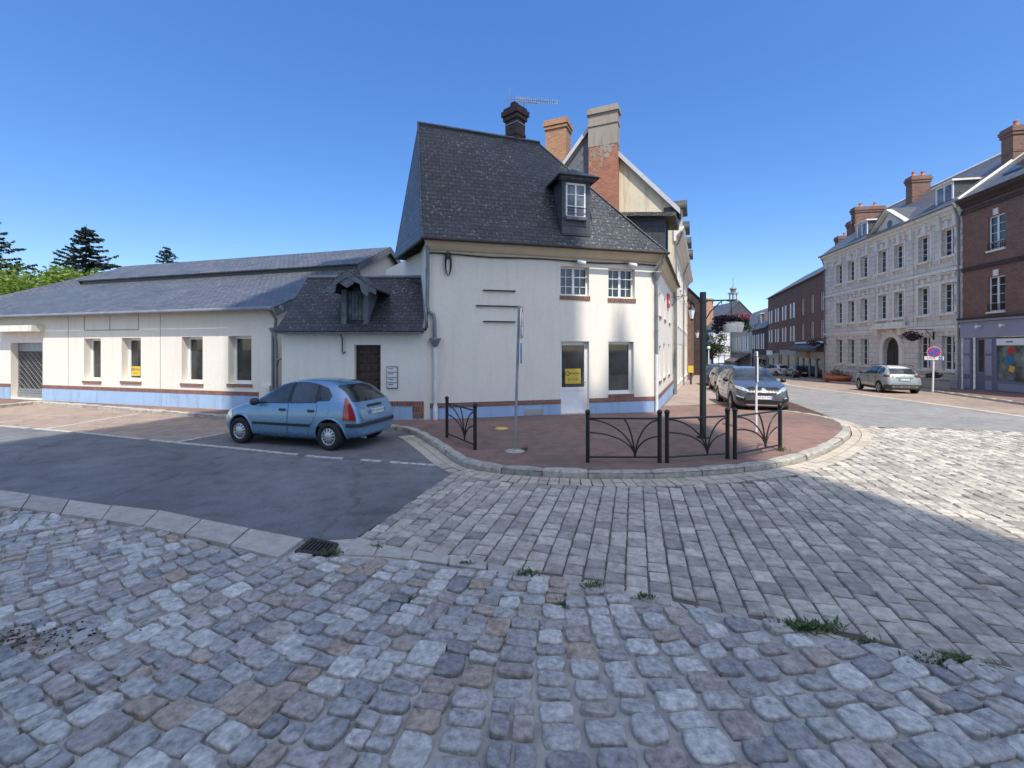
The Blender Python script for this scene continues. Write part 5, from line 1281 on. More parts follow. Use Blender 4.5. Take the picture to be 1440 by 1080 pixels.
t = simple_house('shuttered_house', F4, -3.5, 6.2, 10.5, 9, 'stone_base', 'slate_clean', 'small grey house with white shutters and a dark sloping awning down the street', wk, shutters=wk)
MB().prism([F4.p(1, .1, 1.2), F4.p(F4.L - 1, .1, 1.2), F4.p(F4.L - 1, 3.2, -.5), F4.p(1, 3.2, -.5)], (0, 0, -.2)).build('awning', M['awning'], t)
F5 = Frame((47.5, 118), (62, 118)); t = simple_house('gabled_house', Frame((50.5, 128), (50.8, 112)), -4, 7.0, 14.2, 14, 'slate_hung', 'slate_clean', 'far gabled house with pale roof edges and an orange chimney at the street bend', [])
chimney((52.0, 117), 2.2, 1.4, 8, 15.2, .3, 'brick_orange', t)
# sheeted scaffold
t = empty('sheeted_scaffold', (45.5, 96, -2.6), 'tall scaffold wrapped in white sheeting at the end of the street', 'scaffold')
FT = Frame((44.2, 97), (47.6, 96.2)); m = MB(); rr = random.Random(2)
nx, nz = 10, 14; vs = []
for j in range(nz + 1):
    for i in range(nx + 1): vs.append(FT.p(FT.L * i / nx, rr.uniform(-.09, .09) + (.12 if j % 4 else 0), -2.6 + 8.3 * j / nz))
m.raw(vs, [(j * (nx + 1) + i, j * (nx + 1) + i + 1, (j + 1) * (nx + 1) + i + 1, (j + 1) * (nx + 1) + i) for j in range(nz) for i in range(nx)], True)
m.face([FT.p(0, 0, -2.6), FT.p(0, -5, -2.6), FT.p(0, -5, 5.7), FT.p(0, 0, 5.7)]); m.face([FT.p(FT.L, 0, -2.6), FT.p(FT.L, -5, -2.6), FT.p(FT.L, -5, 5.7), FT.p(FT.L, 0, 5.7)]); m.face([FT.p(0, 0, 5.7), FT.p(FT.L, 0, 5.7), FT.p(FT.L, -5, 5.7), FT.p(0, -5, 5.7)])
m.build('sheeting', M['white'], t)
m = MB()
for i in range(4): m.tube([FT.p(FT.L * i / 3, .22, -2.6), FT.p(FT.L * i / 3, .22, 6.2)], .05, 5)
for j in range(5): m.tube([FT.p(0, .24, -1 + 1.7 * j), FT.p(FT.L, .24, -1 + 1.7 * j)], .04, 5)
m.build('poles', M['galv'], t)
# belfry in the distance
tp = U(1031, 440, 160); t = empty('belfry', (tp.x, tp.y, -4), 'slender open belfry with lantern stage rising over the far roofs', 'tower')
m = MB(); zz = lambda y: U(1031, y, 160).z
m.box((tp.x, tp.y, (zz(445) - 4) / 2), (5, 5, zz(445) + 4), .4); m.build('shaft', M['stone_base'], t)
m = MB()
for k in range(4):
    w = .785 + .4 + k * math.pi / 2; m.tube([(tp.x + 2.4 * math.cos(w), tp.y + 2.4 * math.sin(w), zz(445)), (tp.x + .95 * math.cos(w), tp.y + .95 * math.sin(w), zz(424))], .22, 5)
    w2 = w + math.pi / 2
    m.tube([(tp.x + 2.4 * math.cos(w), tp.y + 2.4 * math.sin(w), zz(445)), (tp.x + 1.2 * math.cos(w2), tp.y + 1.2 * math.sin(w2), zz(428))], .1, 4)
m.build('raking_posts', M['cement'], t)
m = MB(); m.box((tp.x, tp.y, zz(423)), (2.9, 2.9, .5), .4)
for k in range(4):
    w = .785 + .4 + k * math.pi / 2; m.tube([(tp.x + 1.1 * math.cos(w), tp.y + 1.1 * math.sin(w), zz(423)), (tp.x + 1.1 * math.cos(w), tp.y + 1.1 * math.sin(w), zz(413))], .25, 5)
m.box((tp.x, tp.y, zz(412.6)), (2.5, 2.5, .5), .4); m.build('lantern_stage', M['cement'], t)
m = MB(); m.lathe([(.95, zz(412)), (.8, zz(408)), (1.25, zz(407)), (1.1, zz(405.5)), (.3, zz(403.5)), (.1, zz(400)), (.07, zz(391))], (tp.x, tp.y, 0), 10); m.build('cupola', M['zinc'], t)
# overhead cable
m = MB(); a_, b_ = U(1165, 366, 43), U(1500, 322, 22); pts = []
for k in range(21): q = a_.lerp(b_, k / 20); q.z -= .5 * math.sin(math.pi * k / 20); pts.append(q)
m.tube(pts, .018, 5); o = m.build('overhead_cable', M['pipe_white'], None, loc=tuple(a_)); tag(o, 'pale overhead cable slung across the front of the stone town house', 'cable')
m = MB(); a_, b_ = FB2.p(.5, .1, 7.3), U(1160, 368, 44); pts = []
for k in range(25): q = a_.lerp(b_, k / 24); q.z -= 1.0 * math.sin(math.pi * k / 24); pts.append(q)
# ------------------------------------------------------------------ cars
def carpaint(name, c, metal=.35):
    m, nt, b = newmat(name); v = vec(nt, False)
    f = noise(nt, v, 3, 3); d = noise(nt, v, 2.0, 5, .7)
    col = mixc(nt, ramp(nt, f, [(.3, (0, 0, 0)), (.7, (1, 1, 1))]), tuple(x * .93 for x in c), c)
    nt.links.new(col, b.inputs['Base Color']); b.inputs['Metallic'].default_value = metal
    nt.links.new(ramp(nt, d, [(.4, (.24,) * 3), (.75, (.31,) * 3)]), b.inputs['Roughness'])
    b.inputs['Coat Weight'].default_value = .8; b.inputs['Coat Roughness'].default_value = .06; return m
M['tail_red'] = plain('red_lamp_lens', (.30, .012, .015), .15, var=.15, coat=.6)
M['head_clear'] = plain('clear_lamp_lens', (.55, .57, .60), .12, .5, .25, 14, coat=.8)
SMOOTH = {}                                           # uncut shell of each car: gives its panels the same smooth shading
def smooth_at(tree, p, fallback):
    _, bt, vn, vc, polys = SMOOTH[id(tree)]
    q, n, fi, dist = bt.find_nearest(p)
    if q is None: return fallback
    v = Vector((0, 0, 0))
    for w, k in zip(poly_3d_calc([vc[k] for k in polys[fi]], q), polys[fi]): v += vn[k] * w
    return v.normalized() if v.length > 1e-6 else fallback
def shell(spec, paint, parent):
    L, st = spec['L'], spec['st']; rings = []
    for (s, W, zb, zbelt, zt, Wr) in st:
        x = L / 2 - s; zm = (zb + zbelt) / 2 + .03; Wb = W * .955
        half = [(0, zb), (.72 * W, zb), (.93 * W, zb + .04), (.995 * W, zb + .20), (W, zm), (Wb, zbelt), (Wb * .48 + Wr * .52, zbelt * .48 + zt * .52), (Wr, zt - min(.06, (zt - zbelt) * .3)), (Wr * .62, zt - .012), (0, zt)]
        rings.append([(x, y, z) for y, z in half] + [(x, -y, z) for y, z in half[-2:0:-1]])
    n = len(rings[0]); m = MB(); vs = [p for r in rings for p in r]; fs = []
    for i in range(len(rings) - 1):
        for k in range(n): fs.append((i * n + k, i * n + (k + 1) % n, (i + 1) * n + (k + 1) % n, (i + 1) * n + k))
    H = n // 2
    for base, flip in ((0, False), ((len(rings) - 1) * n, True)):   # quad-filled ends
        for k in range(H):
            a, b, c, d = k, k + 1, (n - k - 1) % n, (n - k) % n
            q = [base + a, base + b, base + c, base + d] if b != c else [base + a, base + b, base + d]
            q = list(dict.fromkeys(q))
            if len(q) >= 3: fs.append(tuple(q if flip else q[::-1]))
    m.raw(vs, fs, True)
    o = m.build('body', paint, parent, local=True, merge=True)
    md = o.modifiers.new('s', 'SUBSURF'); md.levels = md.render_levels = 2
    o.data.materials.append(M['black'])
    cut = MB()
    for s in spec['ax']:
        for sg in (1, -1):
            r = spec['wr'] * 1.17; x = L / 2 - s
            cut.lathe([(1e-3, 0), (r, 0), (r, .55), (1e-3, .55)], (x, sg * spec['hw'] - (.27 if sg > 0 else .28), spec['wr'] + .01), 28, axis='y', smooth=False)
    co = cut.build('cut', M['black'], None, merge=True); co.parent = parent
    bpy.context.view_layer.update()
    base = bpy.data.meshes.new_from_object(o.evaluated_get(bpy.context.evaluated_depsgraph_get()))
    vn = [v.normal.copy() for v in base.vertices]; vc = [v.co.copy() for v in base.vertices]; polys = [tuple(p.vertices) for p in base.polygons]
    btree = BVHTree.FromPolygons(vc, polys)
    b = o.modifiers.new('b', 'BOOLEAN'); b.operation = 'DIFFERENCE'; b.object = co; b.solver = 'EXACT'
    try: b.material_mode = 'TRANSFER'
    except Exception: pass
    bpy.context.view_layer.update()
    me = bpy.data.meshes.new_from_object(o.evaluated_get(bpy.context.evaluated_depsgraph_get()))
    o.modifiers.clear(); o.data = me; me.name = 'body'
    bpy.data.objects.remove(co)
    # sharp crease at the arch lips, smooth elsewhere
    bm = bmesh.new(); bm.from_mesh(me)
    for e in bm.edges:
        if len(e.link_faces) == 2 and e.calc_face_angle(0) > .75: e.smooth = False
    bm.to_mesh(me); tree = BVHTree.FromBMesh(bm); bm.free()
    me.update(); nl = [None] * len(me.loops)            # shading normals of the uncut shell, so the arches leave no dents
    for p in me.polygons:
        for li in p.loop_indices:
            co_ = me.vertices[me.loops[li].vertex_index].co; q, fnn, fi, dist = btree.find_nearest(co_)
            if q is None or dist > 2e-3 or fnn.dot(p.normal) < .5: nl[li] = p.normal.copy(); continue
            ws = poly_3d_calc([vc[k] for k in polys[fi]], q); v_ = Vector((0, 0, 0))
            for w_, k in zip(ws, polys[fi]): v_ += vn[k] * w_
            nl[li] = v_.normalized()
    me.normals_split_custom_set([tuple(n_) for n_ in nl]); bpy.data.meshes.remove(base)
    SMOOTH[id(tree)] = (tree, btree, vn, vc, polys)
    return o, tree
def wind(f, vs, vn):
    n = (vs[f[1]] - vs[f[0]]).cross(vs[f[2]] - vs[f[0]]); return tuple(f) if n.dot(vn[f[0]]) >= 0 else tuple(f[::-1])
def patch(tree, outline, d, off=.004, cell=.07, shift=0.0, thick=0.0):
    d = Vector(d).normalized(); h = Vector((abs(d.y), -d.x if d.y <= 0 else d.x, 0)) if abs(d.y) > .3 else Vector((0, 1, 0))
    if .3 < abs(d.y) < .95: h = Vector((-d.y, d.x, 0)); h = h if h.x > 0 else -h
    h.normalize()
    bm = bmesh.new(); f = bm.faces.new([bm.verts.new((p[0], p[1], 0)) for p in outline]); bmesh.ops.triangulate(bm, faces=bm.faces[:])
    for ax in (0, 1):
        lo, hi = min(p[ax] for p in outline), max(p[ax] for p in outline); x = lo + cell
        while x < hi:
            co = (x, 0, 0) if ax == 0 else (0, x, 0); no = (1, 0, 0) if ax == 0 else (0, 1, 0)
            bmesh.ops.bisect_plane(bm, geom=bm.verts[:] + bm.edges[:] + bm.faces[:], plane_co=co, plane_no=no); x += cell
    vs, ok, vn_ = [], [], []
    bm.verts.index_update()
    for v in bm.verts:
        o = h * v.co.x + Vector((0, 0, v.co.y)) - d * 6; q, n, i, _ = tree.ray_cast(o, d)
        if q is None: vs.append(Vector((0, 0, 0))); ok.append(False); vn_.append(Vector((0, 0, 1)))
        else:
            if n.dot(d) > 0: n = -n
            n = smooth_at(tree, q, n); n = -n if n.dot(d) > 0 else n
            vs.append(q + n * off); ok.append(True); vn_.append(n)
    m = MB(); m.vn = vn_; m.raw(vs, [wind([v.index for v in f.verts], vs, vn_) for f in bm.faces if all(ok[v.index] for v in f.verts)], True); bm.free()
    return m
SIDE = {1: (0, -1, 0), -1: (0, 1, 0)}
FRONT, REAR = (-1, 0, 0), (1, 0, 0)
def rrect(a, b, c, d, r=.03, n=3):
    out = []
    for cx, cy, w0 in ((b - r, d - r, 0), (a + r, d - r, 90), (a + r, c + r, 180), (b - r, c + r, 270)):
        for k in range(n + 1): w = R(w0 + 90 * k / n); out.append((cx + r * math.cos(w), cy + r * math.sin(w)))
    return out
def wheel(parent, x, y, r, sg, style, w=.2):
    m = MB(); a = .62 * r if style == 'cap' else .68 * r
    m.lathe([(a, -w / 2), (r * .93, -w / 2), (r, -w / 2 + .03), (r, w / 2 - .03), (r * .93, w / 2), (a, w / 2), (a, -w / 2)], (0, 0, 0), 32, axis='y')
    o = m.build('wheel', M['rubber'], parent, local=True); o.location = (x, y, r)
    rim = MB(); e = sg * (w / 2 - .012)
    rim.lathe([(a + .004, e - sg * .03), (a + .004, e), (a * .93, e + sg * .004), (a * .90, e - sg * .012)], (0, 0, 0), 32, axis='y')
    if style == 'cap':
        rim.lathe([(a * .91, e - sg * .012), (a * .5, e + sg * .012), (a * .3, e + sg * .02), (1e-3, e + sg * .024)], (0, 0, 0), 32, axis='y')
    else:
        n = 5
        for k in range(n):
            w0 = 2 * math.pi * k / n
            for dw in ((-.16, .16),) if style == 'five' else ((-.26, -.06), (.06, .26)):
                q = [(a * .18, w0 + dw[0] * 1.4), (a * .94, w0 + dw[0]), (a * .94, w0 + dw[1]), (a * .18, w0 + dw[1] * 1.4)]
                P = [Vector((rr_ * math.cos(ww), e + sg * .004, rr_ * math.sin(ww))) for rr_, ww in q]
                rim.prism(P, (0, -sg * .03, 0))
        rim.lathe([(a * .25, e - sg * .02), (a * .25, e + sg * .01), (1e-3, e + sg * .014)], (0, 0, 0), 16, axis='y')
    ro = rim.build('rim', M['silver'], o, local=True)
    dk = MB()
    if style == 'cap':
        for k in range(12):
            w0 = 2 * math.pi * k / 12; P = []
            for rr_, ww in ((a * .52, w0 - .07), (a * .84, w0 - .11), (a * .84, w0 + .11), (a * .52, w0 + .07)): P.append(Vector((rr_ * math.cos(ww), e + sg * (.0165 if rr_ < a * .6 else .001), rr_ * math.sin(ww))))
            dk.face(P)
        dk.build('cap_slots', M['black'], ro, local=True) if False else dk.build('cap_slots', M['black'], o, local=True)
    else:
        dk.lathe([(a * .99, e - sg * .045), (1e-3, e - sg * .045)], (0, 0, 0), 24, axis='y'); dk.build('wheel_well', M['black'], o, local=True)
    return o
def flat_plate(parent, x, z, facing, text, name='number_plate', w=.52, h=.11, tilt=0):
    m = MB(); m.box((x, 0, z), (.014, w, h)); o = m.build(name, M['plate_white'], parent, local=True)
    ux = Vector((0, 1, 0)) if facing > 0 else Vector((0, -1, 0))
    MB().text(text, (x + facing * .0075, 0, z), ux, (0, 0, 1), h * .78, .001).build('lettering', M['ink'], o, local=True)
    for s in (-1, 1): MB().box((x + facing * .0078, s * (w / 2 - .022), z), (.001, .036, h * .94)).build('blue_band', M['blue_sign'], o, local=True)
    return o
def make_car(name, label, cat, loc, head, spec, group=None):
    """loc: ground point under the middle of the car; head: direction it faces in plan"""
    rz = math.atan2(head[1], head[0]); t = empty(name, loc, label, cat, group, rz=rz)
    # local coordinates are used for every part below
    P = spec['paint']; L = spec['L']; hw = spec['hw']
    body, tree = shell(spec, P, t)
    X = lambda s: L / 2 - s
    def pb(nm, mat, outline, d, off=.004, parent=t, **k): return patch(tree, outline, d, off, **k).build(nm, mat, parent, local=True)
    fx = lambda poly: [(X(s), z) for s, z in poly]
    for sg in (1, -1):
        for dr in spec.get('doors', []):
            seam = [(p[0], p[1]) for p in fx(dr)]; c = (sum(p[0] for p in seam) / len(seam), sum(p[1] for p in seam) / len(seam))
            o = pb('door', P, [(c[0] + (p[0] - c[0]) * (1 - .012), c[1] + (p[1] - c[1]) * (1 - .016)) for p in seam], SIDE[sg], .007)
            pb('seam', M['black'], seam, SIDE[sg], .003, parent=o)
            hx = min(p[0] for p in seam) + .15; hz = spec.get('hz', .80)
            hm = patch(tree, rrect(hx - .09, hx + .09, hz - .028, hz + .028, .02), SIDE[sg], .022); hm.build('handle', M[spec.get('handle', 'plastic')] if spec.get('handle', 'plastic') else P, o, local=True)
        for w in spec['wins']:
            so = pb('side_window', M['glass_car'], fx(w), SIDE[sg], .008); c = (sum(p[0] for p in fx(w)) / len(w), sum(p[1] for p in w) / len(w))
            pb('window_seal', M['black'], [(c[0] + (p[0] - c[0]) * 1.035 , c[1] + (p[1] - c[1]) * 1.07) for p in fx(w)], SIDE[sg], .004, parent=so)
        for nm, mat, poly, off in spec.get('side', []): pb(nm, M[mat] if mat else P, fx(poly), SIDE[sg], off)
    for nm, mat, poly, off in spec.get('front', []): pb(nm, M[mat] if mat else P, poly, FRONT, off)
    for nm, mat, poly, off in spec.get('rear', []): pb(nm, M[mat] if mat else P, poly, REAR, off)
    for nm, mat, poly, d, off in spec.get('diag', []):
        for sg in (1, -1): pb(nm, M[mat] if mat else P, [(p[0], p[1]) for p in poly] if sg > 0 else [(-p[0], p[1]) if abs(d[0]) > abs(d[1]) else p for p in poly], (d[0], d[1] * sg, 0), off)
    for k, s in enumerate(spec['ax']):
        for sg in (1, -1): wheel(t, X(s), sg * (hw - .10), spec['wr'], sg, spec.get('rim', 'five'))
    for sg in (1, -1):
        s, z = spec['mirror']; m = MB(); c = Vector((X(s), sg * (hw + .06), z))
        m.lathe([(.02, -.09), (.075, -.05), (.09, .02), (.07, .08), (.01, .10)], c, 10, axis='y'); m.tube([(X(s) + .02, sg * (hw - .1), z - .05), (X(s), sg * (hw + .02), z - .02)], .025, 6)
        m.build('mirror', M[spec.get('mirmat', 'plastic')] if spec.get('mirmat', 'plastic') else P, t, local=True)
    if 'plate_r' in spec: flat_plate(t, *spec['plate_r'])
    if 'plate_f' in spec: flat_plate(t, *spec['plate_f'])
    if 'rails' in spec:
        s0, s1, y, z = spec['rails']
        for sg in (1, -1): MB().tube([(X(s0), sg * y, z - .05), (X(s0 + .1), sg * y, z), (X((s0 + s1) / 2), sg * y, z + .015), (X(s1 - .1), sg * y, z), (X(s1), sg * y, z - .05)], .018, 6).build('roof_rail', M[spec.get('railmat', 'black')], t, local=True)
    MB().box((0, 0, spec['st'][5][2] + .03), (L * .62, hw * 1.5, .08)).build('underside', M['black'], t, local=True)
    return t, tree, X
HATCH = [(0, .42, .30, .50, .58, .38), (.05, .62, .22, .58, .68, .52), (.25, .76, .19, .70, .80, .62), (.65, .825, .18, .83, .91, .68), (.98, .835, .18, .91, .99, .70), (1.22, .835, .18, .93, 1.17, .64), (1.6, .835, .18, .95, 1.40, .57), (2.05, .835, .18, .96, 1.505, .56), (2.6, .83, .18, .98, 1.51, .55),
         (3.1, .82, .19, 1.0, 1.47, .54), (3.42, .80, .21, 1.0, 1.37, .53), (3.62, .77, .23, .98, 1.13, .55), (3.74, .74, .25, .90, .98, .58), (3.83, .70, .28, .70, .78, .56), (3.86, .60, .33, .55, .62, .48)]
# blue hatchback in front of the studded door
M['paint_blue'] = carpaint('blue_metallic_paint', (.15, .29, .44), .3)
fl, rl = G(340.5, 622, RD), G(466, 632, RD)
hd = (fl - rl).xy.normalized(); lf = Vector((-hd.y, hd.x))
midw = (fl + rl) / 2
ctr = Vector((midw.x, midw.y)) - lf * .70 - hd * (.72 + 1.23 - 3.86 / 2)
strip = [(1.02, .47), (1.02, .53), (3.0, .53), (3.0, .47)]
spec = dict(L=3.86, hw=.835, wr=.30, ax=(.72, 3.18), st=HATCH, paint=M['paint_blue'], rim='cap', hz=.83,
    wins=[[(1.20, .965), (1.27, 1.03), (1.64, 1.33), (1.84, 1.395), (2.03, 1.415), (2.05, .985)], [(2.15, .99), (2.13, 1.418), (2.45, 1.42), (2.74, 1.385), (2.80, 1.02)], [(2.89, 1.05), (2.84, 1.36), (3.02, 1.31), (3.17, 1.17), (3.13, 1.07)]],
    doors=[[(1.12, .40), (1.10, .92), (1.2, .955), (2.09, .975), (2.09, .30), (1.2, .30)], [(2.11, .30), (2.11, .975), (2.82, 1.01), (2.86, .82), (2.72, .52), (2.6, .30)]],
    side=[('bump_strip', 'black', [(1.12, .485), (1.12, .535), (2.72, .545), (2.68, .49)], .018), ('fuel_flap', None, [(3.09 + .08 * math.cos(w), .84 + .08 * math.sin(w)) for w in [2 * math.pi * k / 14 for k in range(14)]], .005),
          ('window_post', 'black', [(2.06, .985), (2.04, 1.42), (2.12, 1.42), (2.14, .99)], .005), ('sill_strip', None, [(1.1, .20), (1.1, .26), (2.75, .26), (2.75, .20)], .012), ('quarter_post', 'black', [(2.81, 1.02), (2.75, 1.39), (2.83, 1.37), (2.88, 1.05)], .005), ('corner_glass', 'glass_car', [(1.12, .95), (1.30, 1.08), (1.22, .96)], .0055)],
    front=[('windscreen', 'glass_car', [(-.60, 1.0), (-.52, 1.36), (.52, 1.36), (.60, 1.0)], .006), ('grille', 'black', rrect(-.35, .35, .38, .5), .01)],
    rear=[('rear_window', 'glass_car', [(-.60, 1.03), (-.62, 1.06), (-.53, 1.35), (-.47, 1.385), (.47, 1.385), (.53, 1.35), (.62, 1.06), (.60, 1.03)], .007), ('bumper_strip', 'plastic', [(-.80, .505), (-.80, .585), (.80, .585), (.80, .505)], .022), ('hatch_grip', 'black', rrect(-.27, .27, .895, .945, .02), .016)],
    diag=[('tail_lamp', 'tail_red', [(.72 + k, z) for k, z in ()], (1, 0), .01)] if False else [],
    mirror=(1.25, 1.0), plate_r=(-1.925, .80, -1, 'FY-430-RH'))
car, tree, X = make_car('parked_car', 'light blue metallic five-door hatchback parked by the low link house', 'car', (ctr.x, ctr.y, RD), hd, spec)
def add(nm, mat, outline, d, off, parent=car, tr=None): return patch(tr or tree, outline, d, off).build(nm, M[mat] if isinstance(mat, str) else mat, parent, local=True)
for sg in (1, -1):
    dg = Vector((.80, -.60 * sg, 0)); h = Vector((-dg.y, dg.x, 0)); h = h if h.x > 0 else -h
    ty = lambda x, y: h.x * x + h.y * y
    a_ = ty(-1.83, .70 * sg); b_ = ty(-1.60, .80 * sg); c_ = ty(-1.58, .70 * sg)
    lo = min(a_, b_); hi = max(a_, b_)
    add('tail_lamp', 'tail_red', [(lo - .02, .655), (lo + .06, 1.0), (lo + .10, 1.12), (lo + .14, 1.12), (hi - .02, .86), (hi, .655)], dg, .014)
    dg = Vector((-.75, -.66 * sg, 0)); h = Vector((-dg.y, dg.x, 0)); h = h if h.x > 0 else -h
    a_ = ty(1.75, .62 * sg); b_ = ty(1.45, .76 * sg); lo, hi = min(a_, b_), max(a_, b_)
    add('headlight', 'head_clear', [(lo, .56), (lo + .03, .70), ((lo + hi) / 2, .78), (hi, .72), (hi - .04, .58)], dg, .008)
    for k, s in enumerate((.72, 3.18)):                # moulded wheel-arch lips
        m = MB(); pts = []
        for w in [R(a) for a in range(-8, 189, 14)]:
            x_, z_ = X(s) + .375 * math.cos(w), .31 + .375 * math.sin(w); q, n, i, _ = tree.ray_cast(Vector((x_, sg * 3, z_)), Vector((0, -sg, 0)))
            if q is not None: pts.append(q + Vector((0, sg * .0, 0)))
        m.tube(pts, .026, 6); m.build('wheel_arch', M['paint_blue'], car, local=True)
m = MB(); m.tube([(X(3.25), 0, 1.44), (X(3.45), 0, 1.66)], .006, 5, .003); m.build('aerial', M['black'], car, local=True)
m = MB(); m.tube([(X(3.85), .45, .26), (X(3.70), .45, .26)], .03, 8); m.build('exhaust', M['galv'], car, local=True)
m = MB(); m.tube([(X(3.66), .02, 1.06), (X(3.58), -.3, 1.16)], .008, 5); m.build('rear_wiper', M['black'], car, local=True)

SUVB = [(0, .50, .34, .62, .74, .45), (.05, .70, .28, .72, .86, .58), (.22, .84, .24, .86, .98, .68), (.6, .90, .22, .98, 1.06, .74), (1.05, .92, .22, 1.04, 1.12, .76), (1.32, .92, .22, 1.06, 1.24, .72), (1.75, .92, .22, 1.07, 1.50, .63), (2.2, .92, .22, 1.08, 1.61, .61), (2.9, .92, .22, 1.09, 1.62, .60), (3.5, .91, .23, 1.10, 1.585, .59),
        (3.95, .89, .25, 1.10, 1.50, .58), (4.2, .86, .28, 1.06, 1.24, .60), (4.34, .82, .32, .98, 1.08, .62), (4.43, .78, .36, .76, .86, .60), (4.46, .66, .42, .60, .68, .52)]
def suv_spec(paint, **kw):
    d = dict(L=4.46, hw=.92, wr=.345, ax=(.90, 3.57), st=SUVB, paint=paint, rim='twin', hz=.95,
        wins=[[(1.45, 1.10), (1.85, 1.46), (2.22, 1.535), (2.25, 1.115)], [(2.34, 1.12), (2.32, 1.54), (2.9, 1.55), (3.18, 1.53), (3.26, 1.14)], [(3.36, 1.15), (3.28, 1.525), (3.62, 1.48), (3.86, 1.30), (3.84, 1.2)]],
        doors=[[(1.36, .45), (1.34, 1.04), (2.29, 1.09), (2.29, .40), (1.5, .40)], [(2.31, .40), (2.31, 1.09), (3.26, 1.11), (3.3, .9), (3.1, .55), (2.98, .40)]],
        side=[('lower_cladding', 'plastic', [(1.28, .27), (1.28, .40), (3.14, .40), (3.14, .27)], .016), ('window_post', 'black', [(2.26, 1.12), (2.23, 1.54), (2.31, 1.54), (2.33, 1.12)], .005)],
        front=[('windscreen', 'glass_car', [(-.70, 1.155), (-.72, 1.18), (-.60, 1.47), (-.55, 1.50), (.55, 1.50), (.60, 1.47), (.72, 1.18), (.70, 1.155)], .008)],
        rear=[('rear_window', 'glass_car', [(-.62, 1.15), (-.54, 1.44), (.54, 1.44), (.62, 1.15)], .008), ('lower_bumper', 'plastic', [(-.86, .36), (-.86, .56), (.86, .56), (.86, .36)], .02)],
        mirror=(1.42, 1.14), rails=(2.0, 3.9, .62, 1.63))
    d.update(kw); return d
# grey crossover facing the square
M['paint_grey'] = carpaint('grey_metallic_paint', (.075, .078, .086), .15)
hd = Vector((-.27, -.963)); q = Vector((8.78, 15.35)) - hd * 2.23
spec = suv_spec(M['paint_grey'], mirmat='black', plate_f=(2.245, .62, 1, 'GA-817-MX'))
spec['front'] += [('grille', 'black', [(-.48, .74), (-.56, .90), (-.45, .955), (.45, .955), (.56, .90), (.48, .74)], .012), ('air_intake', 'black', [(-.62, .40), (-.66, .52), (.66, .52), (.62, .40)], .014), ('skid_plate', 'chrome', [(-.52, .345), (-.58, .385), (.58, .385), (.52, .345)], .03),
    ('grille_bar', 'chrome', [(-.56, .885), (-.64, .90), (-.42, .745), (-.37, .745)], .016), ('grille_bar', 'chrome', [(.37, .745), (.42, .745), (.64, .90), (.56, .885)], .016), ('badge', 'chrome', [(.07 * math.cos(w), .86 + .075 * math.sin(w)) for w in [2 * math.pi * k / 6 + .5 for k in range(6)]], .03)]
spec['front'] += [('grille_stud', 'galv', rrect(-.4 + .1 * i, -.38 + .1 * i, z, z + .014, .004, 1), .015) for i in range(9) if i != 4 for z in (.79, .84)]
car2, tr2, X2 = make_car('parked_car', 'shiny grey crossover car facing the square, parked nose to the pink pavement', 'car', (q.x, q.y, gz(q.x, q.y) + RD), hd, spec)
for sg in (1, -1):
    dg = Vector((-.84, -.54 * sg, 0)); h = Vector((-dg.y, dg.x, 0)); h = h if h.x > 0 else -h; ty = lambda x, y: h.x * x + h.y * y
    p0, p1 = ty(2.2, .50 * sg), ty(1.80, .86 * sg); k = 1 if p1 > p0 else -1; D = abs(p1 - p0)
    add('headlight', 'head_clear', [(p0 + k * D * .0, .86), (p0 + k * D * .25, .83), (p0 + k * D * 1.0, .93), (p0 + k * D * 1.1, 1.0), (p0 + k * D * .4, .94)][::k], dg, .012, car2, tr2)
    add('fog_lamp_housing', 'black', [(p0 + k * D * .15, .46), (p0 + k * D * .1, .60), (p0 + k * D * .8, .68), (p0 + k * D * .85, .50)][::k], dg, .012, car2, tr2)
    add('fog_lamp', 'chrome', [(p0 + k * D * .2, .61), (p0 + k * D * .75, .675), (p0 + k * D * .8, .64), (p0 + k * D * .25, .58)][::k], dg, .018, car2, tr2)
    MB().tube([(X2(1.3), sg * .6, 1.16), (X2(1.45), sg * .05, 1.22)], .009, 5).build('wiper', M['black'], car2, local=True)
# darker boxy crossover behind it
M['paint_dark'] = carpaint('dark_grey_paint', (.05, .055, .06), .1)
fw_ = G(1009, 553, RD); hd = Vector((-.30, -.954)); rgt = Vector((hd.y, -hd.x)); q = Vector((fw_.x, fw_.y)) - rgt * .75 - hd * (2.23 - .9)
q = Vector((fw_.x, fw_.y)) + Vector((.954, -.30)) * .80 - hd * (2.23 - .9)
spec = suv_spec(M['paint_dark'], handle='plastic', plate_f=(2.245, .62, 1, 'FR-264-DK'), mirmat='black')
spec['front'] += [('grille', 'black', [(-.55, .76), (-.58, .92), (.58, .92), (.55, .76)], .012), ('headlight', 'head_clear', [(-.82, .80), (-.84, .95), (-.60, .95), (-.58, .80)], .012), ('headlight', 'head_clear', [(.58, .80), (.60, .95), (.84, .95), (.82, .80)], .012), ('skid_plate', 'galv', [(-.6, .35), (-.6, .5), (.6, .5), (.6, .35)], .02)]
car3, _, _ = make_car('parked_car', 'dark boxy crossover with roof rails parked right behind the shiny grey one', 'car', (q.x, q.y, gz(q.x, q.y) + RD), hd, spec)
m = MB(); m.box((0, 0, 1.67), (.06, 1.2, .03)); m.box((-.8, 0, 1.67), (.06, 1.2, .03)); m.build('roof_bars', M['black'], car3, local=True)
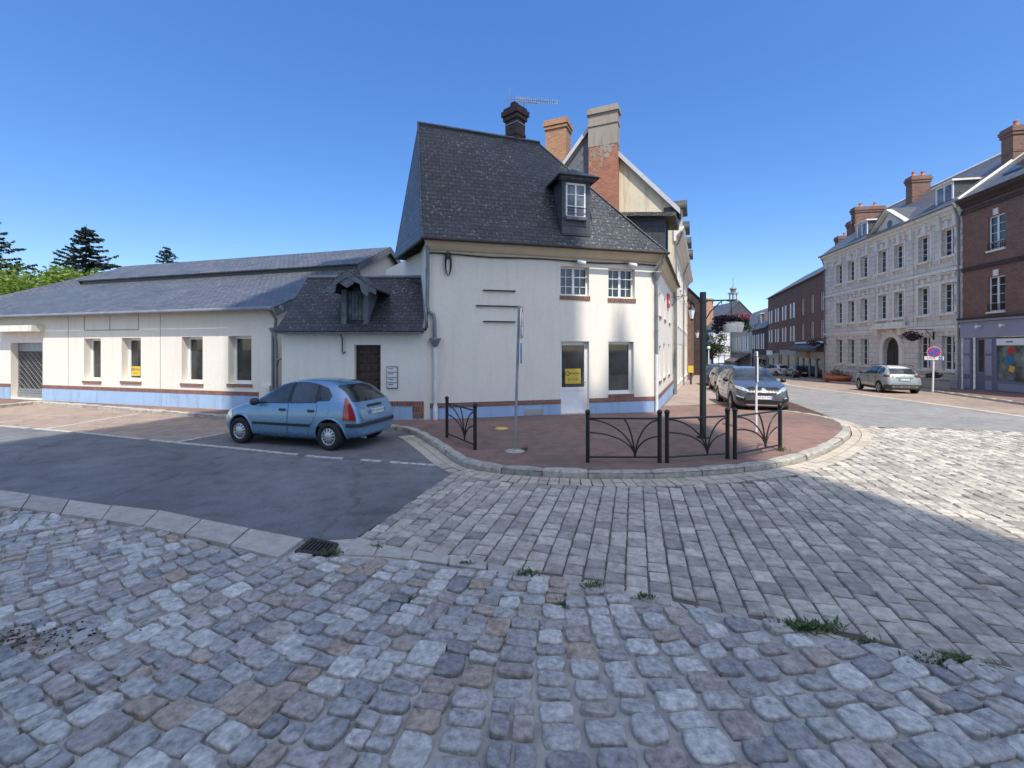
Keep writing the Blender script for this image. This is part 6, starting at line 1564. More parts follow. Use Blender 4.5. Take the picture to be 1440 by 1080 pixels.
# next in the row
M['paint_white'] = carpaint('white_paint', (.72, .72, .72), .0)
M['paint_silver'] = carpaint('silver_paint', (.45, .46, .47), .6)
M['paint_sage'] = carpaint('pale_sage_paint', (.27, .32, .305), .2)
M['paint_black'] = carpaint('black_paint_metallic', (.022, .024, .028), .4)
def hatch_spec(paint, **kw):
    d = dict(spec_base); d['paint'] = paint; d.update(kw); return d
spec_base = dict(L=3.86, hw=.835, wr=.30, ax=(.72, 3.18), st=HATCH, rim='five', hz=.83,
    wins=[[(1.20, .965), (1.64, 1.33), (1.84, 1.395), (2.03, 1.415), (2.05, .985)], [(2.15, .99), (2.13, 1.418), (2.45, 1.42), (2.74, 1.385), (2.80, 1.02)], [(2.89, 1.05), (2.84, 1.36), (3.02, 1.31), (3.17, 1.17), (3.13, 1.07)]],
    doors=[[(1.12, .40), (1.10, .92), (2.09, .975), (2.09, .30), (1.2, .30)], [(2.11, .30), (2.11, .975), (2.82, 1.01), (2.86, .82), (2.6, .30)]], side=[('window_post', 'black', [(2.06, .985), (2.04, 1.42), (2.12, 1.42), (2.14, .99)], .005)],
    front=[('windscreen', 'glass_car', [(-.60, 1.0), (-.52, 1.36), (.52, 1.36), (.60, 1.0)], .006), ('grille', 'black', rrect(-.35, .35, .38, .5), .01), ('headlight', 'head_clear', [(-.70, .58), (-.68, .72), (-.45, .70), (-.48, .60)], .01), ('headlight', 'head_clear', [(.48, .60), (.45, .70), (.68, .72), (.70, .58)], .01)],
    rear=[('rear_window', 'glass_car', [(-.60, 1.03), (-.5, 1.37), (.5, 1.37), (.60, 1.03)], .007), ('tail_lamp', 'tail_red', [(-.74, .72), (-.74, .98), (-.60, .96), (-.58, .74)], .012), ('tail_lamp', 'tail_red', [(.58, .74), (.60, .96), (.74, .98), (.74, .72)], .012)], mirror=(1.25, 1.0))
def at_px(x, y): q = G(x, y, RD); return (q.x, q.y, q.z)
q3 = q - hd * 6.4 + Vector((.1, 0)); make_car('parked_car', 'dark car half hidden behind the boxy crossover with the roof rails', 'car', (q3.x, q3.y, gz(q3.x, q3.y) + RD), hd, suv_spec(M['paint_black']))
make_car('parked_car', 'white hatchback seen from behind, parked beside the dark saloon', 'car', at_px(1090, 528), (-.1, .995), hatch_spec(M['paint_white'], plate_r=(-1.925, .62, -1, 'EK-552-TW')))
make_car('parked_car', 'silver hatchback showing only its roof past the grey crossover windscreen', 'car', at_px(1068, 524), (.45, .9), hatch_spec(M['paint_silver']))
make_car('parked_car', 'small white car farthest along the middle of the street', 'car', at_px(1056, 520), (.45, .9), hatch_spec(M['paint_white']))
# black saloon
SALN = [(0, .45, .30, .52, .60, .40), (.05, .68, .22, .58, .70, .55), (.3, .80, .18, .70, .80, .66), (.9, .87, .17, .82, .89, .72), (1.35, .88, .17, .88, .96, .72), (1.75, .88, .17, .90, 1.18, .62), (2.2, .88, .17, .91, 1.37, .54), (2.7, .88, .17, .92, 1.41, .53), (3.2, .87, .18, .93, 1.37, .53), (3.7, .86, .19, .94, 1.20, .56), (4.1, .85, .22, .94, 1.03, .62), (4.4, .82, .26, .90, .98, .62), (4.52, .76, .32, .74, .82, .56), (4.56, .64, .38, .58, .66, .50)]
spec = dict(L=4.56, hw=.88, wr=.325, ax=(.88, 3.62), st=SALN, paint=M['paint_black'], rim='twin', hz=.80, wins=[[(1.6, .935), (2.1, 1.24), (2.5, 1.325), (2.6, .95)], [(2.68, .95), (2.6, 1.33), (3.1, 1.30), (3.5, 1.12), (3.5, .97)]],
    doors=[[(1.5, .35), (1.48, .88), (2.62, .93), (2.62, .30)], [(2.64, .30), (2.64, .93), (3.45, .95), (3.45, .7), (3.2, .3)]], side=[], front=[('windscreen', 'glass_car', [(-.6, .98), (-.5, 1.28), (.5, 1.28), (.6, .98)], .008)],
    rear=[('rear_window', 'glass_car', [(-.6, 1.03), (-.48, 1.3), (.48, 1.3), (.6, 1.03)], .008), ('tail_lamp', 'tail_red', [(-.80, .74), (-.80, .88), (-.38, .86), (-.38, .78)], .014), ('tail_lamp', 'tail_red', [(.38, .78), (.38, .86), (.80, .88), (.80, .74)], .014), ('lower_bumper', 'plastic', [(-.7, .28), (-.7, .42), (.7, .42), (.7, .28)], .014)], mirror=(1.55, .97), plate_r=(-2.285, .62, -1, 'DL-093-QV'))
make_car('parked_car', 'black saloon parked with its rear to the square, in front of the dark brick shop', 'car', at_px(1122, 530.5), (.30, .954), spec)
# pale sage crossover in front of the stone house
rl_ = G(1239.6, 552, RD); hd = Vector((.285, .958)); rg = Vector((hd.y, -hd.x)); q = Vector((rl_.x, rl_.y)) + rg * .74 + hd * (3.57 - 2.23 - .12)
spec = suv_spec(M['paint_sage'], L=4.16, railmat='black', mirmat='black', plate_r=(-2.10, .86, -1, 'GM-371-CN'), rim='twin')
spec['st'] = [(s * 4.16 / 4.46, *r) for s, *r in SUVB]; sc_ = 4.16 / 4.46
for k in ('wins', 'doors'): spec[k] = [[(s * sc_, z) for s, z in p] for p in spec[k]]
spec['side'] = [(n_, m_, [(s * sc_, z) for s, z in p], o_) for n_, m_, p, o_ in spec['side']]; spec['ax'] = (.90 * sc_, 3.57 * sc_); spec['rails'] = (2.0 * sc_, 3.9 * sc_, .62, 1.63); spec['mirror'] = (1.35, 1.14)
spec['rear'] += [('badge', 'black', rrect(-.03, .03, 1.04, 1.09, .01), .012), ('boot_lip', 'black', rrect(-.40, .40, .925, .955, .01), .014), ('bumper_insert', 'galv', rrect(-.6, .6, .40, .48, .02), .03), ('bumper_slot', 'black', rrect(-.5, -.2, .425, .46, .01), .034), ('bumper_slot', 'black', rrect(-.15, .15, .425, .46, .01), .034), ('bumper_slot', 'black', rrect(.2, .5, .425, .46, .01), .034)]
car5, tr5, X5 = make_car('parked_car', 'pale sage green crossover parked in front of the arched stone doorway', 'car', (q.x, q.y, gz(q.x, q.y) + RD), hd, spec)
for sg in (1, -1):
    dg = Vector((.86, -.5 * sg, 0)); h = Vector((-dg.y, dg.x, 0)); h = h if h.x > 0 else -h; ty = lambda x, y: h.x * x + h.y * y
    p0, p1 = ty(-1.98, .48 * sg), ty(-1.72, .86 * sg); lo, hi = min(p0, p1), max(p0, p1)
    add('tail_lamp', 'black', rrect(lo, hi, .98, 1.10, .05), dg, .014, car5, tr5); add('lamp_core', 'tail_red', rrect(lo + .06, hi - .1, 1.01, 1.07, .02), dg, .018, car5, tr5)
m = MB(); pv_ = patch(tr5, [(X5(1.9), -.52), (X5(1.9), .52), (X5(3.55), .52), (X5(3.55), -.52)], (0, -1, 0), .005) if False else None
# white roof skin
rf_ = MB(); nx, ny = 12, 8; vs = []
for i in range(nx + 1):
    for j in range(ny + 1):
        x_, y_ = X5(1.85 + (3.70 - 1.85) * i / nx), -.56 + 1.12 * j / ny; qh, n_, i_, d_ = tr5.ray_cast(Vector((x_, y_, 4)), Vector((0, 0, -1))); vs.append(qh + Vector((0, 0, .005)))
rf_.raw(vs, [(i * (ny + 1) + j, (i + 1) * (ny + 1) + j, (i + 1) * (ny + 1) + j + 1, i * (ny + 1) + j + 1) for i in range(nx) for j in range(ny)], True); rf_.build('roof_skin', M['paint_white'], car5, local=True)
# ------------------------------------------------------------------ street furniture
def barrier(p0, p1, label, h=.88):
    p0, p1 = Vector((p0.x, p0.y, p0.z)), Vector((p1.x, p1.y, p1.z)); t = empty('pedestrian_barrier', tuple((p0 + p1) / 2), label, 'barrier', 'black fan-pattern pedestrian barriers round the corner')
    for p in (p0, p1):
        m = MB(); m.tube([p + Vector((0, 0, -.05)), p + Vector((0, 0, h))], .038, 12); m.ball(p + Vector((0, 0, h + .045)), .052, 12); m.lathe([(.045, h - .02), (.045, h)], p, 12); m.build('post', M['black'], t)
    d = (p1 - p0); L = d.length; d.normalize(); P = lambda s, z: p0 + d * s + Vector((0, 0, z))
    m = MB(); m.tube([P(.03, h - .07), P(L - .03, h - .07)], .018, 8); m.build('top_rail', M['black'], t)
    m = MB(); m.tube([P(.03, .10), P(L - .03, .10)], .018, 8); m.build('bottom_rail', M['black'], t)
    for (s, z, bend) in ((.03, h - .085, .85), (.03, h - .33, .95), (L * .50, h - .075, .6), (L - .03, h - .10, .9), (L - .03, h - .40, .95)):
        b = Vector((L * .66, .10)); e = Vector((s, z)); pts = []
        for k in range(13):
            w = k / 12; x = b.x + (e.x - b.x) * (1 - math.cos(w * math.pi / 2)) * bend + (e.x - b.x) * w * (1 - bend); zz = b.y + (e.y - b.y) * (math.sin(w * math.pi / 2) * bend + w * (1 - bend)); pts.append(P(x, zz))
        MB().tube(pts, .015, 6).build('curved_bar', M['black'], t)
    return t
barrier(G(628.5, 615, 0), G(668, 632.5, 0), 'black barrier standing alone between the blue car and the sign pole')
barrier(G(826.5, 650, 0), G(927.5, 650.5, 0), 'black barrier nearest the camera in the row of three, in front of the shop window')
barrier(G(938, 650.5, 0), G(1023, 645, 0), 'black barrier, middle of the row of three, before the dark flower post')
t = barrier(G(1033.5, 645.5, 0), G(1097, 632.5, 0), 'partly sunlit barrier at the right end of the row of three')
# leaves and flowers
def leaves(m, c, rad, n, size, r, flat=.5, up=.0):
    c = Vector(c)
    for _ in range(n):
        d = Vector((r.gauss(0, 1), r.gauss(0, 1), r.gauss(0, 1))).normalized() * (r.random() ** .45)
        p = c + Vector((d.x * rad[0], d.y * rad[1], d.z * rad[2])); s = size * r.uniform(.6, 1.3)
        a = Vector((r.gauss(0, 1), r.gauss(0, 1), r.gauss(0, flat) + up)).normalized(); b = a.orthogonal().normalized(); b = (b * math.cos(r.random() * 6) + a.cross(b) * math.sin(r.random() * 6))
        m.face([p - a * s * .6, p + b * s * .35, p + a * s * .6, p - b * s * .35], False)
    return m
def planter_flowers(t, c, rad, n, r, green=.35, mats=('leaf_dark', 'petal_mix'), size=.09):
    leaves(MB(), c, rad, int(n * green) + 40, size, r).build('foliage', M[mats[0]], t)
    leaves(MB(), (c[0], c[1], c[2] + rad[2] * .25), (rad[0] * 1.03, rad[1] * 1.03, rad[2] * .9), n, size * .85, r).build('flowers', M[mats[1]], t)
# dark post with flower trough on its arm
pb_ = G(988.5, 616, 0); ph = 3.42
t = empty('flower_post', tuple(pb_), 'tall dark green square post with side arm on the corner pavement', 'post')
m = MB(); m.box((pb_.x, pb_.y, pb_.z + ph / 2), (.10, .10, ph), R(15)); m.box((pb_.x, pb_.y, pb_.z + ph - .22), (.14, .14, .05), R(15)); m.box((pb_.x, pb_.y, pb_.z + .02), (.2, .2, .04), R(15)); m.build('post', M['darkgreen'], t)
za = U(1010, 423, pb_.y).z; xa = U(1036, 423, pb_.y).x
m = MB(); m.tube([(pb_.x, pb_.y, za + .0), (xa, pb_.y, za + .02)], .018, 8); m.tube([(pb_.x + .02, pb_.y, za - .5), (pb_.x + .18, pb_.y, za - .25), (pb_.x + .42, pb_.y, za - .02)], .014, 6)
for k in range(3):
    x_ = pb_.x + .22 + k * .22; m.tube([(x_, pb_.y, za), (x_, pb_.y, za - .08)], .01, 5)
m.build('arm', M['darkgreen'], t)
bx0, bx1 = U(1014, 460, pb_.y).x, U(1045, 460, pb_.y).x; zt, zb = U(1030, 453, pb_.y).z, U(1030, 467, pb_.y).z
t = empty('hanging_trough', ((bx0 + bx1) / 2, pb_.y, zb), 'cream trough of pink and dark purple flowers hung from the dark green post', 'flower trough')
m = MB(); xm = (bx0 + bx1) / 2; hw_ = (bx1 - bx0) / 2; prof = [(.8, zb), (.97, zb + .12), (1.0, zt), (.93, zt), (.9, zt - .03)]; n = 20; vs = []
for k_, z in prof:
    for i in range(n): w = 2 * math.pi * i / n; vs.append((xm + hw_ * k_ * math.copysign(abs(math.cos(w)) ** .6, math.cos(w)), pb_.y + .17 * k_ * math.copysign(abs(math.sin(w)) ** .8, math.sin(w)), z))
m.raw(vs, [(j * n + i, j * n + (i + 1) % n, (j + 1) * n + (i + 1) % n, (j + 1) * n + i) for j in range(len(prof) - 1) for i in range(n)], True); m.face(vs[:n][::-1]); m.build('trough', M['stone_trim'], t)
rr = random.Random(21)
leaves(leaves(MB(), (xm - .12, pb_.y, zt + .04), (.33, .2, .13), 500, .075, rr), (xm - .35, pb_.y, zt - .12), (.12, .15, .16), 110, .07, rr).build('purple_foliage', M['petal_purple'], t)
leaves(leaves(MB(), (xm + .18, pb_.y, zt + .05), (.24, .18, .13), 230, .07, rr), (xm + .36, pb_.y, zt - .1), (.1, .12, .14), 70, .06, rr).build('green_foliage', M['leaf_dark'], t)
leaves(leaves(MB(), (xm + .22, pb_.y - .03, zt + .10), (.24, .2, .10), 170, .06, rr), (xm + .02, pb_.y, zt + .12), (.26, .14, .07), 60, .055, rr).build('pink_flowers', M['petal_pink'], t)
MB().tube([(xm, pb_.y + .1, zt), (xm - .02, pb_.y, zt + .2), (xm - .02, pb_.y, za)], .01, 5).build('hanger', M['black'], t)
# sign pole with round sign and blue panel seen nearly edge on
sp = G(724, 634, 0); top = U(730, 430, sp.y)
t = empty('sign_pole', tuple(sp), 'grey steel pole with a round sign and blue panel seen edge on', 'road sign')
MB().tube([sp, (top.x, top.y, top.z)], .03, 10).build('pole', M['galv'], t)
def disc(c, r, n_, th=.01, seg=28):
    n_ = Vector(n_).normalized(); a = n_.orthogonal().normalized(); b = n_.cross(a); c = Vector(c)
    return MB().prism([c + a * r * math.cos(2 * math.pi * k / seg) + b * r * math.sin(2 * math.pi * k / seg) for k in range(seg)], n_ * th)
sn_ = Vector((.955, -.10, 0)).normalized(); sd2 = Vector((-sn_.y, sn_.x, 0))
cs_ = U(731.5, 455, sp.y - .01) + sn_ * .02; rs = .32
do = disc(cs_, rs, sn_, .025).build('sign_disc', M['white_sign'], t)
nf = Vector((sn_.x, sn_.y, 0)); m = MB(); seg = 30; a_ = sd2; b_ = Vector((0, 0, 1)); vs = []
for k in range(seg):
    w = 2 * math.pi * k / seg
    for r_ in (rs * .78, rs * .985): vs.append(cs_ + nf * .027 + a_ * r_ * math.cos(w) + b_ * r_ * math.sin(w))
m.raw(vs, [(2 * k, 2 * k + 1, (2 * k + 3) % (2 * seg), (2 * k + 2) % (2 * seg)) for k in range(seg)]); m.build('red_ring', M['red_sign'], do)
m = MB(); m.text('3,5 t', cs_ + nf * .027, sd2, (0, 0, 1), .22, .001); m.build('lettering', M['ink'], do)
z0, z1 = U(729, 514, sp.y).z, U(729, 480, sp.y).z; cp = U(730, 497, sp.y) + sn_ * .02
fr_ = lambda a, z: cp + sd2 * a + Vector((0, 0, z - cp.z))
po = MB().prism([fr_(-.22, z0), fr_(.22, z0), fr_(.22, z1), fr_(-.22, z1)], nf * .02).build('info_panel', M['white_sign'], t)
MB().prism([fr_(-.19, z0 + .04), fr_(.19, z0 + .04), fr_(.19, z1 - .04), fr_(-.19, z1 - .04)], nf * .004).build('blue_field', M['blue_sign'], po) if False else MB().prism([p + nf * .021 for p in (fr_(-.19, z0 + .04), fr_(.19, z0 + .04), fr_(.19, z1 - .04), fr_(-.19, z1 - .04))], nf * .003).build('blue_field', M['blue_sign'], po)
m = MB(); m.tube([(top.x, top.y, top.z - .02), (top.x + .09, top.y, top.z - .03)], .012, 5); m.build('clamp', M['galv'], t)
m = MB(); rr = random.Random(8); m.lathe([(.02, .03), (.15, .012), (.2, .0)], sp, 14); m.build('footing', M['kerb'], t)
# white post with sign panel edge on
wp = G(1063.5, 607, 0); zt_ = U(1063.5, 496, wp.y).z
t = empty('white_sign_post', tuple(wp), 'slim white post with a narrow sign seen edge on, in front of the grey crossover', 'road sign')
MB().tube([wp, (wp.x, wp.y, zt_ - .12)], .028, 8).build('pole', M['pipe_white'], t)
m = MB(); m.box((wp.x + .02, wp.y - .02, zt_ - .42), (.035, .26, .62), R(-27)); po = m.build('sign_panel', M['white_sign'], t); MB().box((wp.x - .022, wp.y - .02, zt_ - .36), (.03, .26, .74), R(-27)).build('sign_back', M['black'], po)
MB().box((wp.x, wp.y, zt_ - .03), (.05, .06, .12), R(12)).build('post_cap', M['white_sign'], t)
# yellow marker on the pavement
yc = G(705, 602.5, 0); m = MB(); m.lathe([(.17, .0), (.165, .012), (.05, .018), (1e-3, .018)], yc, 20); o = m.build('utility_cover', M['yellow'], None, loc=tuple(yc)); tag(o, 'small round yellow cover set in the dark pavement by the sign pole', 'cover')
# no parking sign
npb = G(1311.5, 551, 0); Yn = npb.y
t = empty('no_parking_sign', tuple(npb), 'round blue and red no parking sign on a leaning white post before the stone house', 'road sign')
tp_ = U(1313.5, 487, Yn); MB().tube([npb, tp_], .045, 10).build('post', M['pipe_white'], t)
fn = Vector((-.62, -.78, 0)).normalized(); sx_ = Vector((-fn.y, fn.x, 0)); c = U(1313.3, 495, Yn) + fn * .06; rs = .30
do = disc(c, rs, fn, .02).build('sign_disc', M['white_sign'], t)
disc(c + fn * .021, rs * .95, fn, .003).build('red_ring', M['red_sign'], do); disc(c + fn * .025, rs * .74, fn, .003).build('blue_field', M['blue_sign'], do)
m = MB(); e = Vector((0, 0, 1)); b1 = (sx_ + e).normalized() if False else (e - sx_).normalized(); b2 = Vector((0, 0, 1)).cross(fn); q_ = fn.cross(b1)
m.prism([c + fn * .029 + b1 * rs * .76 * s + q_ * .035 * k for s, k in ((-1, -1), (1, -1), (1, 1), (-1, 1))], fn * .002); m.build('red_bar', M['red_sign'], do)
pc = U(1313.3, 503.5, Yn) + fn * .06; hw_, hh_ = .40, .10
po = MB().prism([pc + sx_ * a + e * b for a, b in ((-hw_, -hh_), (hw_, -hh_), (hw_, hh_), (-hw_, hh_))], fn * .015).build('plate', M['white_sign'], t)
MB().text('SAUF', pc - sx_ * .12 + fn * .017, sx_, e, .17, .001).build('lettering', M['ink'], po)
MB().prism([pc + sx_ * (.27 + a * .085) + e * b * .085 + fn * .016 for a, b in ((-1, -1), (1, -1), (1, 1), (-1, 1))], fn * .003).build('blue_square', M['blue_sign'], po)
wc = pc + sx_ * .26 + fn * .021; m = MB(); m.tube([wc + e * .06, wc + e * .0, wc + sx_ * .035 - e * .0, wc + sx_ * .055 - e * .05], .008, 4); m.tube([wc - e * .02 + (sx_ * math.cos(w) + e * math.sin(w)) * .04 for w in [k * .5 + 2.2 for k in range(9)]], .006, 4); m.ball(wc + e * .075, .014, 6); m.build('wheelchair_symbol', M['white_sign'], po)
# flower tubs
def tub(c, r, h, label, seed, mat='terracotta', wide=1.5, green=True):
    t = empty('flower_tub', tuple(c), label, 'flower tub'); rr = random.Random(seed)
    MB().lathe([(r * .72, 0), (r * .8, .03), (r * .97, h * .6), (r, h * .62), (r * .97, h * .7), (r * 1.05, h), (r * .97, h), (r * .9, h * .8)], c, 24).build('tub', M[mat], t); MB().lathe([(r * .92, h * .85), (1e-3, h * .88)], c, 16).build('soil', M['soil'], t)
    planter_flowers(t, (c.x, c.y, c.z + h + .14), (r * 1.15, r * 1.0, .24), 380, rr, .6, size=.12)
    if green:
        m = MB()
        for k in range(26):
            w = rr.uniform(0, 6.28); l = rr.uniform(.4, .75); d = Vector((math.cos(w) * rr.uniform(.2, .6), math.sin(w) * rr.uniform(.2, .6), 1)).normalized(); s = Vector((-math.sin(w), math.cos(w), 0)); b = Vector((c.x, c.y, c.z + h))
            m.face([b - s * .03, b + d * l * .6 - s * .05, b + d * l + Vector((d.x, d.y, -.3)) * .15, b + d * l * .6 + s * .05])
        m.build('tall_leaves', M['leaf_lime'], t)
    return t
c = G(1178, 537.5, RD); tub(c, 1.05, .62, 'wide terracotta tub of pink and yellow flowers left of the sage green crossover', 31)
c = G(1001, 537.5, 0); tub(c, .62, .75, 'terracotta tub of flowers on the left pavement beside the dark crossover', 32)
c = FR.p(FR.hit(1340, 545)[0], 1.1, 0); c.z = gz(c.x, c.y)
t = empty('stone_trough', tuple(c), 'dark stone trough with a small shrub at the foot of the stone house', 'planter'); rz_ = math.atan2(FR.u.y, FR.u.x)
m = MB(); m.box((c.x, c.y, c.z + .3), (1.9, .6, .6), rz_); m.box((c.x, c.y, c.z + .62), (2.0, .7, .08), rz_); m.build('trough', M['stone_base'], t); leaves(MB(), (c.x, c.y, c.z + .8), (.6, .3, .22), 220, .12, random.Random(5)).build('shrub', M['petal_purple'], t)
def wall_basket(fr, u, z, label, reach=1.0, seed=3):
    t = empty('flower_bracket', tuple(fr.p(u, 0, z)), label, 'hanging basket', 'flower baskets hung on wall brackets'); rr = random.Random(seed)
    m = MB(); m.fbox(fr, u - .04, u + .04, .0, .06, z - .5, z + .35); m.tube([fr.p(u, .05, z + .2), fr.p(u, reach + .2, z + .2)], .025, 6); m.tube([fr.p(u, .05, z - .4), fr.p(u, .5, z + .18)], .02, 6); m.build('bracket', M['black'], t)
    c = fr.p(u, reach, z - .35); MB().lathe([(.1, -.25), (.3, -.12), (.36, .05), (.33, .05)], c, 14).build('bowl', M['plastic'], t)
    MB().tube([c + Vector((0, 0, .05)), fr.p(u, reach, z + .2)], .012, 4).build('hanger', M['black'], t)
    leaves(MB(), c + Vector((0, 0, .12)), (.6, .6, .32), 330, .14, rr).build('foliage', M['petal_purple'], t); leaves(MB(), c + Vector((0, 0, .2)), (.5, .5, .2), 60, .1, rr).build('flowers', M['petal_mix'], t)
wall_basket(FR, FR.hit(1313.5, 475)[0], 3.2, 'basket of dark foliage on a black bracket above the no parking sign', 1.3)
wall_basket(FR, .25, 2.9, 'basket of dark foliage on the far end of the stone house, above the flower tub', 1.2, 4)
# litter bin, letter box
c = G(1154, 531.5, 0); t = empty('litter_bin', tuple(c), 'slim pale litter bin between the dark saloon and the wide flower tub', 'bin')
m = MB(); m.box((c.x, c.y, c.z + .62), (.5, .45, 1.0), .3); m.build('casing', M['pipe_white'], t); m = MB(); m.box((c.x, c.y, c.z + 1.18), (.56, .5, .08), .3); m.build('lid', M['zinc'], t); m = MB(); m.tube([(c.x - .3, c.y, c.z - .05), (c.x - .3, c.y, c.z + 1.2)], .06, 8); m.build('post', M['darkgreen'], t)
u = FB2.hit(972, 510)[0]; q = FB2.p(min(u, 21), .35, 0); q = U(971.5, 520, 33); q.z = gz(q.x, q.y)
t = empty('letter_box_post', tuple(q), 'small yellow letter box beside the cream row far along the pavement', 'letter box')
m = MB(); m.box((q.x, q.y, q.z + 1.15), (.36, .34, .5), R(-24)); m.build('box', M['yellow'], t); m = MB(); m.box((q.x, q.y, q.z + .45), (.14, .14, .9), R(-24)); m.build('foot', M['plastic'], t)
# globe lamp and rail beyond the tub
q = U(1016 - 20, 512, 60); q = U(996.5, 505, 55); q.z = gz(q.x, q.y); zg = U(996.5, 491, 55).z
t = empty('globe_lamp', tuple(q), 'white globe street lamp on a short pole beyond the far pavement', 'street lamp'); MB().tube([q, (q.x, q.y, zg)], .07, 8).build('pole', M['pipe_white'], t); MB().ball((q.x, q.y, zg + .15), .22, 12).build('globe', M['white_sign'], t)
# weeds in the joints
def tuft(px, py, r_, n, h, label, seed):
    c = G(px, py, RD); c.z += .02; rr = random.Random(seed); m = MB()
    for k in range(n):
        b = c + Vector((rr.gauss(0, r_[0]), rr.gauss(0, r_[1]), -.01)); w = rr.uniform(0, 6.28); l = h * rr.uniform(.4, 1.1); d = Vector((math.cos(w) * rr.uniform(.3, 1.2), math.sin(w) * rr.uniform(.3, 1.2), 1)).normalized(); s = Vector((-math.sin(w), math.cos(w), 0)) * rr.uniform(.004, .010)
        mid = b + d * l * .6; m.face([b - s * .4, mid - s, b + d * l + Vector((d.x, d.y, -.5)) * l * .25, mid + s, b + s * .4])
    o = m.build('weed_tuft', M['grass'], None, loc=tuple(c)); tag(o, label, 'weed', 'weeds growing in the paving joints')
for i, a in enumerate([(740, 811, (.05, .03), 70, .09, 'small weed tuft at the left end of the dirt seam between pavers and cobbles'), (833, 829, (.04, .025), 60, .08, 'small bright weed tuft on the seam just right of the picture centre'), (1138, 886, (.13, .03), 260, .08, 'long green grassy tuft along the paver edge in the right foreground'), (1332, 937, (.12, .03), 240, .09, 'dark spreading weed tuft nearest the lower right corner'),
     (468, 780, (.06, .03), 90, .07, 'weed tuft beside the iron drain grate'), (792, 851, (.05, .03), 60, .05, 'low weed patch among the cobbles below the seam'), (531, 770, (.03, .02), 30, .05, 'tiny weed between the broken pale slabs'), (574, 846, (.03, .02), 36, .06, 'little weed among the cobbles below the grate'), (156, 970, (.03, .02), 36, .05, 'lone little weed among the cobbles at lower left'),
     (905, 842, (.05, .02), 50, .05, 'thin weeds along the dirt seam between two bigger tufts'), (655, 795, (.05, .015), 46, .045, 'weak weed line along the pale edging slabs left of the picture centre'), (1215, 905, (.06, .02), 60, .05, 'sparse weeds on the seam between the two big right-hand tufts'), (300, 764, (.04, .015), 40, .04, 'tiny weeds under the pale gutter edge at left'),
     (8, 1050, (.04, .02), 40, .07, 'weed tuft in the bottom left corner of the cobbles')]): tuft(*a, seed=40 + i)
for (px, py, n, lab, sd_) in ((736, 633, 40, 'dry grass sprouting at the foot of the sign pole', 70), (1099, 634, 50, 'yellowish grass at the foot of the sunlit barrier post', 71)):
    c = G(px, py, 0); rr = random.Random(sd_); m = MB()
    for k in range(n):
        b = c + Vector((rr.gauss(0, .06), rr.gauss(0, .04), 0)); w = rr.uniform(0, 6.28); l = rr.uniform(.05, .16); d = Vector((math.cos(w) * .5, math.sin(w) * .5, 1)).normalized(); s = Vector((-math.sin(w), math.cos(w), 0)) * .006
        m.face([b - s, b + d * l, b + s])
    o = m.build('grass_tuft', M['grass'], None, loc=tuple(c)); tag(o, lab, 'weed', 'weeds growing in the paving joints')
# dark dead leaves drifted on the cobbles at the left
rr = random.Random(77); m = MB(); c0 = G(45, 902, RD)
for k in range(380):
    b = c0 + Vector((rr.gauss(0, .34), rr.gauss(0, .10), 0)); b.z = RD + coblift(b.x, b.y) + .03 + rr.uniform(0, .012); w = rr.uniform(0, 6.28); s = rr.uniform(.004, .019); a_ = Vector((math.cos(w), math.sin(w), rr.uniform(-.4, .4))) * s; b_ = Vector((-math.sin(w), math.cos(w), rr.uniform(-.4, .4))) * s * .6
    m.face([b - a_, b + b_, b + a_, b - b_])
stuff(m.build('dead_leaves', M['soil'], None, loc=tuple(c0)))

# ------------------------------------------------------------------ trees
def broadleaf(c, h, rad, n, label, seed, mat='leaf_lime', size=.2, group=None):
    t = empty('tree', tuple(c), label, 'tree', group); rr = random.Random(seed); c = Vector(c); m = MB()
    m.tube([c, c + Vector((.1, 0, h * .35)), c + Vector((0, .1, h * .6))], .22, 8, .12)
    bl = []
    for k in range(16):
        w = rr.uniform(0, 6.28); q = c + Vector((math.cos(w) * rad * rr.uniform(.2, .85), math.sin(w) * rad * rr.uniform(.2, .85), h * rr.uniform(.42, .92))); bl.append(q); m.tube([c + Vector((0, 0, h * rr.uniform(.25, .5))), c.lerp(q, .6) + Vector((0, 0, .3)), q], .07, 5, .02)
    m.build('trunk', M['bark'], t); f = MB()
    for q in bl:
        s = rr.uniform(.35, .6) * rad; leaves(f, q, (s, s, s * .7), n // 16, size, rr)
    f.build('crown', M[mat], t); return t
for i, (px, py, Y, rad, lab, mt) in enumerate(((10, 380, 34, 3.2, 'bright green leafy tree at the far left edge behind the low roof', 'leaf_lime'), (62, 376, 36, 3.4, 'bright green leafy tree left of the big conifer behind the low roof', 'leaf_lime'), (118, 374, 38, 3.0, 'bright green leafy tree directly below the big conifer', 'leaf_lime'), (30, 372, 44, 3.5, 'darker leafy tree behind the bright green trees at far left', 'leaf_dark'))):
    q = U(px, py, Y); broadleaf((q.x, q.y, -.2), q.z + .2, rad, 3600, lab, 50 + i, mt, .26)
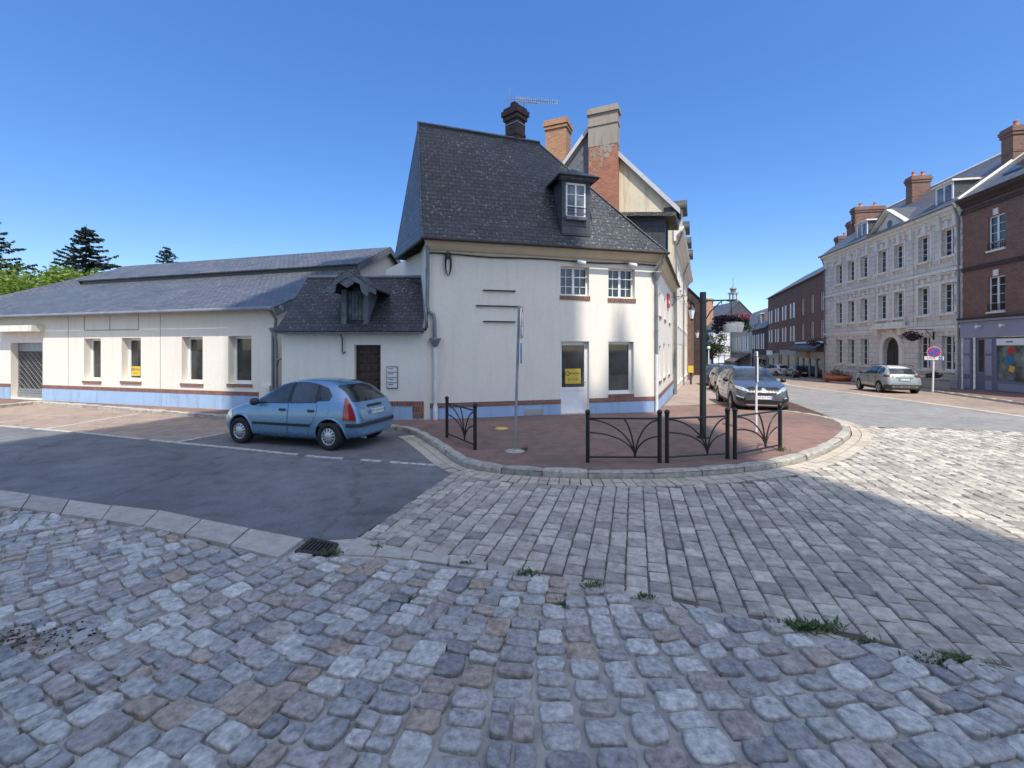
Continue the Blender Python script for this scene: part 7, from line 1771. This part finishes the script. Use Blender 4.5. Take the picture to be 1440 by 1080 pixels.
def conifer(c, h, rad, label, seed, n=27, zlo=.15):
    t = empty('conifer', tuple(c), label, 'conifer'); rr = random.Random(seed); c = Vector(c)
    m = MB(); m.tube([c, c + Vector((0, 0, h))], .2, 7, .02); f = MB()
    for k in range(n):
        z = h * (zlo + (1 - zlo) * (k / n) ** .9); R_ = rad * (1 - k / n) ** .62 + .15; nb = 11 if k < n * .7 else 8
        for j in range(nb):
            w = 2 * math.pi * j / nb + k * 1.3 + rr.uniform(-.3, .3); l = R_ * rr.uniform(.5, 1.15); d = Vector((math.cos(w), math.sin(w), 0)); b = c + Vector((0, 0, z + rr.uniform(-.6, .6) * h / n))
            tip = b + d * l + Vector((0, 0, l * rr.uniform(-.30, .32))); mid = b.lerp(tip, .5) - Vector((0, 0, l * .10)); m.tube([b, mid, tip], .03, 4, .008)
            for i in range(int(16 + l * 24)):
                s = rr.random() ** .7; p = (b.lerp(mid, s * 2) if s < .5 else mid.lerp(tip, s * 2 - 1)); sd = d.cross(Vector((0, 0, 1))) * rr.choice((-1, 1)); q = p + sd * rr.uniform(.1, .34) * (1.15 - s) + d * rr.uniform(.05, .25) + Vector((0, 0, rr.uniform(-.22, .03))); e = (q - p).normalized().cross(Vector((rr.gauss(0, 1), rr.gauss(0, 1), 1))).normalized() * .12
                f.face([p - e, q, p + e])
    m.build('trunk', M['bark'], t); f.build('crown', M['needle'], t); return t
q = U(121, 315, 42); conifer((q.x, q.y, -.2), q.z + .2, 4.2, 'tall dark conifer rising behind the low slate roof', 61)
q = U(235, 347, 60); conifer((q.x, q.y, -.2), q.z + .2, 3.4, 'small dark conifer tip just above the slate ridge', 62)
q = U(-32, 300, 36); conifer((q.x, q.y, -.2), q.z + .2, 5.2, 'large conifer cut by the left edge with its branches reaching in', 63, 18, .2)
for i, (px, py, Y, rad, lab) in enumerate(((1001, 468, 75, 2.6, 'dark leafy tree beside the white scaffold sheeting'),)): q = U(px, py, Y); broadleaf((q.x, q.y, -1.9), q.z + 1.9, rad, 1800, lab, 66, 'leaf_dark', .3)
# wooded hill at the end of the street
rr = random.Random(90); f = MB()
for k in range(900):
    x, y = rr.uniform(60, 330), rr.uniform(300, 420); z = 34 * sstep((y - 230) / 350) - 6; c = Vector((x, y, z + 6))
    leaves(f, c, (5, 5, 5), 14, 3.2, rr)
stuff(f.build('hill_wood', M['leaf_dark']), 'far wooded hillside closing the end of the street', 'wood')
